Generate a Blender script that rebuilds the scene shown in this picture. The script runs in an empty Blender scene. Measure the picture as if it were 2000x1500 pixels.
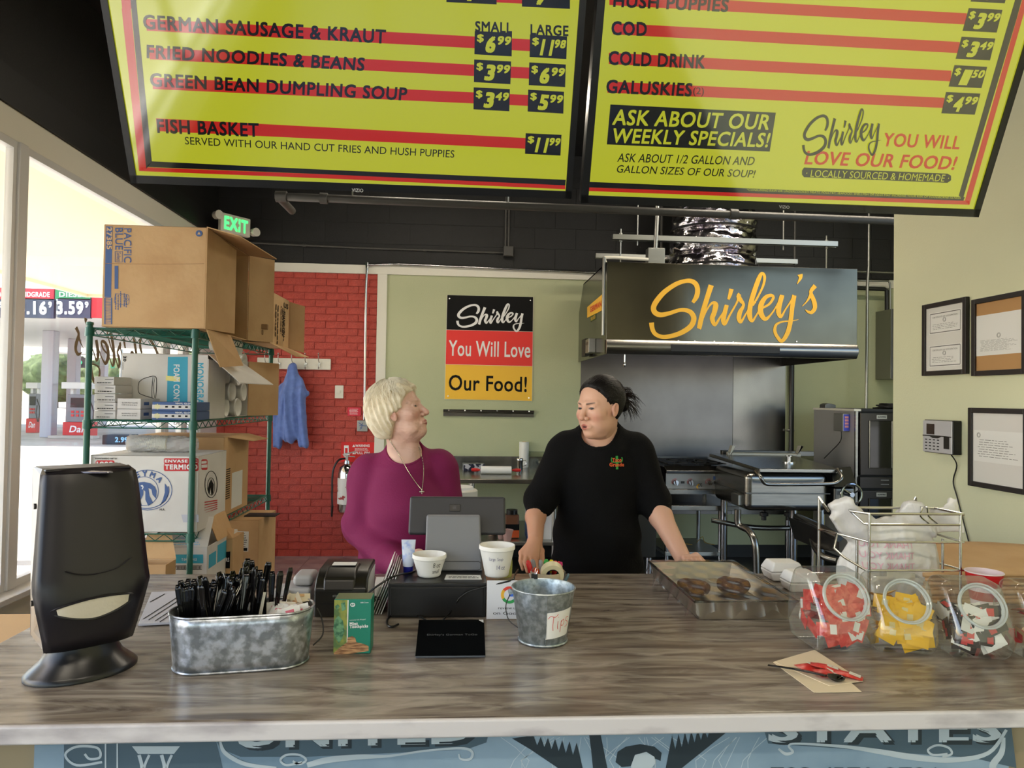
import bpy, bmesh, math, random
import numpy as np
from mathutils import Vector, Matrix, Euler
random.seed(7); rng = np.random.default_rng(7)
SC = bpy.context.scene
COL = SC.collection
# ------------------------------------------------------------------ camera
EYE = Vector((0, 0, 1.52)); F = 1387.0
YAW, PIT, ROL = 0.070, 0.0206, 0.016
_f = Vector((math.sin(YAW)*math.cos(PIT), math.cos(YAW)*math.cos(PIT), math.sin(PIT)))
_r0 = Vector((math.cos(YAW), -math.sin(YAW), 0)); _u0 = _r0.cross(_f)
_r = _r0*math.cos(ROL)+_u0*math.sin(ROL); _u = -_r0*math.sin(ROL)+_u0*math.cos(ROL)
cd = bpy.data.cameras.new('camera'); cam = bpy.data.objects.new('camera', cd); COL.objects.link(cam)
cd.sensor_width = 36; cd.lens = F/2000*36; cd.clip_start = .05; cd.clip_end = 500
M = Matrix((_r, _u, -_f)).transposed().to_4x4(); M.translation = EYE; cam.matrix_world = M
SC.camera = cam
# ------------------------------------------------------------------ world, sun, exposure
SC.view_settings.view_transform = 'Standard'; SC.view_settings.look = 'None'
SC.view_settings.gamma = 1; SC.view_settings.use_curve_mapping = False
SC.view_settings.exposure = 1.10
W = bpy.data.worlds.new('sky'); SC.world = W; W.use_nodes = True
nt = W.node_tree; bg = nt.nodes['Background']
sk = nt.nodes.new('ShaderNodeTexSky'); sk.sky_type = 'NISHITA'; sk.sun_disc = False
SUN = Vector((1, .12, -.80)).normalized()
sk.sun_elevation = math.asin(-SUN.z); sk.sun_rotation = math.atan2(-SUN.x, -SUN.y)
sk.air_density = 1.0; sk.dust_density = 1.2
nt.links.new(sk.outputs[0], bg.inputs[0]); bg.inputs[1].default_value = 0.30
sl = bpy.data.lights.new('sun', 'SUN'); sl.energy = 7.0; sl.angle = .01; sl.color = (1, .95, .87)
so = bpy.data.objects.new('sun', sl); COL.objects.link(so)
so.rotation_euler = SUN.to_track_quat('-Z', 'Y').to_euler(); so.location = (-8, 2, 9)
def portal(name, loc, rot, sx, sy):
    l = bpy.data.lights.new(name, 'AREA'); l.shape = 'RECTANGLE'; l.size = sx; l.size_y = sy; l.cycles.is_portal = True
    o = bpy.data.objects.new(name, l); COL.objects.link(o); o.location = loc; o.rotation_euler = rot
portal('window_portal_side', (-2.36, .4, 1.65), (0, -math.pi/2, 0), 2.4, 12.6)
portal('window_portal_front', (0, -5.92, 1.5), (math.pi/2, 0, 0), 4.4, 2.6)
# ------------------------------------------------------------------ measuring helpers (photo pixel + known plane -> world)
def ray(px, py): return _f*F+_r*(px-1000)-_u*(py-750)
def P(px, py, Y): d = ray(px, py); return EYE+d*((Y-EYE.y)/d.y)
def PX(px, py, X): d = ray(px, py); return EYE+d*((X-EYE.x)/d.x)
def PZ(px, py, Z): d = ray(px, py); return EYE+d*((Z-EYE.z)/d.z)
class Plane:
    def __init__(s, p, n): s.p = Vector(p); s.n = Vector(n).normalized()
    def at(s, px, py, lift=0.0):
        d = ray(px, py); q = EYE+d*((s.p-EYE).dot(s.n)/d.dot(s.n)); return q+s.n*lift
# ------------------------------------------------------------------ materials
def lin(c):
    if isinstance(c, str): c = [int(c[i:i+2], 16) for i in (0, 2, 4)]
    return tuple(((v/255/12.92) if v/255 <= .04045 else ((v/255+.055)/1.055)**2.4) for v in c)+(1,)
_M = {}
def mat(name, c, rough=.5, metal=0, c2=None, scale=8, bump=0, bscale=60, spec=.5, emit=0, alpha=1, coat=0, stretch=None, detail=4, ramp=(.4, .6), sheen=0, vcol=False, trans=0):
    if name in _M: return _M[name]
    m = bpy.data.materials.new(name); m.use_nodes = True; t = m.node_tree; b = t.nodes['Principled BSDF']
    b.inputs['Base Color'].default_value = lin(c); b.inputs['Roughness'].default_value = rough; b.inputs['Metallic'].default_value = metal
    b.inputs['Specular IOR Level'].default_value = spec
    if coat: b.inputs['Coat Weight'].default_value = min(coat, 1); b.inputs['Coat Roughness'].default_value = .06; b.inputs['Coat IOR'].default_value = 1.5 if coat <= 1 else coat
    if sheen: b.inputs['Sheen Weight'].default_value = sheen
    if trans: b.inputs['Transmission Weight'].default_value = trans
    if alpha < 1: b.inputs['Alpha'].default_value = alpha
    if emit:
        b.inputs['Emission Color'].default_value = lin(c); b.inputs['Emission Strength'].default_value = emit
        b.inputs['Base Color'].default_value = (0, 0, 0, 1)
    tc = t.nodes.new('ShaderNodeTexCoord'); src = tc.outputs['Object']
    if stretch:
        mp = t.nodes.new('ShaderNodeMapping'); mp.inputs['Scale'].default_value = stretch; t.links.new(src, mp.inputs[0]); src = mp.outputs[0]
    if c2:
        n = t.nodes.new('ShaderNodeTexNoise'); n.inputs['Scale'].default_value = scale; n.inputs['Detail'].default_value = detail
        t.links.new(src, n.inputs[0]); r = t.nodes.new('ShaderNodeValToRGB')
        r.color_ramp.elements[0].position, r.color_ramp.elements[1].position = ramp
        r.color_ramp.elements[0].color = lin(c); r.color_ramp.elements[1].color = lin(c2)
        t.links.new(n.outputs[0], r.inputs[0]); t.links.new(r.outputs[0], b.inputs['Base Color'])
    if vcol:
        a = t.nodes.new('ShaderNodeVertexColor'); a.layer_name = 'tint'; t.links.new(a.outputs[0], b.inputs['Base Color'])
    if bump:
        n = t.nodes.new('ShaderNodeTexNoise'); n.inputs['Scale'].default_value = bscale; n.inputs['Detail'].default_value = 3; t.links.new(src, n.inputs[0])
        bp = t.nodes.new('ShaderNodeBump'); bp.inputs['Strength'].default_value = bump; bp.inputs['Distance'].default_value = .01
        t.links.new(n.outputs[0], bp.inputs['Height']); t.links.new(bp.outputs[0], b.inputs['Normal'])
    _M[name] = m; return m
def glass(name, tint=(255, 255, 255), gloss=.04, rough=.02, haze=0):
    if name in _M: return _M[name]
    m = bpy.data.materials.new(name); m.use_nodes = True; t = m.node_tree; t.nodes.remove(t.nodes['Principled BSDF'])
    tr = t.nodes.new('ShaderNodeBsdfTransparent'); tr.inputs[0].default_value = lin(tint)
    gl = t.nodes.new('ShaderNodeBsdfGlossy'); gl.inputs['Roughness'].default_value = rough
    lw = t.nodes.new('ShaderNodeLayerWeight'); lw.inputs[0].default_value = .5
    pw = t.nodes.new('ShaderNodeMath'); pw.operation = 'POWER'; pw.inputs[1].default_value = 4; t.links.new(lw.outputs['Facing'], pw.inputs[0])
    fr = t.nodes.new('ShaderNodeMath'); fr.operation = 'MULTIPLY_ADD'; fr.inputs[1].default_value = .7; fr.inputs[2].default_value = gloss; t.links.new(pw.outputs[0], fr.inputs[0])
    mx = t.nodes.new('ShaderNodeMixShader'); t.links.new(fr.outputs[0], mx.inputs[0])
    t.links.new(tr.outputs[0], mx.inputs[1]); t.links.new(gl.outputs[0], mx.inputs[2]); o = mx.outputs[0]
    if haze > 0:
        df = t.nodes.new('ShaderNodeBsdfDiffuse'); df.inputs[0].default_value = (.85, .85, .85, 1)
        m2 = t.nodes.new('ShaderNodeMixShader'); m2.inputs[0].default_value = haze
        t.links.new(o, m2.inputs[1]); t.links.new(df.outputs[0], m2.inputs[2]); o = m2.outputs[0]
    t.links.new(o, t.nodes['Material Output'].inputs[0]); _M[name] = m; return m
# ------------------------------------------------------------------ object helpers
def origin(o):
    v = Vector((0, 0, 0))
    while o: v += o.location; o = o.parent
    return v
def tag(o, label=None, cat=None, group=None, kind=None):
    if label: o['label'] = label
    if cat: o['category'] = cat
    if group: o['group'] = group
    if kind: o['kind'] = kind
    return o
def thing(name, label, cat, loc=(0, 0, 0), group=None):
    o = bpy.data.objects.new(name, None); o.empty_display_size = .05; COL.objects.link(o); o.location = loc
    return tag(o, label, cat, group)
def frame(d):
    d = Vector(d).normalized(); a = Vector((0, 0, 1)) if abs(d.z) < .9 else Vector((1, 0, 0))
    u = d.cross(a).normalized(); return u, d.cross(u).normalized(), d
class MB:
    def __init__(s): s.v = []; s.f = []
    def add(s, vs, fs):
        b = len(s.v); s.last = len(vs); s.v += [Vector(v) for v in vs]; s.f += [tuple(b+i for i in f) for f in fs]; return s
    def box(s, a, b):
        x0, y0, z0 = [min(p, q) for p, q in zip(a, b)]; x1, y1, z1 = [max(p, q) for p, q in zip(a, b)]
        return s.add([(x0,y0,z0),(x1,y0,z0),(x1,y1,z0),(x0,y1,z0),(x0,y0,z1),(x1,y0,z1),(x1,y1,z1),(x0,y1,z1)],
                     [(3,2,1,0),(4,5,6,7),(0,1,5,4),(1,2,6,5),(2,3,7,6),(3,0,4,7)])
    def obox(s, c, ax, h):
        c = Vector(c); A = [Vector(a).normalized()*k for a, k in zip(ax, h)]
        vs = [c+A[0]*i+A[1]*j+A[2]*k for k in (-1, 1) for i, j in ((-1,-1),(1,-1),(1,1),(-1,1))]
        return s.add(vs, [(3,2,1,0),(4,5,6,7),(0,1,5,4),(1,2,6,5),(2,3,7,6),(3,0,4,7)])
    def hexa(s, q, off):   # quad q (4 pts) extruded by vector off
        q = [Vector(p) for p in q]; off = Vector(off)
        return s.add(q+[p+off for p in q], [(3,2,1,0),(4,5,6,7),(0,1,5,4),(1,2,6,5),(2,3,7,6),(3,0,4,7)])
    def poly(s, pts, off=None):
        n = len(pts); pts = [Vector(p) for p in pts]
        if off is None: return s.add(pts, [tuple(range(n))])
        off = Vector(off)
        return s.add(pts+[p+off for p in pts], [tuple(range(n))[::-1], tuple(range(n, 2*n))]+[(i, (i+1) % n, n+(i+1) % n, n+i) for i in range(n)])
    def cyl(s, a, b, r0, r1=None, n=12, caps=True):
        r1 = r0 if r1 is None else r1; a = Vector(a); b = Vector(b); u, w, d = frame(b-a)
        vs = [p+(u*math.cos(2*math.pi*i/n)+w*math.sin(2*math.pi*i/n))*r for p, r in ((a, r0), (b, r1)) for i in range(n)]
        fs = [(i, (i+1) % n, n+(i+1) % n, n+i) for i in range(n)]
        if caps: fs += [tuple(range(n))[::-1], tuple(range(n, 2*n))]
        return s.add(vs, fs)
    def tube(s, path, r, n=8, closed=False):
        path = [Vector(p) for p in path]; m = len(path); vs = []; up = None
        for i, p in enumerate(path):
            if closed: d = path[(i+1) % m]-path[i-1]
            else: d = path[min(i+1, m-1)]-path[max(i-1, 0)]
            if d.length < 1e-9: d = Vector((0, 0, 1))
            d.normalize()
            if up is None: u, w, _ = frame(d)
            else:
                u = (up-d*up.dot(d))
                u = u.normalized() if u.length > 1e-6 else frame(d)[0]
                w = d.cross(u)
            up = u; rr = r[i] if isinstance(r, (list, tuple)) else r
            vs += [p+(u*math.cos(2*math.pi*k/n)+w*math.sin(2*math.pi*k/n))*rr for k in range(n)]
        fs = [(i*n+k, i*n+(k+1) % n, ((i+1) % m)*n+(k+1) % n, ((i+1) % m)*n+k) for i in range(m if closed else m-1) for k in range(n)]
        if not closed: fs += [tuple(range(n))[::-1], tuple(range((m-1)*n, m*n))]
        return s.add(vs, fs)
    def lathe(s, c, prof, n=32, ax=(0, 0, 1), sx=1, sy=1):   # prof [(r, h)]
        c = Vector(c); d = Vector(ax).normalized()
        if abs(d.z) > .99: u, w = Vector((1, 0, 0)), Vector((0, 1, 0))
        else: u, w, _ = frame(d)
        vs = [c+d*h+(u*math.cos(2*math.pi*i/n)*sx+w*math.sin(2*math.pi*i/n)*sy)*r for r, h in prof for i in range(n)]
        m = len(prof); fs = [(j*n+i, j*n+(i+1) % n, (j+1)*n+(i+1) % n, (j+1)*n+i) for j in range(m-1) for i in range(n)]
        return s.add(vs, fs)
    def grid(s, fn, nu, nv):
        vs = [fn(i/nu, j/nv) for j in range(nv+1) for i in range(nu+1)]
        return s.add(vs, [(j*(nu+1)+i, j*(nu+1)+i+1, (j+1)*(nu+1)+i+1, (j+1)*(nu+1)+i) for j in range(nv) for i in range(nu)])
    def ell(s, c, r, nu=16, nv=10):
        c = Vector(c); r = (r, r, r) if not hasattr(r, '__len__') else r
        return s.grid(lambda u, v: c+Vector((r[0]*math.cos(2*math.pi*u)*math.sin(math.pi*v), r[1]*math.sin(2*math.pi*u)*math.sin(math.pi*v), -r[2]*math.cos(math.pi*v))), nu, nv)
    def build(s, name, m, parent=None, smooth=False, bevel=0, seg=2, label=None, solid=0, flat_origin=None, weld=False, local=False):
        me = bpy.data.meshes.new(name)
        if local: o0 = Vector((0, 0, 0))
        elif parent is not None: o0 = origin(parent)
        elif flat_origin is not None: o0 = Vector(flat_origin)
        else:
            A = np.array([tuple(v) for v in s.v]); lo = A.min(0); hi = A.max(0); o0 = Vector(((lo[0]+hi[0])/2, (lo[1]+hi[1])/2, lo[2]))
        me.from_pydata([tuple(v-o0) for v in s.v], [], s.f); me.update()
        bm = bmesh.new(); bm.from_mesh(me)
        if weld: bmesh.ops.remove_doubles(bm, verts=bm.verts, dist=1e-5)
        bmesh.ops.recalc_face_normals(bm, faces=bm.faces); bm.to_mesh(me); bm.free()
        if smooth:
            me.polygons.foreach_set('use_smooth', [True]*len(me.polygons))
            if smooth is not True: me.set_sharp_from_angle(angle=math.radians(smooth))
            else: me.set_sharp_from_angle(angle=math.radians(42))
        me.materials.append(m)
        o = bpy.data.objects.new(name, me); COL.objects.link(o)
        if parent is not None: o.parent = parent
        else: o.location = o0
        if solid:
            md = o.modifiers.new('thick', 'SOLIDIFY'); md.thickness = solid; md.offset = 0
        if bevel:
            md = o.modifiers.new('bevel', 'BEVEL'); md.width = bevel; md.segments = seg; md.limit_method = 'ANGLE'; md.angle_limit = .6
            if not smooth: me.polygons.foreach_set('use_smooth', [True]*len(me.polygons)); me.set_sharp_from_angle(angle=math.radians(35)); md.harden_normals = True
        if label: o['label'] = label
        return o
def bx(name, m, a, b, parent=None, **k): return MB().box(a, b).build(name, m, parent, **k)
def dup(o, loc=None, rot=None, parent=None, label=None, group=None, scale=None):
    c = o.copy(); COL.objects.link(c); c.parent = parent
    if loc is not None: c.location = loc
    if rot is not None: c.rotation_euler = rot
    if scale is not None: c.scale = (scale,)*3
    if label: c['label'] = label
    if group: c['group'] = group
    for ch in list(o.children): dup(ch, parent=c)
    return c
def struct(o): o['kind'] = 'structure'; return o
# ------------------------------------------------------------------ flat print
_T = {}; _L = {}
def textmesh(s, bold=0):
    k = (s, bold)
    if k not in _T:
        cu = bpy.data.curves.new('t', 'FONT'); cu.body = s; cu.size = 1; cu.offset = min(bold, 0); cu.resolution_u = 3; cu.space_character = 1+bold*3
        o = bpy.data.objects.new('t', cu); me = o.to_mesh()
        V = np.array([v.co[:2] for v in me.vertices]); Fc = [tuple(p.vertices) for p in me.polygons]
        o.to_mesh_clear(); bpy.data.objects.remove(o); bpy.data.curves.remove(cu)
        lo = V.min(0); hi = V.max(0); b = max(0, bold)*.9
        if b > 0:
            n0 = len(V); sh = ((-b, -b), (b, -b), (-b, b), (b, b)); Fc = [tuple(i+n0*j for i in f) for j in range(4) for f in Fc]
            V = np.concatenate([V+np.array(s_) for s_ in sh]); lo = V.min(0); hi = V.max(0)
        V = (V-lo)/(hi-lo); _T[k] = (V, Fc); _L[k] = n0 if b > 0 else len(V)
    return _T[k]
def print_text(mb, s, O, U, V, bold=.0, skew=0, lift=None):
    """text fitted to the box O, O+U (width), O+V (height)"""
    O, U, V = Vector(O), Vector(U), Vector(V); N = lift or Vector((0, 0, 0)); T, Fc = textmesh(s, bold)
    n0 = _L[(s, bold)]; Z_ = U.cross(V).normalized()*.00012
    return mb.add([O+U*x+U.normalized()*(V.length*skew*y)+V*y+N+Z_*(i//n0) for i, (x, y) in enumerate(T)], Fc)
def letter(s, m, parent, O, U, V, bold=0, skew=0, lift=None, name='lettering'):
    mb = MB()
    for q in (s if isinstance(s, list) else [(s, O, U, V)]): print_text(mb, q[0], q[1], q[2], q[3], bold, skew, lift)
    return mb.build(name, m, parent)
def lpx(mb, s, pl, bl, br, tl, bold=0, skew=0, lift=.0006):
    """lettering on plane pl, measured by its bottom-left, bottom-right and top-left in the photo"""
    a, b, c = pl.at(*bl, lift), pl.at(*br, lift), pl.at(*tl, lift)
    return print_text(mb, s, a, b-a, c-a, bold, skew)
def ppx(mb, pl, pts, lift=.0004): return mb.poly([pl.at(x, y, lift) for x, y in pts])
def smoothpath(pts, k=6):
    out = []; n = len(pts); pts = [Vector(p) for p in pts]
    for i in range(n-1):
        p0, p1, p2, p3 = pts[max(i-1, 0)], pts[i], pts[i+1], pts[min(i+2, n-1)]
        for j in range(k):
            t = j/k; out.append(.5*((2*p1)+(p2-p0)*t+(2*p0-5*p1+4*p2-p3)*t*t+(3*p1-p0-3*p2+p3)*t**3))
    out.append(pts[-1]); return out
def ribbon(mb, pts, w, mapf, k=6):
    """flat stroke of half width w along 2-D points; a point may carry its own width as a third value"""
    P3 = smoothpath([(p[0], p[1], p[2] if len(p) > 2 else w) for p in pts], k); n = len(P3); vs = []
    for i, p in enumerate(P3):
        d = Vector(P3[min(i+1, n-1)][:2])-Vector(P3[max(i-1, 0)][:2]); d = d.normalized() if d.length > 1e-9 else Vector((1, 0))
        nx, ny = -d.y, d.x; vs += [mapf(p[0]+nx*p[2], p[1]+ny*p[2]), mapf(p[0]-nx*p[2], p[1]-ny*p[2])]
    return mb.add(vs, [(2*i, 2*i+1, 2*i+3, 2*i+2) for i in range(n-1)])
# strokes of the script wordmark, in a 2000 x 1000 drawing with y downwards
SH = [
 [(515,405,16),(552,345,24),(562,280,24),(545,225,24),(500,195,22),(440,195,20),(350,225,22),(240,300,24),(165,385,26),(132,450,26),(145,500,26),(200,525,24),(290,508,20),(380,480,18),(450,480,20),(500,505,24),(525,560,26),(500,630,26),(420,690,24),(320,728,22),(220,740,20),(150,712,20),(120,660,22),(112,600,24)],
 [(695,235,26),(655,360,24),(610,510,24),(578,655,22),(600,600,8),(650,480,8),(700,412,12),(738,425,26),(725,500,24),(705,560,24),(730,622,16),(775,560,10),(825,480,10),(845,430,20),(825,510,22),(812,580,22),(830,615,14),(880,520,10),(950,395,10),(960,340,18),(975,320,18)],
 [(892,272,22),(878,330,18),(862,375,12)],
 [(955,335,20),(985,385,20),(1010,430,14),(975,500,22),(965,560,22),(985,595,14),(1030,520,8),(1080,440,8),(1130,400,8)],
 [(1100,435,10),(1160,330,10),(1205,230,12),(1215,150,14),(1190,120,14),(1160,170,22),(1110,310,24),(1075,440,24),(1070,540,24),(1095,585,14),(1140,520,8),(1170,470,10)],
 [(1190,460,10),(1260,420,12),(1300,360,14),(1280,335,16),(1225,355,20),(1180,430,26),(1180,510,26),(1220,565,20),(1270,530,10),(1320,460,8),(1360,390,12),(1385,335,22),(1360,430,24),(1352,500,24),(1375,545,14),(1420,470,8),(1480,380,10),(1505,335,20)],
 [(1505,335,22),(1485,450,22),(1470,580,22),(1440,700,22),(1385,780,18),(1340,740,16),(1315,680,16),(1330,620,12),(1390,592,8),(1470,585,6),(1545,572,2)]]
SHS = [[(1562,130,26),(1565,165,16),(1532,225,3)], [(1710,240,22),(1670,290,18),(1665,330,16),(1630,390,8),(1582,442,3)], [(1668,320,18),(1700,400,22),(1705,460,20),(1675,500,18),(1640,495,12),(1612,475,3)]]
def script(mb, mapf, apostrophe=False, w=1.0, up=(0, -.00025, 0)):
    for k, s in enumerate(SH+(SHS if apostrophe else [])):
        ribbon(mb, [(p[0], p[1], p[2]*w) for p in s], 20, mapf, 5); n = mb.last; b = len(mb.v)-n
        for i in range(n): mb.v[b+i] = mb.v[b+i]+Vector(up)*(k+2.2*i/n)
    return mb
def lines(mb, O, U, V, rows, rnd, lift=Vector((0, 0, 0)), h=.35):
    """rows of word-like dashes: the unreadable small print of labels"""
    O, U, V = Vector(O), Vector(U), Vector(V)
    for i in range(rows):
        x = rnd.uniform(0, .05); y = 1-(i+.5)/rows; e = rnd.uniform(.7, 1)
        while x < e:
            w = min(rnd.uniform(.05, .16), e-x)
            a = O+U*x+V*(y-h/rows/2)+lift
            mb.add([a, a+U*w, a+U*w+V*(h/rows), a+V*(h/rows)], [(0, 1, 2, 3)]); x += w+.025
    return mb
# ------------------------------------------------------------------ signed-distance modelling (numpy) for bodies and soft things
def smin(a, b, k): h = np.clip(.5+.5*(b-a)/k, 0, 1); return b+(a-b)*h-k*h*(1-h)
def smax(a, b, k): return -smin(-a, -b, k)
def d_ell(p, c, r, R=None):
    q = [p[i]-c[i] for i in range(3)]
    if R is not None: q = [sum(R[j][i]*q[j] for j in range(3)) for i in range(3)]
    k0 = np.sqrt(sum((q[i]/r[i])**2 for i in range(3))); k1 = np.sqrt(sum((q[i]/r[i]**2)**2 for i in range(3)))+1e-9
    return k0*(k0-1)/k1
def d_cap(p, a, b, ra, rb):
    a = np.array(a, float); b = np.array(b, float); ab = b-a; L = ab@ab+1e-12
    t = np.clip(sum((p[i]-a[i])*ab[i] for i in range(3))/L, 0, 1)
    return np.sqrt(sum((p[i]-a[i]-ab[i]*t)**2 for i in range(3)))-(ra+(rb-ra)*t)
def d_half(p, c, n): n = Vector(n).normalized(); return sum((p[i]-c[i])*n[i] for i in range(3))
def surfnet(fn, lo, hi, h):
    ax = [np.arange(lo[i], hi[i]+h, h, dtype=np.float32) for i in range(3)]
    g = np.meshgrid(*ax, indexing='ij'); D = fn(g).astype(np.float32); n = D.shape; S = D < 0
    acc = np.zeros(tuple(k-1 for k in n)+(3,), np.float32); cnt = np.zeros(tuple(k-1 for k in n), np.float32)
    cs = [(i, j, k) for i in (0, 1) for j in (0, 1) for k in (0, 1)]
    sl_ = lambda c: tuple(slice(c[i], n[i]-1+c[i]) for i in range(3))
    for c in cs:
        for d in range(3):
            if c[d] == 0:
                e = list(c); e[d] = 1; A = D[sl_(c)]; B = D[sl_(e)]; m = (A < 0) != (B < 0)
                t = np.where(m, A/np.where(A-B == 0, 1, A-B), 0)
                for q in range(3): acc[..., q] += np.where(m, c[q]+(t if q == d else 0), 0)
                cnt += m
    occ = cnt > 0; idx = -np.ones(occ.shape, np.int64); idx[occ] = np.arange(occ.sum())
    I = np.argwhere(occ); V = (I+acc[occ]/cnt[occ][:, None])*h+np.array(lo); Fs = []
    for d in range(3):
        a, b = [(1, 2), (2, 0), (0, 1)][d]
        s0 = [slice(1, n[i]-1) for i in range(3)]; s0[d] = slice(0, n[d]-1); s1 = list(s0); s1[d] = slice(1, n[d])
        A = S[tuple(s0)]; B = S[tuple(s1)]
        for m, flip in ((A & ~B, False), (~A & B, True)):
            q = np.argwhere(m)+np.array([0 if i == d else 1 for i in range(3)])
            if not len(q): continue
            ea = np.zeros(3, int); ea[a] = 1; eb = np.zeros(3, int); eb[b] = 1
            f = np.stack([idx[tuple(x.T)] for x in (q-ea-eb, q-eb, q, q-ea)], 1)
            Fs.append(f[:, ::-1] if flip else f)
    return V, np.concatenate(Fs)
def np_obj(name, V, Fs, m, parent=None, colors=None, o0=None, mod=None):
    me = bpy.data.meshes.new(name)
    if parent is not None: o0 = origin(parent)
    elif o0 is None: lo = V.min(0); hi = V.max(0); o0 = Vector(((lo[0]+hi[0])/2, (lo[1]+hi[1])/2, lo[2]))
    V = V-np.array(o0); me.vertices.add(len(V)); me.vertices.foreach_set('co', V.astype(np.float32).ravel())
    nf = len(Fs); me.loops.add(nf*4); me.loops.foreach_set('vertex_index', Fs.astype(np.int32).ravel())
    me.polygons.add(nf); me.polygons.foreach_set('loop_start', np.arange(0, nf*4, 4, dtype=np.int32))
    me.polygons.foreach_set('loop_total', np.full(nf, 4, np.int32)); me.polygons.foreach_set('use_smooth', np.ones(nf, bool))
    me.update(calc_edges=True); me.validate(); me.materials.append(m)
    if colors is not None:
        a = me.color_attributes.new('tint', 'FLOAT_COLOR', 'POINT'); a.data.foreach_set('color', colors.astype(np.float32).ravel())
    o = bpy.data.objects.new(name, me); COL.objects.link(o)
    if parent is not None: o.parent = parent
    else: o.location = o0
    return o
def d_poly(x, z, pts):
    d = np.full_like(x, 1e9); ins = np.zeros(x.shape, bool); n = len(pts)
    for i in range(n):
        (ax, az), (bx_, bz) = pts[i], pts[(i+1) % n]; ex, ez = bx_-ax, bz-az; t = np.clip(((x-ax)*ex+(z-az)*ez)/(ex*ex+ez*ez), 0, 1)
        d = np.minimum(d, np.hypot(x-ax-ex*t, z-az-ez*t)); ins ^= ((az > z) != (bz > z)) & (x < ex*(z-az)/(ez if ez else 1e-9)+ax)
    return np.where(ins, -d, d)
def noise3(p, s, seed=0):
    r = np.random.default_rng(seed); out = 0
    for k in range(6):
        v = r.normal(size=3); v /= np.linalg.norm(v); out = out+np.sin(s*(1+.35*k)*(p[0]*v[0]+p[1]*v[1]+p[2]*v[2])+r.uniform(0, 6.28)+1.3*np.sin(s*.6*(p[0]*v[1]-p[1]*v[2]+p[2]*v[0])))/6
    return out
# ================================================================== THE SETTING
YB = 6.85; XL = -2.32; XR = 2.25; ZC = 3.9
m_green = mat('sage green wall paint', (186, 190, 152), .6, bump=.25, bscale=160, c2=(181, 186, 148), scale=1.5)
m_cream = mat('cream wall paint', (220, 221, 186), .62, bump=.12, bscale=120)
m_black = mat('black wall paint', (26, 25, 24), .6, bump=.15, bscale=90)
m_white = mat('white trim paint', (226, 222, 208), .45)
m_red = mat('red brick paint', (188, 70, 56), .42, c2=(172, 60, 48), scale=18, bump=.5, bscale=120)
m_ss = mat('brushed stainless steel', (150, 148, 142), .26, 1, c2=(126, 124, 119), scale=5, stretch=(1, 1, 12), ramp=(.2, .8))
m_ssd = mat('dull stainless steel', (120, 118, 114), .38, 1, c2=(98, 96, 93), scale=3, ramp=(.3, .7))
m_chrome = mat('chrome', (205, 205, 205), .12, 1)
m_galv = mat('galvanised conduit', (165, 165, 160), .35, 1)
m_blk = mat('black plastic', (16, 16, 17), .32)
m_blkm = mat('matt black metal', (22, 22, 22), .55)
m_alu = mat('white painted aluminium', (206, 205, 204), .4)
m_paper = mat('white paper', (232, 231, 226), .7)
m_ink = mat('black ink', (12, 12, 13), .6, spec=.2)
m_card = mat('kraft cardboard', (206, 168, 122), .75, c2=(198, 158, 112), scale=6, bump=.1, bscale=50)
m_cardw = mat('white coated cardboard', (222, 219, 214), .6, c2=(212, 208, 203), scale=5)
m_blue = mat('blue print', (68, 96, 150), .6)
m_redp = mat('red print', (200, 40, 44), .55)
m_wht = mat('white print', (235, 235, 235), .55)
m_yel = mat('yellow print', (236, 182, 52), .45)
# floor
floor = struct(bx('floor', mat('grout', (60, 55, 56), .8), (XL, -6, -.15), (4.8, YB, -.004)))
m_tile = mat('vinyl floor tile', (150, 132, 134), .22, c2=(132, 116, 120), scale=4)
tl = None
for i in range(9):
    for j in range(9):
        x = XL+.01+i*.305; y = YB-.305*(j+1)
        if tl is None: tl = MB().box((-.151, -.151, 0), (.151, .151, .004)).build('tile', m_tile, floor, local=True); t = tl
        else: t = dup(tl, parent=floor)
        t.location = Vector((x+.152, y+.152, -.004))-floor.location
mb = MB(); mb.box((.43, 4.1, -.004), (4.8, YB, 0)); mb.box((XL, -6, -.004), (4.8, 4.1, 0)); mb.build('tile_field', mat('dark kitchen floor', (42, 39, 38), .35), floor)
# back wall: core, block courses above, brick below, green panel
xt0 = P(733, 800, YB).x; xt1 = P(752, 800, YB).x
zt0 = P(800, 538, YB).z; zt1 = P(800, 521, YB).z
wb = struct(bx('wall_back', m_red, (XL-.2, YB, 0), (4.8, YB+.2, ZC)))
bx('green_panel', m_green, (xt1, YB-.012, .12), (4.8, YB, zt0), wb)
bx('black_band', m_black, (XL, YB-.012, zt1), (4.8, YB, ZC), wb)
blk = None
for r in range(6):
    for c in range(19):
        x0 = XL+.4*c-(.2 if r % 2 else 0); x1 = x0+.394; z0 = zt1+.01+.2*r
        if x1 > 4.8 or z0+.19 > ZC: continue
        x0 = max(x0, XL)
        q = MB().box((x0, YB-.017, z0), (x1, YB-.012, z0+.194)).build('block', m_black, wb)
bricks = []; H = .0675; nrow = int((zt0-.02)/H)+1
for r in range(nrow):
    z0 = r*H; x = XL-(.1016 if r % 2 else 0)
    while x < xt0:
        a = max(x, XL)+.003; b = min(x+.2032, xt0)-.003
        if b-a > .02: bricks.append((a, b, z0+.003, min(z0+H-.003, zt0)))
        x += .2032
bricks.sort(key=lambda q: (q[0] < -1.95 and q[2] > 1.3, 0))
full = {}; rest = MB()
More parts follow.
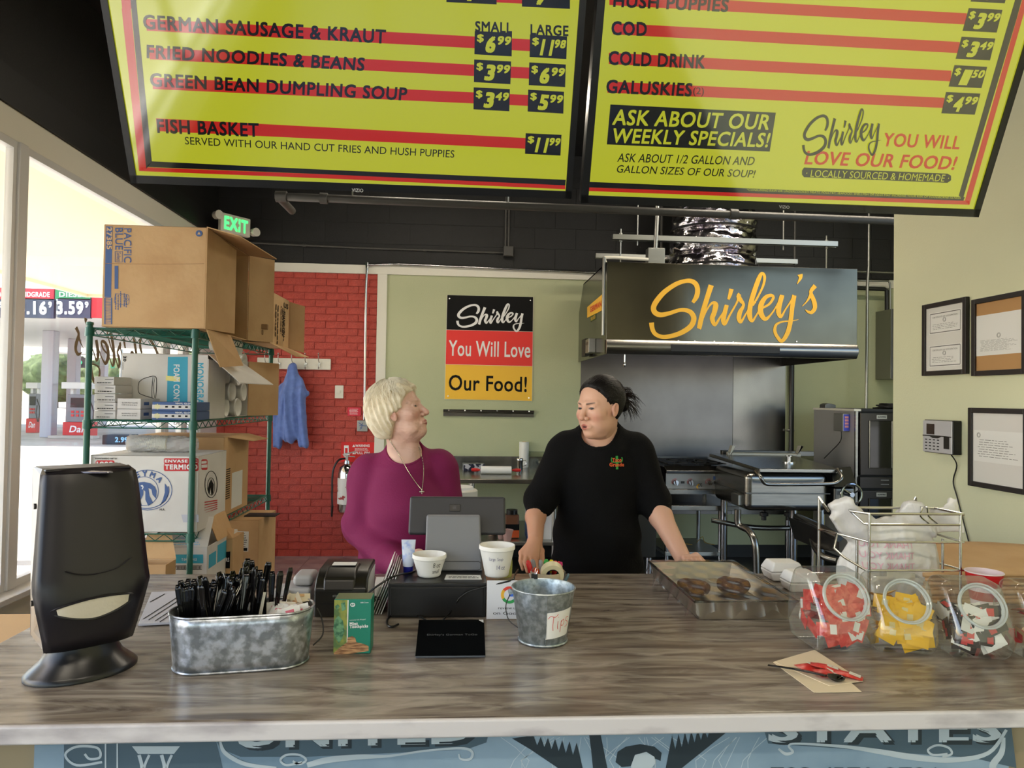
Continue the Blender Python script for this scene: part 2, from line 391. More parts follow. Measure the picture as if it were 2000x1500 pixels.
for k, (a, b, z0, z1) in enumerate(bricks):
    pr = random.choice((.006, .007, .008))
    if k >= 296: rest.box((a, YB-pr, z0), (b, YB, z1)); continue
    key = (round(b-a, 3), round(z1-z0, 3), pr)
    if key not in full:
        o = MB().box((-(b-a)/2, -pr, 0), ((b-a)/2, 0, z1-z0)).build('brick', m_red, wb, bevel=.002, seg=1, local=True); full[key] = o
    else: o = dup(full[key], parent=wb)
    o.location = Vector(((a+b)/2, YB, z0))-wb.location
if rest.v: tag(rest.build('brick_course', m_red, wb), kind='stuff')
struct(bx('trim_1', m_white, (XL, YB-.03, zt0), (4.8, YB, zt1), bevel=.003))
struct(bx('trim_2', m_white, (xt0, YB-.03, 0), (xt1, YB, zt0), bevel=.003))
struct(bx('baseboard_back', m_blkm, (xt1, YB-.02, 0), (4.8, YB, .12)))
struct(bx('wall_kitchen_right', m_green, (4.8, 3.5, 0), (4.95, YB+.2, ZC)))
zc = P(1778, 500, 3.57)
struct(bx('wall_right', m_cream, (XR, -6, 0), (XR+.14, 3.57, ZC), bevel=.004))
struct(bx('ceiling', mat('black ceiling', (20, 19, 18), .7), (XL-.2, -6, ZC), (4.95, YB+.2, ZC+.15)))
struct(bx('wall_front', m_black, (XL-.2, -6.2, 2.4), (XR+.14, -6, ZC)))
struct(bx('wall_front', m_cream, (-.1+XL, -6.15, 0), (XR+.14, -6, .3)))
# left wall: sill wall, header, black band
struct(bx('wall_left', m_white, (XL-.16, -6, -.15), (XL, YB, .47)))
struct(bx('wall_left_upper', m_black, (XL-.16, -6, 2.955), (XL, YB, ZC)))
struct(bx('trim_3', m_white, (XL-.16, -6, 2.80), (XL+.02, YB, 2.955), bevel=.004))
struct(bx('trim_4', m_blkm, (XL, -6, 2.955), (XL+.035, YB, 3.14)))
struct(bx('trim_5', m_alu, (XL-.05, -6, .47), (XL+.12, YB, .50), bevel=.004))
m_glass = glass('window glass', gloss=.03)
ys = [-5.9, -4.0, -2.1, -.2, 1.9, 3.83, 5.70, 6.08, 6.62]
wd = [.12, .1, .1, .1, .1, .07, .07, .06, .42]
for i, y in enumerate(ys):
    struct(bx('window_post' if False else 'trim_%d' % (6+i), m_alu, (XL-.035, y-wd[i]/2, .5), (XL+.035, y+wd[i]/2, 2.8), bevel=.004))
wins = []
for i in range(8):
    a, b = ys[i]+wd[i]/2, ys[i+1]-wd[i+1]/2
    mb = MB()
    for q in (((XL-.02, a, .5), (XL+.02, b, .54)), ((XL-.02, a, 2.76), (XL+.02, b, 2.8)), ((XL-.02, a, .54), (XL+.02, a+.03, 2.76)), ((XL-.02, b-.03, .54), (XL+.02, b, 2.76))): mb.box(*q)
    w = struct(mb.build('window_%d' % (i+1), m_alu))
    g = bx('pane', m_glass, (XL-.004, a+.02, .52), (XL+.004, b-.02, 2.78), w); wins.append((w, g))
# mirrored shop lettering on the glass, seen from inside
y0, y1 = PX(141, 690, XL).y, 5.62
mb = MB(); zt, zb = 1.99, 1.57
script(mb, lambda x, y: Vector((XL+.0075, y1+(y0-y1)*(x-90)/1640, zt+(zb-zt)*(y-100)/690)), True, 1.0, (.00025, 0, 0))
mb.build('lettering', mat('bronze window lettering', (128, 112, 84), .5), wins[5][1])
# front glazing behind the viewer
for i, x in enumerate((-2.3, -1.15, 0, 1.12, 2.24)):
    struct(bx('trim_%d' % (16+i), m_alu, (x-.05, -6.02, .3), (x+.05, -5.93, 2.4)))
mb = MB().box((-2.3, -5.985, .3), (2.24, -5.975, 2.4)); struct(mb.build('window_9', m_glass))
# ------------------------------------------------------------------ outside
m_conc = mat('sunlit concrete', (196, 190, 178), .85, c2=(178, 172, 160), scale=.6)
struct(bx('ground', m_conc, (-90, -40, -.35), (40, 120, -.155)))
m_sof = mat('cream soffit paint', (236, 224, 196), .7)
sf = struct(bx('awning_soffit', m_sof, (-5.3, .95, 2.9), (XL-.16, 10.4, 3.02)))
bx('fascia', m_sof, (-5.35, .9, 2.86), (-5.3, 10.45, 3.3), sf); bx('fascia', m_sof, (-5.3, 10.4, 2.86), (XL-.16, 10.45, 3.3), sf)
bx('fascia', m_sof, (-5.3, .9, 2.86), (XL-.16, .95, 3.3), sf)
for i, y in enumerate((7.2, 1.8)):
    c = bx('awning_column', mat('cream column paint', (200, 186, 156), .7), (-4.86, y-.1, -.155), (-4.64, y+.1, 2.9), bevel=.01)
    tag(c, ['tall cream square column outside, just beyond the left window frame', 'second cream awning column outside the left glazing', 'cream awning column farthest back along the left glazing'][i], 'column')
    if i == 0: bx('strap', m_blkm, (-4.87, y-.11, 1.0), (-4.63, y+.11, 1.025), c); bx('strap', m_blkm, (-4.87, y-.11, 2.45), (-4.63, y+.11, 2.475), c)
# fuel station canopy
m_sta = mat('station white paint', (214, 212, 208), .6)
cn = thing('station_canopy', 'large white petrol station canopy with price signs on its front edge', 'canopy', (-16, 29, 3.7))
YS = 22.0; pf = Plane((0, YS, 0), (0, -1, 0))
za = P(130, 620, YS).z; zb_ = P(130, 566, YS).z
bx('roof_deck', m_sta, (-30, YS, za), (-6.5, 37, za+.5), cn)
bx('fascia', mat('station red', (196, 30, 40), .5), (P(182, 600, YS).x, YS-.1, za), (-6.5, YS, zb_), cn)
m_navy = mat('sign navy', (40, 50, 74), .5)
for x0, x1, hc, hd, num, n9 in ((-40, 15, (196, 30, 50), 'UNLEADED', '3.09', '9'), (38, 110, (196, 30, 50), 'MIDGRADE', '3.16', '9'), (112, 181, (30, 130, 80), 'DIESEL', '3.59', '9')):
    sg = bx('price_sign', m_navy, P(x0, 620, YS-.12), tuple(P(x1, 585, YS)+Vector((0, 0, 0))), cn)
    h = MB(); a, b = P(x0, 582, YS), P(x1, 566, YS); h.box((a.x, YS-.12, P(x0, 585, YS).z), (b.x, YS, zb_)); h.build('header', mat('sign '+hd.lower(), hc, .5), sg)
    mb = MB(); lpx(mb, hd, pf, (x0+8, 581), (x1-8, 581.5), (x0+8, 571), .03, lift=.125)
    lpx(mb, num, pf, (x0+3, 615), (x1-14, 615.5), (x0+3, 589), .04, lift=.125); lpx(mb, n9, pf, (x1-11, 602), (x1-4, 602), (x1-11, 590), .04, lift=.125)
    mb.build('lettering', m_wht, sg)
for k, (x0, x1, Y) in enumerate(((84, 107, 27), (133, 151, 31), (196, 206, 35))):
    a, b = P(x0, 800, Y).x, P(x1, 800, Y).x
    c = bx('canopy_column', mat('station grey paint', (176, 174, 182), .6), (a, Y-.2, -.155), (b, Y+.2, za), cn, bevel=.03)
def pump(px0, px1, Y, lab):
    a, b = P(px0, 800, Y), P(px1, 800, Y); x0, x1 = a.x, b.x; w = x1-x0
    t = thing('fuel_pump', lab, 'fuel pump', ((x0+x1)/2, Y, -.155), 'fuel pumps under the canopy')
    bx('base', mat('pump red', (204, 40, 44), .4), (x0, Y-.3, -.155), (x1, Y+.3, .42), t, bevel=.02)
    mb = MB(); mb.box((x0+w*.12, Y-.24, .42), (x1-w*.1, Y+.24, 1.42)); mb.build('cabinet', mat('pump grey', (120, 122, 128), .4), t, bevel=.02)
    bx('topper', m_sta, (x0-w*.08, Y-.32, 1.62), (x1+w*.06, Y+.32, 1.86), t, bevel=.02)
    for s in (x0+w*.2, x1-w*.2): bx('post', m_sta, (s-.05, Y-.1, 1.4), (s+.05, Y+.1, 1.65), t)
    bx('display', m_blkm, (x0+w*.25, Y-.26, .95), (x1-w*.2, Y-.235, 1.3), t)
    mb = MB()
    for i in range(3):
        for j in range(2): mb.box((x0+w*(.28+.18*i), Y-.262, .62+.13*j), (x0+w*(.38+.18*i), Y-.24, .7+.13*j))
    mb.build('grade_buttons', mat('pump red', ()), t)
    mb = MB(); print_text(mb, 'Dan', (x0+w*.25, Y-.302, .05), (w*.6, 0, 0), (0, 0, .24), .02, .2); mb.build('lettering', m_wht, t)
    mb = MB(); mb.tube(smoothpath([(x1-.02, Y-.26, 1.2), (x1+.14, Y-.34, .8), (x1+.1, Y-.34, .3), (x1-.02, Y-.28, .6), (x1, Y-.27, .95)], 5), .022, 6); mb.build('hose', m_blk, t, smooth=True)
pump(132, 184, 27, 'nearest grey and red fuel pump, right of the canopy column'); pump(60, 80, 30, 'smaller grey and red fuel pump behind the window post')
mb = MB(); a, b = P(118, 843, 27), P(204, 843, 27); mb.box((a.x, 26.2, -.155), (b.x, 26.66, -.05)); tag(mb.build('pump_island', m_conc, bevel=.02), 'low concrete island under the fuel pumps', 'kerb')
k = P(212, 838, 24); kz = bx('ice_merchandiser', m_blkm, (k.x, 23.6, -.155), (P(260, 838, 24).x, 24.4, .15), bevel=.02); tag(kz, 'low dark display unit with pale blue numbers by the pumps', 'display')
mb = MB(); print_text(mb, '2.99', (k.x+.4, 23.595, -.08), (.4, 0, 0), (0, 0, .17), .04); mb.build('lettering', mat('pale blue print', (150, 200, 230), .5), kz)
m_leaf = mat('far tree foliage', (88, 104, 62), .9, c2=(62, 78, 44), scale=2)
for i, (x, y, h) in enumerate(((-62, 70, 5), (-55, 72, 5.5), (-48, 68, 4.6), (-41, 75, 5.5), (-33.5, 71, 4.8), (-26, 75, 6), (-18, 74, 5))):
    V, Fc = surfnet(lambda p: d_ell(p, (0, 0, h*.55), (3.6, 2.5, h*.45))+.5*noise3(p, 3.5, i)+.25*noise3(p, 9, i+9), (-4.6, -3.4, .2), (4.6, 3.4, h*1.15), .35)
    t = thing('tree', 'hazy green tree beyond the petrol station, number of the row', 'tree', (x, y, -.155), 'trees behind the petrol station'); t['label'] = ['leftmost', 'second from the left', 'third from the left', 'middle', 'third from the right', 'second from the right', 'rightmost'][i]+' hazy green tree in the row beyond the petrol station'
    np_obj('foliage', V+np.array((x, y, 0)), Fc, m_leaf, t); MB().cyl((x, y, -.155), (x, y, 1.6), .25, .18, 8).build('trunk', mat('bark', (84, 70, 56), .9), t)
tf = thing('traffic_light', 'dark traffic light hanging beyond the canopy columns', 'traffic light', tuple(P(156, 700, 45)))
a, b = P(150, 718, 45), P(164, 698, 45); bx('housing', m_blkm, (a.x, 45, a.z), (b.x, 45.3, b.z), tf); c = P(150, 693, 45); mb = MB(); mb.cyl((P(105, 690, 45).x, 45.1, c.z+.15), (P(236, 697, 45).x, 45.1, c.z), .09, .07, 8); mb.build('mast_arm', m_galv, tf)
for x, z in ((b.x-.2, b.z-.4),): MB().ell((x, 44.98, (a.z+b.z)/2), .12).build('lamp', mat('traffic green', (90, 210, 150), .4), tf)
MB().cyl((P(236, 697, 45).x, 45.1, -.155), (P(236, 697, 45).x, 45.1, c.z+.4), .12, .09, 8).build('pole', m_galv, tf)
ss = bx('street_sign', mat('street sign green', (30, 130, 90), .5), P(216, 719, 44.8), P(229, 711, 45.2)-Vector((0, .3, 0)), tf)
# ------------------------------------------------------------------ ceiling lamps of the room
m_lamp = mat('lit lamp diffuser', (255, 236, 205), .5, emit=5)
def lampbox(name, loc, sx, sy, e, lab):
    t = thing(name, lab, 'ceiling light', loc)
    bx('housing', m_white, (loc[0]-sx/2, loc[1]-sy/2, loc[2]), (loc[0]+sx/2, loc[1]+sy/2, loc[2]+.07), t)
    bx('diffuser', m_lamp, (loc[0]-sx/2+.01, loc[1]-sy/2+.01, loc[2]-.015), (loc[0]+sx/2-.01, loc[1]+sy/2-.01, loc[2]), t)
    for s in (-.4, .4): MB().cyl((loc[0]+sx*s, loc[1]+sy*s*(sy > sx), loc[2]+.07), (loc[0]+sx*s, loc[1]+sy*s*(sy > sx), ZC), .004, None, 6).build('hanger', m_galv, t)
    l = bpy.data.lights.new(name, 'AREA'); l.shape = 'RECTANGLE'; l.size = sx; l.size_y = sy; l.energy = e; l.color = (1, .9, .74)
    o = bpy.data.objects.new(name+'_glow', l); COL.objects.link(o); o.location = (loc[0], loc[1], loc[2]-.03)
for i, (x, y, e) in enumerate(((-.2, 5.0, 9), (2.3, 4.6, 12), (3.6, 4.6, 8), (-.8, -.6, 9), (1.1, -.6, 9), (0, -3.6, 6))):
    lampbox('strip_light', (x, y, 3.7), 1.2, .16, e, ['slim white strip light above the brick wall side', 'slim white strip light above the extraction hood', 'slim white strip light above the ovens', 'strip light over the customer side, left of centre', 'strip light over the customer side, right of centre', 'strip light at the far front of the customer side'][i])
# ------------------------------------------------------------------ counter
ZT = .92; YF = PZ(1000, 1401, ZT).y; YK = PZ(900, 1120, ZT).y; XC = PZ(80, 1212, ZT).x
m_top = mat('streaked laminate', (134, 123, 110), .24, c2=(92, 82, 74), scale=4.5, stretch=(1.0, 8.0, 1), detail=12, ramp=(.4, .62))
t = m_top.node_tree; b = t.nodes['Principled BSDF']
n = t.nodes.new('ShaderNodeTexNoise'); n.inputs['Scale'].default_value = 3.1; n.inputs['Detail'].default_value = 12; n.inputs['Roughness'].default_value = .62; n.inputs['Distortion'].default_value = 1.4
mp = t.nodes.new('ShaderNodeMapping'); mp.inputs['Scale'].default_value = (1.1, 6, 1); mp.inputs['Location'].default_value = (3, 7, 0)
tc = t.nodes.new('ShaderNodeTexCoord'); t.links.new(tc.outputs['Object'], mp.inputs[0]); t.links.new(mp.outputs[0], n.inputs[0])
r = t.nodes.new('ShaderNodeValToRGB'); r.color_ramp.elements[0].position = .45; r.color_ramp.elements[1].position = .66
t.links.new(n.outputs[0], r.inputs[0]); mx = t.nodes.new('ShaderNodeMix'); mx.data_type = 'RGBA'
t.links.new(r.outputs[0], mx.inputs[0]); old = b.inputs['Base Color'].links[0].from_socket; t.links.new(old, mx.inputs[6]); mx.inputs[7].default_value = lin((160, 151, 139)); t.links.new(mx.outputs[2], b.inputs['Base Color'])
ct = thing('counter', 'long service counter with a streaked grey brown laminate top and banknote mural front', 'counter', ((XC+XR)/2, (YF+YK)/2, 0))
bx('countertop', m_top, (XC, YF+.004, ZT-.034), (XR-.002, YK, ZT), ct, bevel=.006, seg=3)
bx('painted_lit_edge', mat('veined laminate painted lit', (206, 202, 202), .3, c2=(150, 144, 148), scale=5, detail=8, ramp=(.5, .72), stretch=(1, 1, 3)), (XC, YF-.004, ZT-.036), (XR-.002, YF+.008, ZT-.0015), ct, bevel=.005, seg=3, label='veined front edge coloured pale as if lit')  # same veined laminate as the top; light on the edge painted into its colour
bx('cabinet', mat('beige laminate', (150, 136, 108), .5), (XC+.06, YF+.05, .0), (XR-.002, YK-.12, ZT-.036), ct)
mu = bx('mural_panel', mat('banknote blue print', (112, 138, 158), .5, c2=(146, 170, 188), scale=3, detail=8, ramp=(.35, .65)), (PZ(80, 1460, .85).x, YF+.04, .05), (min(PZ(1992, 1440, .86).x, XR-.01), YF+.05, ZT-.036), ct)
pm = Plane((0, YF+.04, 0), (0, -1, 0)); md_ = mat('banknote dark print', (34, 48, 56), .5); ml_ = mat('banknote pale print', (176, 190, 198), .5); mm_ = mat('banknote mid print', (70, 92, 106), .5)
mb = MB(); ppx(mb, pm, [(420, 1440), (955, 1430), (950, 1450), (910, 1464), (600, 1478), (470, 1478), (430, 1462)])
ppx(mb, pm, [(1492, 1425), (1975, 1420), (1985, 1500), (1900, 1480), (1700, 1466), (1500, 1452)]); ppx(mb, pm, [(125, 1440), (420, 1440), (440, 1520), (125, 1520)]); mb.build('shaded_ground', mm_, mu)
mb = MB()
lpx(mb, 'UNITED', pm, (462, 1462), (925, 1452), (462, 1398), .03, lift=.0008); lpx(mb, 'STATES', pm, (1500, 1450), (1955, 1450), (1500, 1396), .03, lift=.0008)
mb.build('lettering', ml_, mu)
mb = MB()
for dx in (3,): lpx(mb, 'UNITED', pm, (469, 1467), (932, 1457), (469, 1403), .04, lift=.0006); lpx(mb, 'STATES', pm, (1507, 1455), (1962, 1455), (1507, 1401), .04, lift=.0006)
def wing(x0, x1, y0, y1): # dark feathered wing
    s = 1 if x1 > x0 else -1; pts = [(x0, y0), (x0+(x1-x0)*.3, y0-6)]
    for i in range(7): q = .3+.1*i; pts += [(x0+(x1-x0)*q, y0+(y1-y0)*(q**1.5)*.5-8), (x0+(x1-x0)*(q+.05), y0+(y1-y0)*(q+.05))]
    pts += [(x1, y1+30), (x1-(x1-x0)*.25, y1+30), (x0+(x1-x0)*.25, y0+(y1-y0)*.55)]
    ppx(mb, pm, pts, .0007)
wing(1000, 1140, 1442, 1480); wing(1425, 1300, 1425, 1470)
ppx(mb, pm, [(1150, 1430), (1172, 1430), (1180, 1470), (1190, 1520), (1160, 1520), (1155, 1470)], .0007)
ppx(mb, pm, [(1202, 1488), (1206, 1468), (1222, 1458), (1250, 1453), (1278, 1458), (1292, 1470), (1290, 1486), (1276, 1480), (1262, 1470), (1240, 1474), (1232, 1496), (1214, 1498)], .0007)
mb.build('dark_figures', md_, mu)
mb = MB(); ppx(mb, pm, [(1240, 1474), (1262, 1468), (1278, 1478), (1280, 1490), (1272, 1500), (1270, 1520), (1236, 1520), (1232, 1496)], .0009)
mp_ = lambda x, y: pm.at(x, y, .001)
ribbon(mb, [(430, 1446, 2), (440, 1470, 4), (480, 1492, 4), (540, 1500, 3)], 3, mp_); ribbon(mb, [(590, 1488), (560, 1494), (548, 1484), (560, 1474), (585, 1474), (598, 1484), (585, 1492), (572, 1486)], 2.2, mp_)
ribbon(mb, [(600, 1494, 5), (640, 1484, 6), (700, 1478, 5), (760, 1476, 2.5), (830, 1466, 2), (900, 1461, 2.5), (922, 1468, 2.5), (918, 1482, 2.5), (900, 1482, 2), (896, 1472, 1.5)], 3, mp_)
ribbon(mb, [(1520, 1462, 2), (1534, 1472, 3), (1548, 1468, 2.5), (1540, 1456, 2), (1560, 1452, 2), (1650, 1458, 3), (1720, 1468, 5), (1780, 1478, 6), (1860, 1484, 5), (1930, 1470, 4), (1965, 1425, 3)], 3, mp_)
ribbon(mb, [(1850, 1472), (1822, 1474), (1812, 1464), (1830, 1455), (1852, 1460), (1858, 1472), (1840, 1478)], 2.2, mp_)
ribbon(mb, [(200, 1488), (150, 1494), (128, 1474), (150, 1458), (190, 1460), (196, 1478), (176, 1482), (166, 1472)], 2.4, mp_); ribbon(mb, [(1950, 1520, 6), (1938, 1496, 7), (1955, 1470, 6), (1960, 1440, 3)], 4, mp_)
for x in (205, 228): ppx(mb, pm, [(x, 1440), (x+3, 1440), (x+3, 1530), (x, 1530)], .0009)
ppx(mb, pm, [(258, 1457), (352, 1457), (340, 1472), (270, 1472)], .0009)
for x in (272, 316): ribbon(mb, [(x, 1474), (x+6, 1500), (x+2, 1530)], 3.5, mp_); ribbon(mb, [(x+20, 1474), (x+10, 1500), (x+14, 1530)], 2.5, mp_)
for i in range(26): # engraved rays of the sky behind the figure
    x = 990+i*19; ribbon(mb, [(x, 1520, .7), (x+rng.uniform(-30, 40), 1485, .7), (x+rng.uniform(-60, 70), 1440, .5)], .6, lambda a, c: pm.at(a, c, .0003), 2)
mb.build('pale_ornament', ml_, mu)
mb = MB(); lpx(mb, '702 (571 9786', pm, (1505, 1524), (1835, 1524), (1505, 1498), .01, lift=.001); mb.build('serial_number', md_, mu)
# ------------------------------------------------------------------ menu screens
vv = (-(_f*F+_r*(880-1000)-_u*(3900-750))).normalized(); uu = Vector((1, 0, 0)); nn = uu.cross(vv).normalized(); vv = nn.cross(uu)
pt = Plane(P(690, 376, 2.0), nn)
E = .37
me_y = mat('screen yellow', (199, 203, 44), .1, emit=E, coat=2.0); me_r = mat('screen red', (200, 34, 24), .1, emit=E, coat=2.0); me_k = mat('screen black', (10, 11, 14), .1, emit=E, coat=2.0)
me_rd = me_r
m_bez = mat('tv bezel plastic', (14, 15, 17), .3)
def tv(bl, br, ibl, ibr, lab, hgt=.74):
    A, B = pt.at(*bl), pt.at(*br); c = (A+B)/2
    B = A+uu*(B-A).dot(uu)
    t = thing('menu_screen', lab, 'screen', tuple(c), 'menu screens over the counter')
    a, b = pt.at(*ibl), pt.at(*ibr); e0 = (a-A).dot(uu); e1 = (B-b).dot(uu); ez = (a-A).dot(vv)
    mb = MB().hexa([A, B, B+vv*hgt, A+vv*hgt], -nn*.045); mb.build('casing', m_bez, t, bevel=.006)
    mb = MB()
    for q in ([A, B, B+vv*ez, A+vv*ez], [A+vv*hgt, B+vv*hgt, B+vv*(hgt-.014), A+vv*(hgt-.014)], [A, A+uu*e0, A+uu*e0+vv*hgt, A+vv*hgt], [B-uu*e1, B, B+vv*hgt, B-uu*e1+vv*hgt]): mb.hexa(q, nn*.006)
    mb.build('bezel', m_bez, t)
    s0 = A+uu*e0+vv*ez; w = (B-A).length-e0-e1; scr = MB().poly([s0+nn*.001, s0+uu*w+nn*.001, s0+uu*w+vv*(hgt-ez-.014)+nn*.001, s0+vv*(hgt-ez-.014)+nn*.001]).build('display', me_y, t)
    m = A+vv*(hgt*.55)+uu*(B-A).length/2-nn*.045
    mb = MB().obox(m-nn*.02, (uu, vv, nn), (.12, .1, .02)); top = m-nn*.04; mb.cyl(top, (m.x, m.y+.1, ZC), .024, None, 12); mb.build('ceiling_mount', m_blkm, t)
    return t, scr
def quadz(z, pts, ox, oy): return [(ox+x/z, oy+y/z) for x, y in pts]
Z = 2.857
def price(mk, my, pts, dol, cents, lift=.0016):
    ppx(mk, pt, pts, lift); tlp, trp, brp, blp = [Vector(p) for p in pts]
    q = lambda u, v: tuple(blp+(brp-blp)*u+((tlp-blp)*(1-u)+(trp-brp)*u)*v)
    n = len(dol); w = .34 if n == 1 else .40; x0 = .27
    lpx(my, '$', pt, q(.06, .5), q(.24, .5), q(.07, .88), .03, lift=lift+.0004)
    lpx(my, dol, pt, q(x0, .1), q(x0+w-.08, .1), q(x0+.03, .82), .05, .12, lift=lift+.0004)
    lpx(my, cents, pt, q(x0+w-.02, .46), q(.95, .46), q(x0+w, .84), .04, .12, lift=lift+.0004)
tv1, s1 = tv((257, 357), (1115, 393), (267, 342), (1104, 378), 'left wide menu screen listing sausage, noodles, soup and fish basket')
R_, K_, Y_, T_ = MB(), MB(), MB(), MB()
for q in (((285, 37), (1035, 77), (1035, 100), (287, 60)), ((292, 93), (1035, 132), (1035, 154), (293, 116)), ((297, 151), (1035, 185.5), (1035, 207), (299, 174)), ((305, 231), (1027, 269.5), (1027, 290.5), (307, 256)), ((280, -45), (1035, -5), (1035, 8), (281, -30)),
          ((238, 17), (256, 17), (286, 330), (272, 333)), ((222, -150), (241, -150), (257, 17), (239, 17)), ((272, 326), (650, 341), (650, 349), (272, 334)), ((650, 341), (1104, 362), (1104, 369.5), (650, 349))): ppx(R_, pt, q, .0012)
for q in (((257, 17), (268, 17), (297, 315), (286, 330)), ((241, -150), (252, -150), (268, 17), (257, 17)), ((297, 315), (650, 332), (650, 341), (286, 326)), ((650, 332), (1105, 351), (1104, 362), (650, 341))): ppx(K_, pt, q, .0013)
for s, bl, br, tl in (('GERMAN SAUSAGE & KRAUT', (281, 57), (753, 86), (279, 28)), ('FRIED NOODLES & BEANS', (287, 114), (711, 139), (287, 87)), ('GREEN BEAN DUMPLING SOUP', (294, 169), (794, 197), (293, 142)), ('FISH BASKET', (308, 260), (506, 268), (306, 232)), ('SMALL', (928, 62), (1000, 65), (928, 41))):
    lpx(T_, s, pt, bl, br, tl, .027, lift=.0018)
lpx(T_, 'LARGE', pt, (1036, 68), (1110, 71), (1036, 47), .027, lift=.0018)
lpx(T_, 'SERVED WITH OUR HAND CUT FRIES AND HUSH PUPPIES', pt, (362, 282), (887, 308), (361, 267), .004, lift=.0018)
for pts, a, c in ((((792, 173), (1000, 183), (998, 315), (790, 303)), '6', '99'), (((789, 332), (995, 343), (991, 470), (787, 458)), '3', '99'), (((786, 487), (988, 497), (985, 621), (785, 610)), '3', '49'), (((1100, 192), (1307, 203), (1303, 330), (1098, 318)), '11', '98'), (((1096, 348), (1300, 360), (1296, 486), (1093, 475)), '6', '99'), (((1090, 500), (1290, 512), (1286, 634), (1087, 622)), '5', '99'), (((1076, 743), (1276, 752), (1270, 868), (1072, 858)), '11', '99'), (((634, -110), (914, -98), (914, 25), (634, 12)), '4', '99'), (((1055, -95), (1323, -82), (1323, 50), (1055, 37)), '7', '99')):
    price(K_, Y_, quadz(Z, pts, 650, 0), a, c)
for mb_, n_, m_ in ((R_, 'red_bars', me_r), (K_, 'black_panels', me_k), (Y_, 'prices', me_y), (T_, 'lettering', me_k)): mb_.build(n_, m_, tv1)
mb = MB(); lpx(mb, 'VIZIO', pt, (688, 374), (710, 375), (688, 367), .01, lift=.0065); mb.build('maker_lettering', mat('silver print', (190, 190, 190), .4), tv1)
tv2, s2 = tv((1134, 396), (1909, 424), (1149, 381), (1902, 408), 'right wide menu screen listing cod, cold drink and weekly specials')
R_, K_, Y_, T_ = MB(), MB(), MB(), MB()
for q in (((1190, -12), (1888, 26), (1886, 48), (1190, 10)), ((1197, 45), (1874, 82), (1873, 104), (1197, 67)), ((1189, 103), (1858, 138), (1856, 159), (1189, 125)), ((1187, 159), (1844, 191), (1843, 211), (1186, 181)), ((1148, 366), (1893, 392), (1893, 400), (1148, 373))): ppx(R_, pt, q, .0012)
ppx(R_, pt, [(1893, 400), (1884, 392), (1990, 20), (2030, -120), (2042, -120), (2001, 20)], .0012)
ppx(K_, pt, [(1150, 355), (1884, 385), (1881, 392), (1150, 366)], .0013); ppx(K_, pt, [(1880, 389), (1872, 382), (1970, 40), (2018, -120), (2028, -120), (1984, 40)], .0013)
for s, bl, br, tl in (('HUSH PUPPIES', (1197, 14), (1421, 24), (1199, -12)), ('COD', (1194, 69), (1263, 71), (1194, 41)), ('COLD DRINK', (1188, 127), (1376, 135), (1189, 99)), ('GALUSKIES', (1183, 182), (1350, 189), (1185, 155))): lpx(T_, s, pt, bl, br, tl, .027, lift=.0018)
lpx(T_, '(2)', pt, (1353, 188), (1374, 189), (1354, 170), .002, lift=.0018)
lpx(T_, 'ASK ABOUT 1/2 GALLON AND', pt, (1205, 316), (1471, 323), (1207, 299), .006, .1, lift=.0018); lpx(T_, 'GALLON SIZES OF OUR SOUP!', pt, (1203, 337), (1472, 347), (1205, 322), .006, .1, lift=.0018)
ppx(K_, pt, [(1192, 204), (1515, 220), (1503, 296), (1185, 282)], .0015)
lpx(Y_, 'ASK ABOUT OUR', pt, (1195, 244), (1500, 254), (1199, 213), .02, .05, lift=.002); lpx(Y_, 'WEEKLY SPECIALS!', pt, (1193, 279), (1498, 288), (1197, 250), .02, .05, lift=.002)
for pts, a, c in ((((1690, 45), (1878, 55), (1845, 182), (1655, 172)), '3', '99'), (((1650, 205), (1838, 215), (1808, 337), (1617, 328)), '3', '49'), (((1610, 363), (1793, 373), (1760, 492), (1577, 483)), '1', '50'), (((1563, 513), (1755, 522), (1723, 640), (1537, 632)), '4', '99'), (((1735, -120), (1925, -110), (1890, 19), (1700, 9)), '4', '99')): price(K_, Y_, quadz(Z, pts, 1300, 0), a, c)
script(K_, lambda x, y: pt.at(1566+(x-90)*.1055, 216+(y-105)*.136-(x-90)*.004, .0022))
S_ = MB(); lpx(S_, 'YOU WILL', pt, (1722, 286), (1872, 292), (1725, 259), .02, .1, lift=.0018); lpx(S_, 'LOVE OUR FOOD!', pt, (1570, 321), (1862, 332), (1575, 294), .02, .08, lift=.0018)
ppx(K_, pt, [(1570, 327), (1850, 339), (1857, 343), (1857, 352), (1850, 357), (1570, 346), (1566, 341), (1566, 333)], .0015)
lpx(Y_, '· LOCALLY SOURCED & HOMEMADE ·', pt, (1573, 345), (1851, 355), (1574, 331), .0, .1, lift=.002)
lpx(Y_, '*CONSUMING RAW OR UNDERCOOKED MEATS, POULTRY, SEAFOOD, SHELLFISH OR EGGS MAY INCREASE YOUR RISK OF FOODBORNE ILLNESS', pt, (1458, 373), (1875, 389), (1458, 368), .0, .1, lift=.002)
for mb_, n_, m_ in ((R_, 'red_bars', me_r), (K_, 'black_panels', me_k), (Y_, 'prices', me_y), (T_, 'lettering', me_k), (S_, 'red_lettering', me_r)): mb_.build(n_, m_, tv2)
mb = MB(); lpx(mb, 'VIZIO', pt, (1520, 406), (1540, 407), (1520, 400), .01, lift=.0065); mb.build('maker_lettering', mat('silver print', ()), tv2)
# ================================================================== BACK OF THE ROOM
pb = Plane((0, YB-.012, 0), (0, -1, 0)); pr = Plane((0, YB-.009, 0), (0, -1, 0))
def onwall(px, py, off=0): return P(px, py, YB-.012-off)
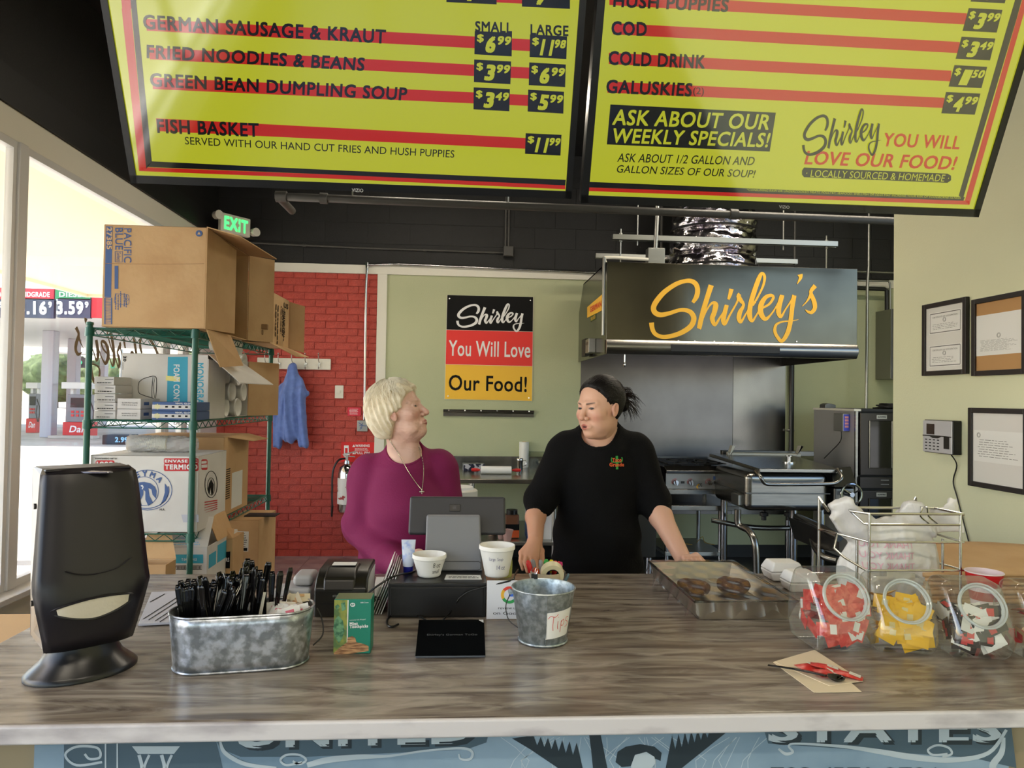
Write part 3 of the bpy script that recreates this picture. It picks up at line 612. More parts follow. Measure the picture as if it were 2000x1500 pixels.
# exit sign on the corner
c = P(458, 440, 6.55); ex = thing('exit_sign', 'white emergency exit sign with green letters and two lamps near the ceiling', 'exit sign', tuple(c))
ux = Vector((.62, .78, 0)).normalized(); nx = Vector((.78, -.62, 0)).normalized(); uz = Vector((0, 0, 1))
MB().obox(c, (ux, nx, uz), (.15, .025, .085)).build('housing', m_white, ex, bevel=.008)
mb = MB(); print_text(mb, 'EXIT', c-ux*.12-uz*.06+nx*.027, ux*.24, uz*.12, .04); mb.build('lettering', mat('exit green lit', (70, 230, 110), .4, emit=1.1), ex)
MB().obox(Vector(((c.x+.03), (c.y+YB-.02)/2, c.z)), ((1, 0, 0), (0, 1, 0), (0, 0, 1)), (.012, (YB-.02-c.y)/2, .012)).build('wall_bracket', m_white, ex)
for s in (-1, 1):
    q = c+ux*.19*s-uz*.03*(1 if s > 0 else -1.6)+nx*.03; MB().cyl(q-nx*.03, q+nx*.03, .035, .04, 14).build('lamp', m_white, ex, smooth=True)
# pipes and conduits
def pipe(name, pts, r, m, lab, cat='pipe', n=10, fittings=()):
    t = MB().tube(pts, r, n).build(name, m, smooth=True); tag(t, lab, cat)
    for f in fittings:
        f = Vector(f[0]), Vector(f[1]); MB().cyl(f[0], f[1], r*1.35, None, n).build('fitting', m, t, smooth=True)
    return t
m_gpipe = mat('dark grey pipe paint', (74, 72, 68), .5)
def Q(px, py, Y=None): return P(px, py, Y or YB-.06)
a, b = P(545, 384, 4.6), P(1120, 407, 4.6); c = P(1780, 434, 4.6)
pp = pipe('gas_pipe', [a+Vector((0, .35, 0)), a+Vector((-.005, .02, 0)), a, b, c+Vector((.5, 0, 0))], .026, m_gpipe, 'long grey gas pipe crossing the room just under the menu screens', fittings=((a+Vector((-.02, 0, 0)), a+Vector((.05, 0, .001))), (P(1425, 418, 4.6), P(1440, 419, 4.6)), (P(625, 387, 4.6), P(640, 388, 4.6))))
for x, y in ((688, 372), (992, 388)): MB().cyl(P(x, y+15, 4.6), Vector((P(x, y, 4.6).x, 4.6, ZC)), .006, None, 6).build('hanger_rod', m_galv, pp)
jb = bx('junction_box', m_gpipe, P(983, 502, YB-.02), P(1003, 481, YB-.09), bevel=.004); tag(jb, 'grey square junction box on the black upper wall', 'junction box')
t = pipe('conduit', [Q(486, 474, YB-.03), Q(700, 484, YB-.03), Q(983, 494, YB-.03)], .011, m_gpipe, 'thin dark conduit running left from the junction box', 'conduit', fittings=((Q(590, 479, YB-.03), Q(597, 479.3, YB-.03)), (Q(827, 489, YB-.03), Q(833, 489.3, YB-.03))))
t = pipe('conduit', [Q(987, 482, YB-.03), Q(988.5, 390, YB-.03), Q(989, 340, YB-.03)], .011, m_gpipe, 'left one of the twin dark conduits rising from the junction box', 'conduit'); t = pipe('conduit', [Q(993, 482, YB-.03), Q(994.5, 390, YB-.03), Q(995, 340, YB-.03)], .011, m_gpipe, 'right one of the twin dark conduits rising from the junction box', 'conduit')
t = pipe('conduit', [Q(711, 820, YB-.04), Q(712, 780), Q(715, 560), Q(717, 518), Q(719, 517, YB-.05), Q(778, 516, YB-.05), Q(960, 524, YB-.05), Q(1100, 530, YB-.05), Q(1180, 534, YB-.05)], .012, m_chrome, 'shiny steel conduit down the brick wall edge and along the white trim', 'conduit', fittings=((Q(717, 513), Q(717, 524)), (Q(712, 776), Q(712, 790)), (Q(776, 516, YB-.05), Q(781, 516, YB-.05))))
ob = bx('junction_box', m_galv, P(699, 842, YB-.01), P(718, 821, YB-.07), bevel=.004); tag(ob, 'small steel electrical box with marker scribble at the foot of the conduit', 'junction box')
pl_ = Plane((0, YB-.0705, 0), (0, -1, 0)); mb = MB()
for s in ([(700, 825), (707, 830), (705, 828)], [(702, 831), (716, 832)], [(708, 826), (706, 838)], [(705, 834), (703, 839)]): ribbon(mb, s, .6, lambda x, y: pl_.at(x, y, .001), 3)
mb.build('marker_scribble', m_blue, ob)
yt = bx('warning_tag', mat('tag yellow', (226, 160, 30), .5), P(711, 817, YB-.012), P(724, 790, YB-.016)); tag(yt, 'yellow tag behind the steel conduit on the brick wall', 'tag')
# switch plate, notices
sp = bx('switch_plate', m_white, P(654, 778, YB-.009), P(671, 753, YB-.018), bevel=.003); tag(sp, 'white switch plate on the red brick wall', 'switch'); bx('toggle', m_white, P(661, 768, YB-.016), P(664, 763, YB-.03), sp)
rn = bx('notice', mat('notice red', (214, 40, 66), .5), P(679, 812, YB-.009), P(705, 796, YB-.013)); tag(rn, 'small red notice with white print left of the conduit', 'notice')
pn = Plane((0, YB-.0135, 0), (0, -1, 0)); mb = MB(); lines(mb, pn.at(682, 810), pn.at(703, 810)-pn.at(682, 810), pn.at(682, 798)-pn.at(682, 810), 5, random); mb.build('small_print', m_wht, rn)
fn = bx('extinguisher_sign', mat('sign red', (214, 34, 32), .5), P(666, 902, YB-.009), P(735, 864, YB-.014)); tag(fn, 'red fire extinguisher sign with white arrow and warning', 'sign')
mb = MB(); ppx(mb, pn, [(672, 870), (681, 870), (681, 887), (684, 887), (676.5, 897), (669, 887), (672, 887)], .001); lpx(mb, 'WARNING', pn, (694, 873), (722, 873), (694, 868), .03, lift=.001); lpx(mb, 'PULL PIN', pn, (694, 887), (722, 887), (694, 882), .03, lift=.001); ppx(mb, pn, [(688, 873), (691, 868), (694, 873)], .001); ppx(mb, pn, [(688, 887), (691, 882), (694, 887)], .001)
lines(mb, pn.at(692, 881), pn.at(722, 881)-pn.at(692, 881), pn.at(692, 875)-pn.at(692, 881), 3, random, Vector((0, -.001, 0))); mb.build('white_print', m_wht, fn)
mb = MB(); ppx(mb, pn, [(674, 875), (679, 875), (679, 885), (674, 885)], .0015); mb.build('arrow_pictogram', mat('sign red', ()), fn)
# fire extinguisher
c = P(676, 1000, YB-.11); fe = thing('fire_extinguisher', 'silver fire extinguisher with black hose hung on the brick wall', 'fire extinguisher', tuple(c))
MB().lathe(c, [(0, 0), (.075, .005), (.083, .03), (.083, .36), (.07, .42), (.03, .45), (.025, .48), (0, .48)], 24).build('tank', m_chrome, fe, smooth=True)
MB().lathe(c, [(.0842, .08), (.0842, .32)], 24).build('label_band', mat('extinguisher label', (214, 212, 208), .5, c2=(150, 40, 40), scale=14, ramp=(.6, .62)), fe, smooth=True)
mb = MB(); mb.box(c+Vector((-.012, -.02, .48)), c+Vector((.012, .02, .53))); mb.obox(c+Vector((.02, 0, .55)), ((1, 0, .25), (0, 1, 0), (-.25, 0, 1)), (.06, .01, .006)); mb.obox(c+Vector((.02, 0, .52)), ((1, 0, -.1), (0, 1, 0), (.1, 0, 1)), (.055, .01, .005)); mb.build('valve_handle', m_chrome, fe)
mb = MB(); mb.tube(smoothpath([c+Vector(v) for v in ((-.01, 0, .5), (-.08, -.01, .48), (-.125, -.02, .38), (-.13, -.02, .2), (-.125, -.02, .06))], 6), .009, 8); mb.cyl(c+Vector((-.125, -.02, .06)), c+Vector((-.128, -.02, -.04)), .012, .008, 8); mb.build('hose', m_blk, fe, smooth=True)
# coat hooks and jacket
hr = bx('coat_rack', m_white, P(503, 720, YB-.009), P(646, 701, YB-.03), bevel=.004); tag(hr, 'white wooden coat rack with five metal hooks on the brick wall', 'coat rack')
m_hook = mat('satin nickel hook', (190, 188, 182), .3, 1)
for x in (520, 546, 572, 598, 624):
    c = P(x, 710, YB-.03); mb = MB()
    mb.cyl(c+Vector((0, .005, 0)), c+Vector((0, -.012, 0)), .011, None, 12)
    mb.tube(smoothpath([c+Vector(v) for v in ((0, -.008, .01), (0, -.04, .02), (0, -.06, .06), (0, -.055, .09))], 5), .0045, 6); mb.tube(smoothpath([c+Vector(v) for v in ((0, -.008, -.005), (0, -.02, -.045), (0, -.05, -.045), (0, -.055, -.01))], 5), .0045, 6); mb.ell(c+Vector((0, -.055, .092)), .008, 8, 6)
    mb.build('hook', m_hook, hr, smooth=True)
m_jk = mat('blue cotton cloth', (104, 130, 196), .85, c2=(92, 116, 182), scale=20, sheen=.3)
t0 = P(571, 712, YB-.09); sc = P(571, 712, YB).x
def jx(px, py, y=.1): return P(px, py, YB-y)
def jacket(p):
    d = d_cap(p, jx(571, 716), jx(563, 770, .11), .035, .085)
    d = smin(d, d_cap(p, jx(560, 775, .11), jx(566, 848, .1), .10, .085), .05)
    d = smin(d, d_cap(p, jx(545, 768, .1), jx(542, 868, .1), .055, .042), .02)
    d = smin(d, d_cap(p, jx(585, 765, .13), jx(594, 866, .12), .058, .045), .02)
    d = smin(d, d_cap(p, jx(573, 722, .1), jx(592, 768, .12), .03, .05), .03)
    fold = .009*np.sin((p[0]-sc)*90+(p[2]-1.6)*9*np.sign(p[0]-sc+.02)+1.5*np.sin(p[2]*6))*np.clip((1.95-p[2])*2.5, .25, 1)
    d = d+fold+.004*noise3(p, 38, 3)
    return smax(d, -(p[2]-jx(560, 878).z), .005)
lo = jx(525, 885, .25); hi = jx(612, 705, -.0)
V, Fc = surfnet(jacket, (lo.x, YB-.26, lo.z-.03), (hi.x, YB-.002, hi.z+.04), .0075)
jk = np_obj('jacket', V, Fc, m_jk); tag(jk, 'pale blue jacket hanging by its collar from the middle hook', 'jacket')
mb = MB(); mb.add([jx(555, 842, .13), jx(580, 842, .14), jx(579, 856, .12), jx(556, 857, .12)], [(0, 1, 2, 3)]); mb.build('lining_hem', mat('dark lining', (60, 66, 70), .8), jk, solid=.01)
# wall sign
x0, x1 = P(869, 700, YB).x, P(1041, 700, YB).x; ps = Plane((0, YB-.02, 0), (0, -1, 0))
corner = [ps.at(873, 576), ps.at(1042, 580), ps.at(1039.5, 783.5), ps.at(868, 779.5)]
A, B, C_, D_ = corner; sg = thing('wall_sign', 'black, red and yellow striped metal sign on the green wall', 'sign', tuple((D_+C_)/2))
L = lambda u, v, e=0: D_+(C_-D_)*u+((A-D_)*(1-u)+(B-C_)*u)*v+Vector((0, -e, 0))
MB().hexa([L(0, 0), L(1, 0), L(1, 1), L(0, 1)], (0, .006, 0)).build('panel', m_white, sg)
for v0, v1, n, m in ((.665, 1, 'black_stripe', m_ink), (.333, .665, 'red_stripe', mat('sign stripe red', (236, 52, 46), .4)), (0, .333, 'yellow_stripe', mat('sign stripe yellow', (248, 194, 56), .4))):
    MB().poly([L(.004, v0+.002, .0006), L(.996, v0+.002, .0006), L(.996, v1-.001, .0006), L(.004, v1-.001, .0006)]).build(n, m, sg)
mb = MB(); script(mb, lambda x, y: L(.115+(x-90)/1455*.78, .948-(y-105)/690*.27-(x-90)/1455*.02, .0015)+Vector((0, 0, 0)), w=1.15)
print_text(mb, 'You Will Love', L(.035, .415, .0015), L(.97, .415)-L(.035, .415), L(.035, .565)-L(.035, .415), .012); mb.build('white_lettering', m_wht, sg)
mb = MB(); print_text(mb, 'Our Food!', L(.045, .085, .0015), L(.935, .085)-L(.045, .085), L(.045, .235)-L(.045, .085), .014); mb.build('black_lettering', m_ink, sg)
mb = MB(); [mb.cyl(L(u, v, .002), L(u, v, -.002), .006, None, 10) for u, v in ((.03, .965), (.965, .965), (.04, .03), (.96, .03))]; 
for u, v in ((.03, .965), (.965, .965), (.04, .03), (.96, .03)): MB().cyl(L(u, v, .004), L(u, v, -.002), .007, .007, 10).build('screw', m_chrome, sg)
kb = thing('magnetic_rail', 'shiny steel rail mounted under the striped sign', 'rail', tuple(P(954, 805, YB-.02)))
a, b = P(866, 805, YB-.012), P(1042, 808, YB-.012); z = (a.z+b.z)/2
mb = MB(); mb.poly([(a.x, YB-.012, z+.03), (a.x, YB-.055, z+.03), (a.x, YB-.05, z+.005), (a.x, YB-.03, z-.005), (a.x, YB-.028, z-.035), (a.x, YB-.012, z-.035)], (b.x-a.x, 0, 0)); mb.build('channel', m_ss, kb)
for i in range(6): q = a.x+(b.x-a.x)*(.06+.177*i); MB().cyl((q, YB-.054, z+.022), (q, YB-.062, z+.022), .007, None, 8).build('rivet', m_chrome, kb)
# ------------------------------------------------------------------ extraction hood
YH = 5.5; hx0 = P(1185, 600, YH).x; hx1 = P(1674.5, 600, YH).x; hz0 = P(1430, 696, YH).z; hz1 = P(1430, 518, YH).z
hd = thing('extraction_hood', 'large stainless steel extraction hood with yellow script lettering', 'hood', ((hx0+hx1)/2, 6.1, hz0))
m_hood = mat('hood steel', (94, 90, 80), .17, 1, c2=(80, 76, 68), scale=2.2, bump=.03, bscale=6, ramp=(.3, .7))
lip = hz0+.105; yb_ = YB-.014
bx('front_panel', m_hood, (hx0, YH, lip), (hx1, YH+.02, hz1), hd, bevel=.003)
for x, n in ((hx0, 'side_panel'), (hx1-.015, 'side_panel')):
    s = MB().poly([(x, YH+.02, lip), (x, YH+.02, hz1), (x, YB-.25, hz1), (x, yb_, hz1-.25), (x, yb_, hz0), (x, YH+.02, hz0)], (.015, 0, 0)).build(n, m_hood, hd)
    if x == hx0: sdl = s
bx('top_panel', m_ssd, (hx0, YH+.02, hz1-.012), (hx1, YB-.25, hz1), hd)
mb = MB().poly([(hx0, YH-.006, lip+.01), (hx0, YH-.03, lip-.03), (hx0, YH-.03, lip-.06), (hx0, YH, hz0), (hx0, YH+.06, hz0), (hx0, YH+.06, lip+.01)], (hx1-hx0, 0, 0)); mb.build('front_lip', m_ss, hd, bevel=.004)
mb = MB().box((hx0+.015, YH+.06, hz0+.03), (hx1-.015, YH+.28, hz0+.035)); mb.build('lower_flange', m_ssd, hd)
mb = MB().poly([(hx0+.016, YH+.28, hz0+.08), (hx0+.016, yb_, hz0+.42), (hx0+.016, yb_, hz0+.44), (hx0+.016, YH+.28, hz0+.1)], (hx1-hx0-.032, 0, 0)); mb.build('filter_bank', mat('dark filter', (52, 50, 48), .5, .6), hd)
a, b = P(1308, 676, YH), P(1520, 680, YH); bx('grease_rail', m_blkm, (a.x, YH-.034, a.z-.045), (b.x, YH-.006, a.z+.012), hd, bevel=.004)
mb = MB()
ph = Plane((0, YH-.0008, 0), (0, -1, 0)); script(mb, lambda x, y: ph.at(1250+x/5, 510+y/5, .001), True); mb.build('lettering', mat('hood lettering yellow', (232, 176, 42), .5), hd)
mb = MB(); 
for x, y in ((1325, 666), (1357, 666.5), (1395, 667), (1432, 668), (1556, 667)): MB().cyl(P(x, y, YH-.01), P(x, y, YH+.002), .006, None, 8).build('rivet', m_chrome, hd)
pz = Plane((hx0-.001, 0, 0), (-1, 0, 0))
for pts, m, n in (([(1147, 600), (1176, 575), (1176, 606), (1147, 621)], m_yel, 'german_sticker'), ([(1153, 619), (1164, 612), (1164, 623), (1153, 629)], mat('sticker green', (60, 84, 40), .5), 'to_go_sticker')):
    st = MB(); ppx(st, pz, pts, .001); st = st.build(n, m, hd)
mb = MB(); a, b, c = pz.at(1153, 611, .0025), pz.at(1175, 598.5, .0025), pz.at(1153, 600, .0025); print_text(mb, 'GERMAN', a, b-a, c-a, .03); mb.build('sticker_lettering', m_redp, hd)
mb = MB(); a, b, c = pz.at(1154.5, 627, .0025), pz.at(1163, 621.5, .0025), pz.at(1154.5, 621, .0025); print_text(mb, 'TO GO', a, b-a, c-a, .02); mb.build('sticker_lettering', m_yel, hd)
c = pz.at(1160, 676); eb = MB().obox(c+Vector((-.03, 0, 0)), ((1, 0, 0), (0, 1, 0), (0, 0, 1)), (.03, .08, .06)).build('switch_box', m_galv, hd, bevel=.004); MB().obox(c+Vector((-.033, .22, 0)), ((1, 0, 0), (0, 1, 0), (0, 0, 1)), (.02, .09, .075)).build('cover_plate', m_blkm, hd)
for s in range(3): MB().cyl(c+Vector((-.062, -.05+.045*s, .02)), c+Vector((-.058, -.05+.045*s, .02)), .014, None, 10).build('knockout', m_ssd, hd)
a = Vector((hx0-.02, YH+.03, c.z+.05)); MB().cyl(a, (a.x, a.y, hz1+.04), .013, None, 10).build('conduit', m_galv, hd, smooth=True)
a = P(1220, 690, YH+.03); mb = MB(); mb.cyl(a, a-Vector((0, 0, .07)), .006, None, 8); mb.ell(a-Vector((0, 0, .09)), (.012, .012, .02), 8, 6); mb.build('nozzle', m_chrome, hd, smooth=True)
hp = P(1277, 505, YH+.1); tag(bx('junction_box', m_galv, P(1266, 517, YH+.05), P(1293, 489, YH+.14), bevel=.004), 'grey square junction box on top of the hood front', 'junction box')
pipe('conduit', [P(1280, 490, YH+.1), P(1284, 412, YH+.1), P(1284, 340, YH+.1)], .018, m_galv, 'grey conduit rising from the box on the hood', 'conduit'); 
pipe('conduit', [P(1182, 512, YH+.06), P(1182, 503, YH+.06), P(1200, 503, YH+.06), P(1266, 507, YH+.06)], .014, m_white, 'white conduit along the top left of the hood to its box', 'conduit')
# strut channels and rods
def strut(x0, x1, y0, y1, Y, lab):
    a, b = P(x0, y0, Y), P(x1, y1, Y); z = (a.z+b.z)/2; t = thing('strut_channel', lab, 'strut', ((a.x+b.x)/2, Y, z))
    mb = MB().box((a.x, Y-.02, z+.018), (b.x, Y+.02, z+.022)); mb.box((a.x, Y-.022, z-.022), (b.x, Y-.018, z+.022)); mb.box((a.x, Y+.018, z-.022), (b.x, Y+.022, z+.022)); mb.box((a.x, Y-.022, z-.022), (b.x, Y-.008, z-.018)); mb.box((a.x, Y+.008, z-.022), (b.x, Y+.022, z-.018)); mb.build('channel', m_galv, t); return t, z
t1, z1 = strut(1196, 1634, 463, 478, 5.62, 'upper galvanised strut channel above the hood front')
t2, z2 = strut(1163, 1556, 498, 514, 6.35, 'lower galvanised strut channel above the hood rear')
for x, Y, t, z, up in ((1212, 5.62, t1, z1, 0), (1614, 5.62, t1, z1, 0)):
    q = P(x, 480, Y); mb = MB(); mb.cyl((q.x, Y, hz1), (q.x, Y, z+.07), .006, None, 8); mb.cyl((q.x, Y, z+.022), (q.x, Y, z+.035), .014, None, 6); mb.cyl((q.x, Y, z-.035), (q.x, Y, z-.022), .014, None, 6); mb.build('threaded_rod', m_galv, t, smooth=True)
for x in (1245, 1530): q = P(x, 450, 5.62); MB().cyl((q.x, 5.62, z1-.06), (q.x, 5.62, ZC), .006, None, 8).build('threaded_rod', m_galv, t1, smooth=True)
for x in (1292, 1552): q = P(x, 450, 6.35); MB().cyl((q.x, 6.35, z2-.03), (q.x, 6.35, ZC), .012, None, 8).build('threaded_rod', m_gpipe, t2, smooth=True)
q = P(1696, 450, 5.8); pipe('conduit', [P(1692, 800, 6.6), P(1694, 560, 6.6), P(1696, 520, 6.6), P(1697, 340, 6.6)], .014, m_galv, 'tall bare conduit between the hood and the right wall corner', 'conduit')
# foil duct
dc = P(1390, 515, 6.15); R = .385
def ductf(u, v):
    z = v*1.25; a = 2*math.pi*u; k = math.sin(a*9+z*31)*.35+math.sin(a*17-z*47+1)*.3+math.sin(a*5+z*83)*.35
    prof = R*(1-.06*(v*6 % 1 < .08))*(1-.16*v)*(1+.05*math.sin(v*6*math.pi)**2)
    rr = prof+.012*k; return Vector((dc.x+.04*v+rr*math.cos(a), dc.y+rr*.8*math.sin(a), hz1-.02+z))
m_foil = mat('crumpled foil', (200, 198, 196), .16, 1, c2=(168, 160, 172), scale=4, bump=.9, bscale=16)
du = MB().grid(ductf, 120, 90).build('duct', m_foil, smooth=True, weld=True); tag(du, 'foil wrapped round exhaust duct rising from the hood', 'duct')
for v in (.09, .36, .62, .9): mb = MB(); mb.tube([ductf(i/40, v)+Vector((0, 0, 0)) for i in range(40)], .009, 6, closed=True); mb.build('strap', m_blkm, du, smooth=True)
# steel backsplash
for i, (x0, x1) in enumerate(((1132, 1431), (1431, 1534))):
    a, b = P(x0, 900, YB-.03), P(x1, 900, YB-.03); bp = bx('backsplash_sheet', mat('backsplash steel %d' % i, (124, 120, 118) if i == 0 else (134, 131, 126), .34 if i == 0 else .24, 1, c2=(108, 104, 102), scale=2.5, ramp=(.25, .75), bump=.02, bscale=5), (a.x+.002, YB-.022, .42), (b.x-.002, YB-.013, hz0+.3)); tag(bp, ['wide dull steel backsplash sheet behind the cook', 'narrow shinier backsplash sheet at the right'][i], 'backsplash', 'steel backsplash sheets')
# vertical gas riser
q = P(1546, 800, YB-.05); t = pipe('gas_riser', [(q.x, q.y, .3), (q.x, q.y, hz0+.12)], .024, mat('black gas pipe', (34, 34, 34), .4), 'black gas pipe standing right of the backsplash', fittings=(((q.x, q.y, P(1546, 905, YB).z), (q.x, q.y, P(1546, 880, YB).z)),))
MB().cyl((q.x-.05, q.y, P(1546, 840, YB).z), (q.x+.03, q.y, P(1546, 840, YB).z), .012, None, 8).build('clamp', m_galv, t)
# ------------------------------------------------------------------ prep table with its shelf and things
YT0, YT1 = 5.75, 6.80; tz = P(950, 936, YT0).z; x0, x1 = P(842, 935, YT0).x, P(1100, 940, YT0).x
x0 -= .25
pt_ = thing('prep_table', 'stainless steel prep table along the green wall', 'table', ((x0+x1)/2, 6.1, 0))
bx('table_top', m_ss, (x0, YT0, tz-.035), (x1, YT1, tz), pt_, bevel=.006); bx('upstand', m_ss, (x0, YT1, tz-.035), (x1, YT1+.015, tz+.10), pt_, bevel=.003)
lz = P(1000, 1058, YT0+.05).z; bx('lower_shelf', m_galv, (x0+.04, YT0+.04, lz-.03), (x1-.04, YT1-.02, lz), pt_, bevel=.004)
for x in (x0+.06, P(922, 960, YT0+.08).x, x1-.06):
    for y in (YT0+.07, YT1-.07): MB().cyl((x, y, 0), (x, y, tz-.035), .02, None, 12).build('leg', m_galv, pt_, smooth=True)
def Z0(px, py, z): return PZ(px, py, z)
c = Z0(1023, 912, tz); tr = thing('paper_towel_roll', 'white paper towel roll standing on the prep table', 'paper towel', tuple(c)); MB().lathe(c, [(.02, 0), (.046, 0), (.047, .24), (.02, .24), (.02, 0)], 24).build('roll', mat('white towel paper', (234, 233, 226), .9, bump=.3, bscale=120), tr, smooth=True); MB().lathe(c, [(.0195, .003), (.0195, .243)], 12).build('core', m_card, tr, smooth=True)
c = P(926, 897, 6.15); c.z = tz+.035; d = P(1008, 904, 6.15); d.z = tz+.035; e = (d-c).normalized()
rp = thing('rolling_pin', 'white rolling pin with red handles lying on the prep table', 'rolling pin', tuple(c-Vector((0, 0, .035)))); MB().cyl(c+e*.06, d-e*.04, .033, None, 20).build('barrel', m_paper, rp, smooth=True, bevel=.003)
for a, s in ((c+e*.055, -1), (d-e*.035, 1)): MB().lathe(a, [(.004, 0), (.008, .005), (.014, .03), (.016, .05), (.012, .075), (0, .08)], 14, ax=e*s).build('handle', mat('red handle', (196, 30, 30), .35), rp, smooth=True)
c = Z0(925, 920, tz); q = MB().obox(c+Vector((0, .05, .032)), ((1, .1, 0), (-.1, 1, 0), (0, 0, 1)), (.095, .06, .032)).build('wrap_box', mat('navy box print', (30, 34, 56), .4, c2=(190, 190, 196), scale=24, ramp=(.55, .57)), bevel=.002); tag(q, 'small navy and white box on the prep table edge', 'box')
c = Z0(1015, 917, tz); sh = thing('shaker', 'chrome shaker with a side handle beside the paper towels', 'shaker', tuple(c)); MB().lathe(c, [(0, 0), (.028, 0), (.03, .005), (.029, .075), (.031, .078), (.031, .1), (.026, .106), (0, .108)], 24).build('cup', m_chrome, sh, smooth=True); MB().tube(smoothpath([c+Vector(v) for v in ((.028, 0, .08), (.055, 0, .085), (.058, 0, .045), (.028, 0, .03))], 5), .004, 6).build('handle', m_chrome, sh, smooth=True)
m_clear = glass('clear plastic', (238, 240, 238), gloss=.05)
c = Z0(1052, 912, tz); cb = thing('clear_bin', 'clear plastic bin with a metal bowl beside the cook', 'bin', tuple(c)); mb = MB(); 
for s in (((-.09, -.06, 0), (.1, -.057, .15)), ((-.09, .057, 0), (.1, .06, .15)), ((-.09, -.06, 0), (-.087, .06, .15)), ((.097, -.06, 0), (.1, .06, .15)), ((-.09, -.06, 0), (.1, .06, .003))): mb.box(c+Vector(s[0]), c+Vector(s[1]))
mb.build('shell', m_clear, cb); mb = MB(); mb.tube([c+Vector(v) for v in ((-.095, -.065, .15), (.105, -.065, .15), (.105, .065, .15), (-.095, .065, .15))], .004, 6, closed=True); mb.build('rim', m_clear, cb); MB().lathe(c+Vector((.01, 0, .006)), [(0, 0), (.03, .002), (.055, .05), (.053, .05), (.028, .006), (0, .004)], 20).build('metal_bowl', m_chrome, cb, smooth=True)
# white bucket on a stool behind the woman
c = PZ(900, 985, .95); c = P(893, 985, 4.6); bk = thing('bucket', 'white round tub half hidden behind the older woman', 'tub', (c.x, c.y, 0.0)); MB().lathe((c.x, c.y, .0), [(0, 0), (.1, 0), (.115, c.z+.04), (.13, c.z+.05), (.13, c.z+.09), (.125, c.z+.095), (.115, c.z+.1), (0, c.z+.1)], 28).build('body', m_white, bk, smooth=True); MB().lathe((c.x, c.y, c.z+.095), [(0, .02), (.1, .02), (.11, .0), (.125, 0), (.13, -.015)], 28).build('lid', m_paper, bk, smooth=True)
# things on the lower shelf
c = Z0(999, 1050, lz); c.y += .0; jr = thing('spice_jar', 'brown spice jar with black lid on the lower shelf', 'jar', tuple(c)); h = P(999, 995, c.y).z-c.z
MB().obox(c+Vector((0, 0, h*.42)), ((1, 0, 0), (0, 1, 0), (0, 0, 1)), (.06, .05, h*.42)).build('jar_body', mat('brown spice jar', (122, 82, 60), .25), jr, bevel=.015, seg=3); MB().cyl(c+Vector((0, 0, h*.84)), c+Vector((0, 0, h)), .048, None, 20).build('lid', m_blk, jr, smooth=True)
bx('label_band', mat('orange label', (214, 90, 40), .5), c+Vector((-.0605, -.0505, .01)), c+Vector((.0605, -.04, .07)), jr); bx('label_top', m_ink, c+Vector((-.0605, -.0506, .07)), c+Vector((.0605, -.04, .12)), jr)
c = Z0(962, 1045, lz); q = MB().lathe(c, [(0, 0), (.035, 0), (.042, .05), (.04, .055), (0, .055)], 18).build('sauce_cup', mat('tan cup', (150, 118, 92), .5), smooth=True); tag(q, 'small tan cup on the lower shelf beside the spice jar', 'cup')
for i, (x, y) in enumerate(((984, 1050), (1006, 1052))):
    c = Z0(980+i*9, 1050, lz)+Vector((0, -.13, 0)) if i else Z0(980, 1052, lz)
    q = MB().lathe(c, [(0, 0), (.03, 0), (.045, .08), (.05, .082), (.05, .09), (.042, .084), (.028, .004), (0, .004)], 20).build('portion_cup', mat('pinkish clear plastic', (196, 160, 150), .2, alpha=.65), smooth=True)
    tag(q, ['left pinkish clear portion cup on the lower shelf', 'right pinkish clear portion cup on the lower shelf'][i], 'cup', 'portion cups')
c = Z0(1050, 1052, lz); bq = thing('carton', 'open white and blue carton of cleaning bottles behind the cook', 'box', tuple(c)); bx('carton_body', m_cardw, c+Vector((-.09, -.02, 0)), c+Vector((.14, .2, .24)), bq); bx('blue_band', m_blue, c+Vector((-.091, -.021, .0)), c+Vector((-.02, .19, .14)), bq)
MB().hexa([c+Vector((-.09, -.02, .24)), c+Vector((.14, -.02, .24)), c+Vector((.16, -.1, .3)), c+Vector((-.12, -.08, .3))], (0, .003, .003)).build('flap', m_card, bq)
for i in range(2): MB().lathe(c+Vector((-.03+.1*i, .08, .2)), [(0, 0), (.04, 0), (.04, .1), (.015, .14), (.015, .17), (0, .17)], 16).build('bottle', m_paper, bq, smooth=True)
# ================================================================== KITCHEN EQUIPMENT
YR = 5.9; FX = lambda px, Y, py=900: P(px, py, Y).x; FZ = lambda py, Y, px=1350: P(px, py, Y).z
m_iron = mat('cast iron', (34, 32, 31), .6)
x0, x1 = FX(1301, YR), FX(1431, YR); zt = FZ(911, YR); zp = FZ(923, YR); zq = FZ(955, YR); zl = FZ(986, YR); zs = FZ(996, YR)
rg = thing('gas_range', 'stainless four knob countertop gas range with black grates', 'range', ((x0+x1)/2, YR+.3, zl))
bx('body', m_ssd, (x0, YR+.02, zq-.02), (x1, YR+.62, zt-.01), rg, bevel=.004)
bx('control_panel', mat('satin steel panel', (160, 158, 154), .42, .7), (x0, YR, zq), (x1, YR+.02, zp), rg, bevel=.002)
MB().poly([(x0-.012, YR-.05, zp-.005), (x0-.012, YR-.055, zp+.02), (x0-.012, YR+.02, zt+.005), (x0-.012, YR+.03, zp-.005)], (x1-x0+.024, 0, 0)).build('bull_nose', m_ss, rg, bevel=.004)
bx('drip_tray', m_ss, (x0+.01, YR-.01, FZ(965, YR)), (x1-.002, YR+.03, zq-.004), rg, bevel=.003)
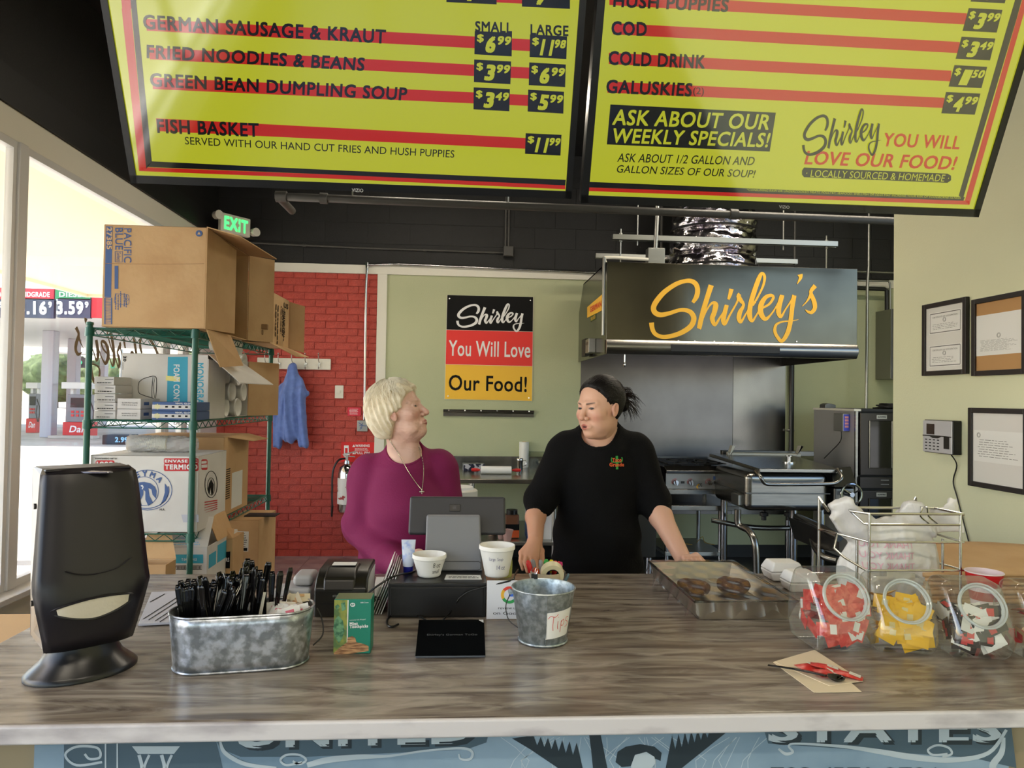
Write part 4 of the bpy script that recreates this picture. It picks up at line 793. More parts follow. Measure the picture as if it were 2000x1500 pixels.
for i in range(4):
    c = P((1319, 1349, 1385, 1415)[i], 942, YR); mb = MB(); mb.cyl(c, c+Vector((0, -.03, 0)), .024, .02, 16); mb.obox(c+Vector((0, -.036, 0)), ((1, 0, .2), (0, 1, 0), (-.2, 0, 1)), (.006, .01, .021)); mb.build('knob', m_chrome, rg, smooth=True)
    mb = MB(); ribbon(mb, [(c.x-.03*math.cos(a), c.z+.03*math.sin(a)) for a in (-.5, 0, .5, 1.0, 1.5, 2.0)], .0018, lambda x, z: Vector((x, YR-.0008, z)), 3); mb.build('dial_mark', m_redp, rg)
pk = Plane((0, YR, 0), (0, -1, 0))
for x in (1333, 1398): mb = MB(); ppx(mb, pk, [(x-3.5, 940), (x+4, 940), (x+4, 944.5), (x-3.5, 944.5)], .001); mb.build('pilot_slot', m_blk, rg)
mb = MB(); ribbon(mb, [(1366, 945), (1361, 950), (1363, 954)], 1.2, lambda x, y: pk.at(x, y, .0012), 4); mb.build('maker_mark', m_yel, rg); mb = MB(); lpx(mb, 'CPG', pk, (1364, 951), (1371, 951), (1364, 944), .02, lift=.001); mb.build('lettering', m_ink, rg)
mb = MB(); ppx(mb, pk, [(1393, 930), (1403, 930), (1403, 937), (1393, 937)], .001); mb.build('sticker', m_blue, rg)
for i in range(4):
    cx = x0+(x1-x0)*(.27 if i % 2 == 0 else .73); cy = YR+.18+.28*(i//2); mb = MB()
    for s in range(6): a = s*math.pi/3; mb.obox((cx+.06*math.cos(a), cy+.06*math.sin(a), zt+.018), ((math.cos(a), math.sin(a), 0), (-math.sin(a), math.cos(a), 0), (0, 0, 1)), (.055, .005, .008))
    mb.tube([(cx+q*.12, cy+w*.12, zt+.016) for q, w in ((-1, -1), (1, -1), (1, 1), (-1, 1))], .007, 6, closed=True); mb.build('grate', m_iron, rg); MB().cyl((cx, cy, zt-.01), (cx, cy, zt+.008), .035, .028, 16).build('burner', m_iron, rg, smooth=True)
bx('back_rail', m_ssd, (x0, YR+.6, zt-.01), (x1, YR+.63, zt+.035), rg)
for x in (x0+.03, x1-.05):
    for y in (YR+.05, YR+.55): MB().cyl((x, y, zl), (x, y, zq-.01), .018, .022, 12).build('foot', m_chrome, rg, smooth=True)
sx0, sx1 = x0-.03, FX(1443, YR-.02)
es = thing('equipment_stand', 'low steel stand carrying the gas range', 'stand', ((sx0+sx1)/2, YR+.3, 0))
bx('stand_top', m_ss, (sx0, YR-.04, zs), (sx1, YR+.66, zl-.0015), es, bevel=.004)
us = FZ(1078, YR); bx('undershelf', m_galv, (sx0+.03, YR, us-.035), (sx1-.12, YR+.6, us), es, bevel=.004)
for x in (sx0+.05, sx1-.14):
    for y in (YR+.02, YR+.58): MB().cyl((x, y, 0), (x, y, zs), .019, None, 14).build('leg', m_chrome, es, smooth=True)
mb = MB(); 
for k in range(2): mb.tube(smoothpath([(sx0+.15+.22*k, YR+.2, us+.04), (sx0+.2+.22*k, YR+.2, us+.09), (sx0+.24+.22*k, YR+.25, us+.03), (sx0+.33+.2*k, YR+.2, us+.02)], 6), .003, 5)
tag(mb.build('cord', mat('yellow cord', (190, 150, 50), .6), smooth=True), 'tangled thin yellow cord on the stand undershelf', 'cord')
# gas fryer between the cook and the range (dark side and legs)
fx0, fx1 = FX(1238, 5.85), FX(1284, 5.85); fr_ = thing('fryer', 'dark steel fryer cabinet standing behind the cook', 'fryer', ((fx0+fx1)/2, 6.1, 0)); zf = FZ(1090, 5.85)
bx('cabinet', mat('dark fryer steel', (78, 76, 72), .3, 1), (fx0-.25, 5.85, zf), (fx1, 6.55, FZ(905, 5.85)), fr_, bevel=.01)
for x in (fx0-.2, fx1-.05):
    for y in (5.9, 6.5): MB().lathe((x, y, 0), [(0, 0), (.02, 0), (.02, .06), (.03, .065), (.03, zf), (0, zf)], 12).build('leg', m_chrome, fr_, smooth=True)
# tilting skillet
YS2 = 5.2; sk_ = thing('tilting_skillet', 'large stainless tilting braising pan with tubular front handle', 'braising pan', (FX(1540, YS2), YS2+.4, 0))
bx0, bx1 = FX(1460, YS2), FX(1623, YS2); bz1 = FZ(924, YS2, 1540); bz0 = FZ(1000, YS2, 1540)
MB().box((bx0, YS2+.02, bz0), (bx1, YS2+.72, bz1)).build('pan_body', m_ss, sk_, bevel=.05, seg=5)
MB().box((bx0-.004, YS2+.012, (bz0+bz1)/2-.015), (bx1+.004, YS2+.73, (bz0+bz1)/2-.005)).build('pan_seam', m_ssd, sk_, bevel=.003)
lx0, lx1 = FX(1484, YS2-.03), FX(1646, YS2-.03); lz = bz1+.005
MB().poly([(lx0-.0, YS2-.03, lz), (lx1, YS2-.03, lz), (lx1-.02, YS2+.78, lz+.05), (lx0-.10, YS2+.78, lz+.05)], (0, 0, .028)).build('lid', m_ss, sk_, bevel=.006)
h = [P(x, y, YS2-.1) for x, y in ((1484, 921), (1486, 932), (1494, 944), (1512, 946), (1560, 946), (1620, 945), (1636, 941), (1644, 932), (1645, 918))]; h[0].y = h[-1].y = YS2-.03
MB().tube(smoothpath(h, 5), .014, 10).build('front_handle', m_ss, sk_, smooth=True)
for x in (1424, 1556):
    q = [P(x, 869, YS2+.78), P(x+6, 870, YS2+.78), P(x+12, 893, YS2+.6), P(x+22, 899, YS2+.45), P(x+21, 903, YS2+.45), P(x-2, 900, YS2+.7)]; MB().poly([Vector((v.x, YS2+.7, v.z)) for v in q], (0, .06, 0)).build('hinge_arm', mat('cast grey metal', (176, 172, 158), .5, .3), sk_, bevel=.005)
a, b = P(1420, 887, YS2+.73), P(1562, 890, YS2+.73); MB().cyl(a, b, .022, None, 12).build('hinge_bar', mat('cast grey metal', ()), sk_, smooth=True); a, b = P(1416, 878, YS2+.8), P(1586, 884, YS2+.8); MB().box(a-Vector((.02, 0, .05)), b+Vector((.02, .06, .01))).build('rear_beam', m_ssd, sk_, bevel=.004)
c = P(1541, 909, YS2+.3); MB().lathe(Vector((c.x, YS2+.3, lz+.045)), [(0, 0), (.05, 0), (.05, .01), (.015, .012), (.015, .05), (.03, .055), (.03, .06), (0, .06)], 18).build('vent_cap', m_chrome, sk_, smooth=True)
q = [P(1622, 916, YS2+.02), P(1662, 911, YS2+.1), P(1675, 950, YS2-.03), P(1630, 952, YS2-.06)]; MB().hexa(q, (.02, .25, -.02)).build('control_console', m_blk, sk_, bevel=.006)
c = P(1663, 966, YS2-.1); mb = MB(); mb.tube([c+Vector((.078*math.cos(a), 0, .078*math.sin(a))) for a in np.linspace(0, 2*math.pi, 28, endpoint=False)], .009, 8, closed=True)
for k in range(3): a = k*2.09+.5; mb.cyl(c, c+Vector((.078*math.cos(a), 0, .078*math.sin(a))), .006, None, 6)
mb.cyl(c+Vector((0, -.015, 0)), c+Vector((0, .08, 0)), .018, None, 12); mb.build('hand_wheel', m_chrome, sk_, smooth=True)
q = P(1670, 985, YS2); bx('tilt_housing', m_ssd, (FX(1630, YS2), YS2+.0, FZ(1010, YS2, 1640)), (FX(1672, YS2), YS2+.3, FZ(952, YS2, 1640)), sk_, bevel=.02)
for pts, r in (([(1441, 995, 5.0), (1441, 1020, 5.0), (1447, 1028, 4.98), (1462, 1036, 4.9), (1473, 1055, 4.82), (1477, 1090, 4.8), (1478, 1180, 4.8)], .024), ([(1557, 1010, 5.2), (1600, 1030, 4.9), (1640, 1050, 4.7)], .03), ([(1390, 1016, 5.6), (1470, 1030, 5.55), (1555, 1031, 5.5)], .02), ([(1585, 1022, 5.1), (1588, 1060, 4.95), (1605, 1085, 4.8), (1635, 1095, 4.7)], .022)):
    MB().tube(smoothpath([P(*p) for p in pts], 6), r, 12).build('frame_tube', m_ss, sk_, smooth=True)
for x, y in ((bx0+.05, YS2+.6), (FX(1557, 5.25), YS2+.1), (bx1-.02, YS2+.1), (bx1-.02, YS2+.65)): MB().lathe((x, y, 0), [(.02, 0), (.02, .08), (.028, .1), (.028, bz0+.02)], 12).build('leg', m_chrome, sk_, smooth=True)
c = P(1445, 985, YS2+.1); bx('side_box', m_galv, P(1442, 987, YS2+.1), P(1457, 962, YS2+.25), sk_, bevel=.004)
for x in (1492, 1540): q = P(x, 1000, YS2+.35); MB().lathe((q.x, q.y, bz0-.12), [(0, 0), (.02, .0), (.02, .03), (.035, .035), (.035, .06), (.015, .065), (.015, .14)], 10).build('drain_valve', m_iron, sk_, smooth=True)
# deep floor sink / trough right of the skillet legs
mb = MB().poly([P(1583, 1025, 4.9), P(1640, 1052, 4.7), P(1640, 1080, 4.7), P(1596, 1072, 4.9)], (.0, .35, 0)); tag(mb.build('drain_trough', m_ssd, bevel=.006), 'dark steel trough low between the skillet and the bag rack', 'trough')
tr_ = bpy.data.objects['drain_trough']; MB().cyl((tr_.location.x, 4.95, 0), (tr_.location.x, 4.95, tr_.location.z+.05), .02, None, 10).build('leg', m_chrome, tr_)
# double oven
YO = 5.72; ox = FX(1672, YO, 800); ox1 = ox+.98; oz = P(1700, 800, YO).z
ov = thing('double_oven', 'tall black and steel double convection oven at the partition edge', 'oven', ((ox+ox1)/2, YO+.35, 0)); 
bx('side_cladding', mat('brushed side steel', (176, 174, 172), .45, .6), (ox-.006, YO+.02, .2), (ox+.02, YO+.70, oz-.012), ov); bx('housing', m_blkm, (ox+.02, YO+.03, .2), (ox1, YO+.70, oz-.012), ov)
bx('top_plate', m_white, (ox-.012, YO+.01, oz-.014), (ox+.05, YO+.71, oz+.004), ov); bx('top_cover', m_blkm, (ox+.05, YO, oz-.014), (ox1, YO+.71, oz+.006), ov)
bx('corner_post', m_ss, (ox-.004, YO-.003, .2), (ox+.02, YO+.03, oz-.014), ov, bevel=.003)
m_odoor = mat('dark mirror door', (52, 50, 48), .2, .85)
for k, (ya, yb) in enumerate(((806, 928), (957, 1080))):
    za, zb = P(1700, ya, YO).z, P(1700, yb, YO).z; dx0, dx1 = FX(1677, YO), FX(1759, YO)
    for j in range(2):
        a, b = (dx0, dx1) if j == 0 else (dx1+.012, dx1+.012+(dx1-dx0)); d = bx('door', m_odoor, (a, YO-.025, zb), (b, YO+.02, za), ov, bevel=.006)
        wx0, wx1 = a+(b-a)*.21, a+(b-a)*.74; wz0, wz1 = zb+(za-zb)*.12, zb+(za-zb)*.87
        MB().box((wx0, YO-.0285, wz0), (wx1, YO-.025, wz1)).build('window_pane', mat('oven glass', (12, 11, 11), .05), d)
        mb = MB(); mb.tube([(wx0, YO-.029, wz0), (wx1, YO-.029, wz0), (wx1, YO-.029, wz1), (wx0, YO-.029, wz1)], .006, 6, closed=True); mb.build('window_rim', m_ss, d, smooth=True)
        MB().cyl((wx1+.025, YO-.06, wz0), (wx1+.025, YO-.06, wz1), .011, None, 10).build('handle', m_chrome, d, smooth=True)
        if j == 0: MB().obox(((a+b)/2+.0, YO-.027, za-.035), ((1, 0, 0), (0, 1, 0), (0, 0, 1)), (.045, .002, .018)).build('badge', m_ss, d, bevel=.002); mb = MB(); print_text(mb, 'SUNFIRE', ((a+b)/2-.035, YO-.0295, za-.04), (.07, 0, 0), (0, 0, .012), .02); mb.build('lettering', m_ink, d)
    bx('door_seam', m_chrome, (dx1+.001, YO-.03, zb), (dx1+.011, YO, za), ov)
za, zb = P(1700, 931, YO).z, P(1700, 953, YO).z; cp_ = bx('vent_panel', m_odoor, (ox+.02, YO-.03, zb), (ox1, YO+.02, za), ov, bevel=.004)
mb = MB()
for i in range(4):
    for j in range(2): q = ox+.2+.17*i; mb.box((q, YO-.0315, zb+.03+.035*j), (q+.07, YO-.029, zb+.038+.035*j))
tag(mb.build('vent_slot', m_ssd, cp_), kind='stuff')
for x in (ox+.05, ox1-.05):
    for y in (YO+.06, YO+.64): MB().cyl((x, y, 0), (x, y, .2), .025, None, 10).build('leg', m_blkm, ov)
c = PX(1650, 825, ox-.006); kp = thing('oven_controller', 'small steel box with blue keypad and trailing cord on the oven side', 'controller', tuple(c)); MB().obox(c+Vector((-.03, 0, 0)), ((1, 0, 0), (0, 1, 0), (0, 0, 1)), (.029, .08, .075)).build('case', m_galv, kp, bevel=.004)
MB().obox(c+Vector((-.03, -.0815, 0)), ((1, 0, 0), (0, 1, 0), (0, 0, 1)), (.027, .0015, .07)).build('keypad', mat('keypad blue', (60, 70, 190), .4), kp)
for k in range(4): MB().obox(c+Vector((-.03, -.0835, .045-.026*k)), ((1, 0, 0), (0, 1, 0), (0, 0, 1)), (.016, .001, .009)).build('key', mat('key pink', (226, 150, 150), .4), kp)
MB().tube(smoothpath([c+Vector((-.03, 0, -.075)), c+Vector((-.032, .01, -.16)), c+Vector((-.04, .15, -.26)), c+Vector((-.05, .25, -.33))], 6), .004, 6).build('cord', m_blk, kp, smooth=True)
mb = MB(); c = P(1750, 792, YO+.2); c.z = oz+.006
for k in range(3): mb.grid(lambda u, v, k=k: c+Vector((-.14+.36*u+.03*k, -.1+.22*v, .012+.014*k+.006*math.sin(9*u+5*v+k*2))), 14, 6)
tag(mb.build('folded_cloths', mat('black cloth', (24, 24, 26), .9), smooth=True, solid=.011), 'black folded cloths on top of the oven', 'cloth')
c = P(1622, 794, YO+.45); c.z = oz+.004; tag(MB().poly([c+Vector(v) for v in ((-.05, 0, 0), (.05, 0, 0), (.05, 0, .03), (-.02, 0, .045), (-.05, 0, .03))], (0, .1, 0)).build('door_stop', m_ssd, bevel=.003), 'small grey metal block on the oven side top', 'block')
# wall cabinet of the fire system
YW = 6.58; cx = FX(1740, YW, 670); wz0, wz1 = P(1740, 740, YW).z, P(1740, 603, YW).z
wc = thing('wall_cabinet', 'steel fire system cabinet on the green wall at the right', 'cabinet', (cx+.3, 6.7, wz0)); bx('shell', mat('cabinet steel', (140, 138, 134), .35, .9), (cx, YW, wz0), (cx+.5, YB-.013, wz1), wc, bevel=.004); bx('door', mat('cabinet door steel', (104, 104, 106), .4, .8), (cx+.006, YW-.008, wz0+.006), (cx+.494, YW, wz1-.006), wc, bevel=.002)
pw = Plane((0, YW-.0085, 0), (0, -1, 0)); mb = MB(); ppx(mb, pw, [(1753, 618), (1764, 612), (1800, 616), (1800, 632), (1770, 632), (1756, 630)], .0005); mb.build('orange_flash', mat('flash orange', (220, 100, 50), .5), wc); mb = MB(); lpx(mb, 'Protex', pw, (1762, 622), (1796, 624), (1762, 612), .03, .1, lift=.001); mb.build('lettering', m_blue, wc)
mb = MB(); ppx(mb, pw, [(1761, 635), (1790, 636), (1790, 652), (1761, 651)], .0005); lb = mb.build('sticker', m_paper, wc); mb = MB(); ppx(mb, pw, [(1763, 637), (1768, 637), (1770, 649), (1765, 649)], .001); mb.build('sticker_stripe', m_ink, wc)
m_bp = mat('black gas pipe', ())
pipe('pipe', [P(1640, 561, 6.7), P(1728, 565, 6.7), P(1732, 567, 6.7), P(1732, 606, 6.7)], .02, m_bp, 'black pipe elbow entering the wall cabinet', n=10)
pipe('conduit', [P(1670, 530, 6.7), P(1763, 533, 6.7), P(1767, 536, 6.7), P(1770, 606, 6.7)], .011, m_galv, 'upper right bare conduit bending down into the wall cabinet', 'conduit'); pipe('conduit', [P(1655, 547, 6.72), P(1735, 549, 6.72), P(1738, 553, 6.72), P(1739, 606, 6.72)], .011, m_galv, 'lower bare conduit bending down beside the black pipe', 'conduit')
# ================================================================== WIRE RACK
YA, YZ = 3.15, 4.37; rx0, rx1 = P(172, 760, YA).x, P(379, 760, YA).x
m_gr = mat('green epoxy wire', (24, 92, 78), .35)
rk = thing('wire_rack', 'dark green wire shelving rack loaded with boxes by the window', 'shelving rack', ((rx0+rx1)/2, (YA+YZ)/2, 0))
ztop = P(378, 634, YA).z
posts = [(rx0, YA), (rx1, YA), (rx0, YZ), (rx1, YZ)]; zsh = [.34, P(378, 1043, YA).z, P(378, 824, YA).z, P(378, 645, YA).z]
for x, y in posts:
    p = MB().lathe((x, y, 0), [(0, 0), (.016, 0), (.016, .02), (.0127, .03), (.0127, ztop-.012), (.015, ztop-.01), (.015, ztop), (0, ztop+.004)], 14).build('post', m_gr, rk, smooth=True)
    for z in zsh: MB().lathe((x, y, z-.035), [(.0127, 0), (.019, 0), (.017, .038), (.0127, .038)], 14).build('collar', m_gr, p, smooth=True)
for z in zsh:
    s = MB()
    for a, b in ((0, 1), (2, 3), (0, 2), (1, 3)):
        A = Vector((*posts[a], z)); B = Vector((*posts[b], z))
        s.cyl(A, B, .0032, None, 6); s.cyl(A-Vector((0, 0, .03)), B-Vector((0, 0, .03)), .0032, None, 6); n = max(6, int((B-A).length/.036))
        s.tube([A.lerp(B, i/n)-Vector((0, 0, .001 if i % 2 else .029)) for i in range(n+1)], .0022, 4)
    fr2 = s.build('shelf_frame', m_gr, rk, smooth=True); s = MB()
    n = 47
    for i in range(1, n): y = YA+(YZ-YA)*i/n; s.cyl((rx0, y, z+.003), (rx1, y, z+.003), .0016, None, 4, caps=False)
    for i in (1, 2): x = rx0+(rx1-rx0)*i/3; s.cyl((x, YA, z-.002), (x, YZ, z-.002), .0028, None, 5)
    tag(s.build('wire_deck', m_gr, rk), kind='stuff')
def carton(name, lab, a, b, m, T=.004, open_=None, group=None):
    """hollow carton between corners a and b; open_ names the missing side"""
    x0, y0, z0 = [min(p, q) for p, q in zip(a, b)]; x1, y1, z1 = [max(p, q) for p, q in zip(a, b)]
    t = thing(name, lab, 'box', ((x0+x1)/2, (y0+y1)/2, z0), group)
    S = dict(front=((x0, y0, z0), (x1, y0+T, z1)), back=((x0, y1-T, z0), (x1, y1, z1)), left=((x0, y0, z0), (x0+T, y1, z1)), right=((x1-T, y0, z0), (x1, y1, z1)), bottom=((x0, y0, z0), (x1, y1, z0+T)), top=((x0, y0, z1-T), (x1, y1, z1)))
    mb = MB()
    for k, q in S.items():
        if k != open_: mb.box(*q)
    mb.build('carton_body', m, t, bevel=.0025, seg=1); return t, (x0, x1, y0, y1, z0, z1)
def flap(t, m, q, name='flap', th=(0, 0, .004)): return MB().hexa(q, th).build(name, m, t)
EP = .0012
def vtext(mb, s, x, z, L, hgt, y, bold=.01): print_text(mb, s, (x, y, z), (0, 0, -L), (hgt, 0, 0), bold)   # reads downwards on a front face
zz = zsh[3]+.005
# big kraft towel carton
a = P(199, 640, 3.13); t, (x0, x1, y0, y1, z0, z1) = carton('towel_carton', 'big kraft paper towel carton with blue strip on top of the rack', (P(199, 600, 3.13).x, 3.13, zz), (P(400, 600, 3.13).x, 3.74, P(300, 441, 3.13).z), m_card, open_='right')
pf = Plane((0, 3.13, 0), (0, -1, 0)); mb = MB(); ppx(mb, pf, [(207, 442), (220, 442.5), (217, 581), (204, 580)]); mb.build('blue_strip', m_blue, t)
mb = MB(); lb = lambda x, y: pf.at(x, y, EP)
def vt(mb, s, x0, y0, x1, y1, bold=.01, e=EP): print_text(mb, s, lb(x0, y0), pf.at(x0, y1, e)-pf.at(x0, y0, e), pf.at(x1, y0, e)-pf.at(x0, y0, e), bold)
vt(mb, 'PACIFIC', 242, 446, 257, 513); vt(mb, 'BLUE', 225, 445, 240, 488); mb.build('blue_lettering', m_blue, t)
mb = MB(); vt(mb, '27385', 208.5, 444, 219, 487, .03, .0016); mb.build('white_numbers', mat('kraft print', (210, 176, 134), .7), t)
mb = MB(); ribbon(mb, [(225, 491), (239, 491), (239, 512), (225, 512), (225, 491)], .6, lb, 1); vt(mb, 'Select', 228, 493, 236, 511, .0); ppx(mb, pf, [(224, 519), (231, 519), (231, 564), (224, 564)], .001)
ribbon(mb, [(205, 582), (218, 582), (218, 633), (205, 633), (205, 582)], 1.1, lb, 1)
for i in range(16): y = 585+i*3; ppx(mb, pf, [(206, y), (217, y), (217, y+random.choice((.7, 1.4))), (206, y+.7)], .001)
mb.build('blue_marks', m_blue, t)
mb = MB(); ribbon(mb, [(226, 574), (248, 575), (252, 580), (252, 590), (248, 595), (226, 593), (224, 584), (226, 574)], .4, lb, 3); ribbon(mb, [(248, 575), (245, 585), (248, 595)], .4, lb, 3); ribbon(mb, [(249, 582), (251, 585), (249, 588)], .4, lb, 3)
for i, (x, L) in enumerate(((224, 40), (229, 40), (234, 35), (241, 34), (245, 36))): lines(mb, pf.at(x, 600+L-34, EP), pf.at(x, 598, EP)-pf.at(x, 598+L, EP), pf.at(x+3.5, 598, EP)-pf.at(x, 598, EP), 1, random, h=.5)
mb.build('fine_print', m_blue, t)
c = pf.at(389, 456, EP); mb = MB(); mb.cyl(c, c+Vector((0, -.0004, 0)), .014, None, 20); mb.build('round_mark', m_blue, t); mb = MB(); mb.poly([c+Vector((-.007, -.001, -.005)), c+Vector((.007, -.001, -.005)), c+Vector((0, -.001, .008))]); mb.build('mark_symbol', mat('kraft print', ()), t)
flap(t, m_card, [(x1, y0, z0), (x1, y0, z1), (x1+.02, y0+.33, z1-.03), (x1+.02, y0+.33, z0+.01)], th=(.004, 0, 0)); flap(t, m_card, [(x1, y0, z1), (x1, y1, z1), (x1+.14, y1, z1-.015), (x1+.14, y0, z1-.035)]); flap(t, m_card, [(x1, y0+.02, z0), (x1, y0+.34, z0), (x1+.05, y0+.38, z0-.14), (x1+.035, y0+.1, z0-.16)], th=(.004, 0, 0)); flap(t, m_card, [(x1, y1, z0), (x1, y1, z1), (x1+.1, y1+.10, z1), (x1+.1, y1+.10, z0)], th=(.004, 0, 0))
mb = MB(); ribbon(mb, [(205, 514.5), (300, 516), (399, 515)], .35, lambda x, y: pf.at(x, y, .0006), 3); mb.build('crease', mat('carton crease', (150, 112, 74), .8), t)
# monogram towel carton at the back
yf = 3.92; t, (x0, x1, y0, y1, z0, z1) = carton('towel_carton', 'kraft carton of brown paper towels with teal panel at the rack back', (P(440, 600, yf).x, yf, zz), (P(527, 600, yf).x, 4.36, P(500, 568, yf).z), m_card, open_='right')
pf = Plane((0, yf, 0), (0, -1, 0)); mb = MB(); ppx(mb, pf, [(470, 570), (505, 570), (506, 652), (470, 652)]); mb.build('teal_panel', mat('teal print', (70, 150, 180), .6), t)
mb = MB(); vt(mb, 'TOALLAS DE', 487, 588, 496, 640, .02); vt(mb, 'PAPEL MARRON', 478, 575, 486, 640, .02); mb.build('pale_lettering', mat('pale print', (222, 200, 160), .6), t); mb = MB(); vt(mb, 'MONOGRAM', 511, 594, 522, 650, .03); mb.build('teal_lettering', mat('teal print', ()), t)
pf = Plane((x1, 0, 0), (1, 0, 0)); flap(t, m_card, [(x1, y0, z0), (x1, y0, z1), (x1+.004, y1-.05, z1), (x1+.004, y1-.05, z0)], th=(.004, 0, 0)); flap(t, m_card, [(x1, y1, z0), (x1, y1, z1), (x1+.08, y1+.03, z1-.02), (x1+.08, y1+.03, z0-.02)], th=(.004, 0, 0)); flap(t, m_card, [(x1, y0+.05, z0), (x1, y1, z0), (x1+.12, y1, z0-.05), (x1+.1, y0+.2, z0-.06)])
mb = MB(); fx = x1+.0085; e = Vector((0, (y1-y0-.05), 0))
print_text(mb, 'THANK YOU', (fx, y0+e.y*.62, z0+.21), (0, 0, -.15), (0, e.y*.16, 0), .02); print_text(mb, 'US', (fx, y0+e.y*.68, z1-.055), (0, .1, 0), (0, 0, .03), .03); lines(mb, (fx, y0+e.y*.5, z1-.05), (0, 0, -.22), (0, e.y*.25, 0), 3, random); lines(mb, (fx, y0+e.y*.2, z1-.05), (0, 0, -.24), (0, e.y*.22, 0), 2, random); mb.build('black_print', m_ink, t)
m_tow = mat('brown towel paper', (150, 116, 80), .9)
for i in range(5): q = P((484, 492, 500, 497, 508)[i], 665, 3.86); tag(MB().obox((q.x+.01, 3.84+.012*(i % 2), zz+.018+.03*(i//2)), ((1, .1*(-1)**i, 0), (-.1*(-1)**i, 1, 0), (0, 0, 1)), (.04, .05, .014)).build('paper_towels', m_tow, bevel=.004), ['left brown folded towel bundle, bottom', 'second brown folded towel bundle at the bottom', 'left brown folded towel bundle, upper', 'brown folded towel bundle on the pair', 'topmost brown folded towel bundle'][i], 'paper towels', 'brown towel bundles on the rack top')
# middle shelf: white foam container carton
zz = zsh[2]+.005; yf = 3.36; m_teal = mat('cyan print', (60, 168, 198), .6)
t, (x0, x1, y0, y1, z0, z1) = carton('foam_container_carton', 'white carton of foam containers with cyan panel on the middle shelf', (P(236, 760, yf).x, yf, zz), (P(405, 760, yf).x, 3.98, P(320, 691, yf).z), m_cardw, open_='right')
pf = Plane((0, yf, 0), (0, -1, 0)); mb = MB(); ppx(mb, pf, [(328, 697), (367, 697), (366, 818), (325, 818)]); mb.build('cyan_panel', m_teal, t)
mb = MB(); vt(mb, 'FOAM CONTAINERS', 339, 712, 351, 830, .02); mb.build('white_lettering', m_wht, t); mb = MB(); vt(mb, 'MONOGRAM', 384, 709, 398, 800, .02); mb.build('cyan_lettering', m_teal, t)
mb = MB(); ribbon(mb, [(272, 746), (282, 739), (303, 735), (306, 750), (304, 777), (300, 778), (278, 771), (271, 766), (270, 755), (272, 746)], .6, lb, 4); ribbon(mb, [(299, 736), (297, 757), (297, 777)], .5, lb, 3); ribbon(mb, [(303, 736), (300, 757), (302, 777)], .4, lb, 3); vt(mb, '20', 241, 695, 247, 706, .03); vt(mb, 'oz portions', 238, 708, 242, 722, .0); mb.build('black_print', m_ink, t)
mb = MB(); ppx(mb, pf, [(324, 734), (352, 736), (352, 746), (324, 743)], .0014); mb.build('price_sticker', mat('pale yellow sticker', (232, 224, 140), .5), t)
flap(t, m_cardw, [(x1, y0, z1), (x1, y1-.2, z1), (x1+.20, y1-.25, z1-.13), (x1+.14, y0+.02, z1-.13)]); flap(t, m_card, [(x1, y1, z0), (x1, y1, z1), (x1+.11, y1+.2, z1), (x1+.11, y1+.2, z0)], th=(.004, 0, 0)); flap(t, m_cardw, [(x1, y0, z0), (x1, y0, z1-.02), (x1+.012, y0+.2, z1-.03), (x1+.012, y0+.2, z0)], th=(.003, 0, 0))
fc = None; m_foam = mat('white foam', (236, 234, 228), .75)
for i in range(3):
    for j in range(5):
        if fc is None: fc = MB().lathe((0, 0, 0), [(0, 0), (.03, 0), (.044, .075), (.047, .078), (.045, .085), (.04, .08), (.027, .006), (0, .006)], 16, ax=(1, 0, 0)).build('foam_cup', m_foam, smooth=True, local=True); o = tag(fc, None, 'cup', 'foam cups in the white carton')
        else: o = dup(fc)
        o.location = (x1-.09+.025*((i+j) % 2), y0+.29+.1*i, z0+.05+.079*j); o['label'] = 'white foam cup in the open white carton, %s row up, %s from the front' % (['bottom', 'second', 'third', 'fourth', 'top'][j], ['first', 'second', 'third'][i])
# little white boxes and glove boxes
m_wb = mat('white box print', (214, 210, 208), .6); bxs = None
def smallbox(px0, px1, py0, py1, Y, depth, m, lab, grp, name='small_box'):
    a, b = P(px0, py1, Y), P(px1, py0, Y); t = bx(name, m, (a.x, Y, a.z), (b.x, Y+depth, b.z), bevel=.0015, seg=1); tag(t, lab, 'box', grp); return t, a, b
N5 = ['topmost', 'second from the top', 'middle', 'second from the bottom', 'bottom']; zz_ = zz
hb = (P(200, 735, 3.19).z-zz_)/5
for i in range(5):
    x0 = P((183, 184, 184, 184, 184)[i], 780, 3.19).x; x1 = P((222, 225, 225, 226, 226)[i], 780, 3.19).x; za = zz_+hb*(4-i)+.0005
    t = bx('small_box', m_wb, (x0, 3.19, za), (x1, 3.36 if i > 2 else 3.35, za+hb-.0015), bevel=.0015, seg=1); tag(t, N5[i]+' of the five white small boxes stacked at the rack left end', 'box', 'stack of five white boxes'); mb = MB(); mb.box((x0+.045, 3.1895, za+hb*.6), (x0+.08, 3.19, za+hb*.66)); lines(mb, (x0+.01, 3.1893, za+.004), (.08, 0, 0), (0, 0, .01), 1, random); mb.build('fine_print', m_ink, t)
hb = (P(250, 778, 3.17).z-zz_)/2
for i in range(2):
    x0, x1 = P(229, 790, 3.17).x, P(275, 790, 3.17).x; za = zz_+hb*(1-i)+.0005; t = bx('small_box', m_wb, (x0, 3.17, za), (x1, 3.36, za+hb-.001), bevel=.0015, seg=1); tag(t, ['upper', 'lower'][i]+' white glove box right of the stack of five', 'box', 'pair of white boxes')
    mb = MB(); print_text(mb, 'BLOWN POLY GLOVES', (x0+.02, 3.1693, za+hb*.5), (.065, 0, 0), (0, 0, .006)); lines(mb, (x0+.018, 3.1693, za+hb*.3), (.07, 0, 0), (0, 0, .006), 1, random); mb.build('fine_print', m_ink, t); bx('side_print', m_blue, (x1, 3.2, za+hb*.35), (x1+.0006, 3.25, za+hb*.65), t)
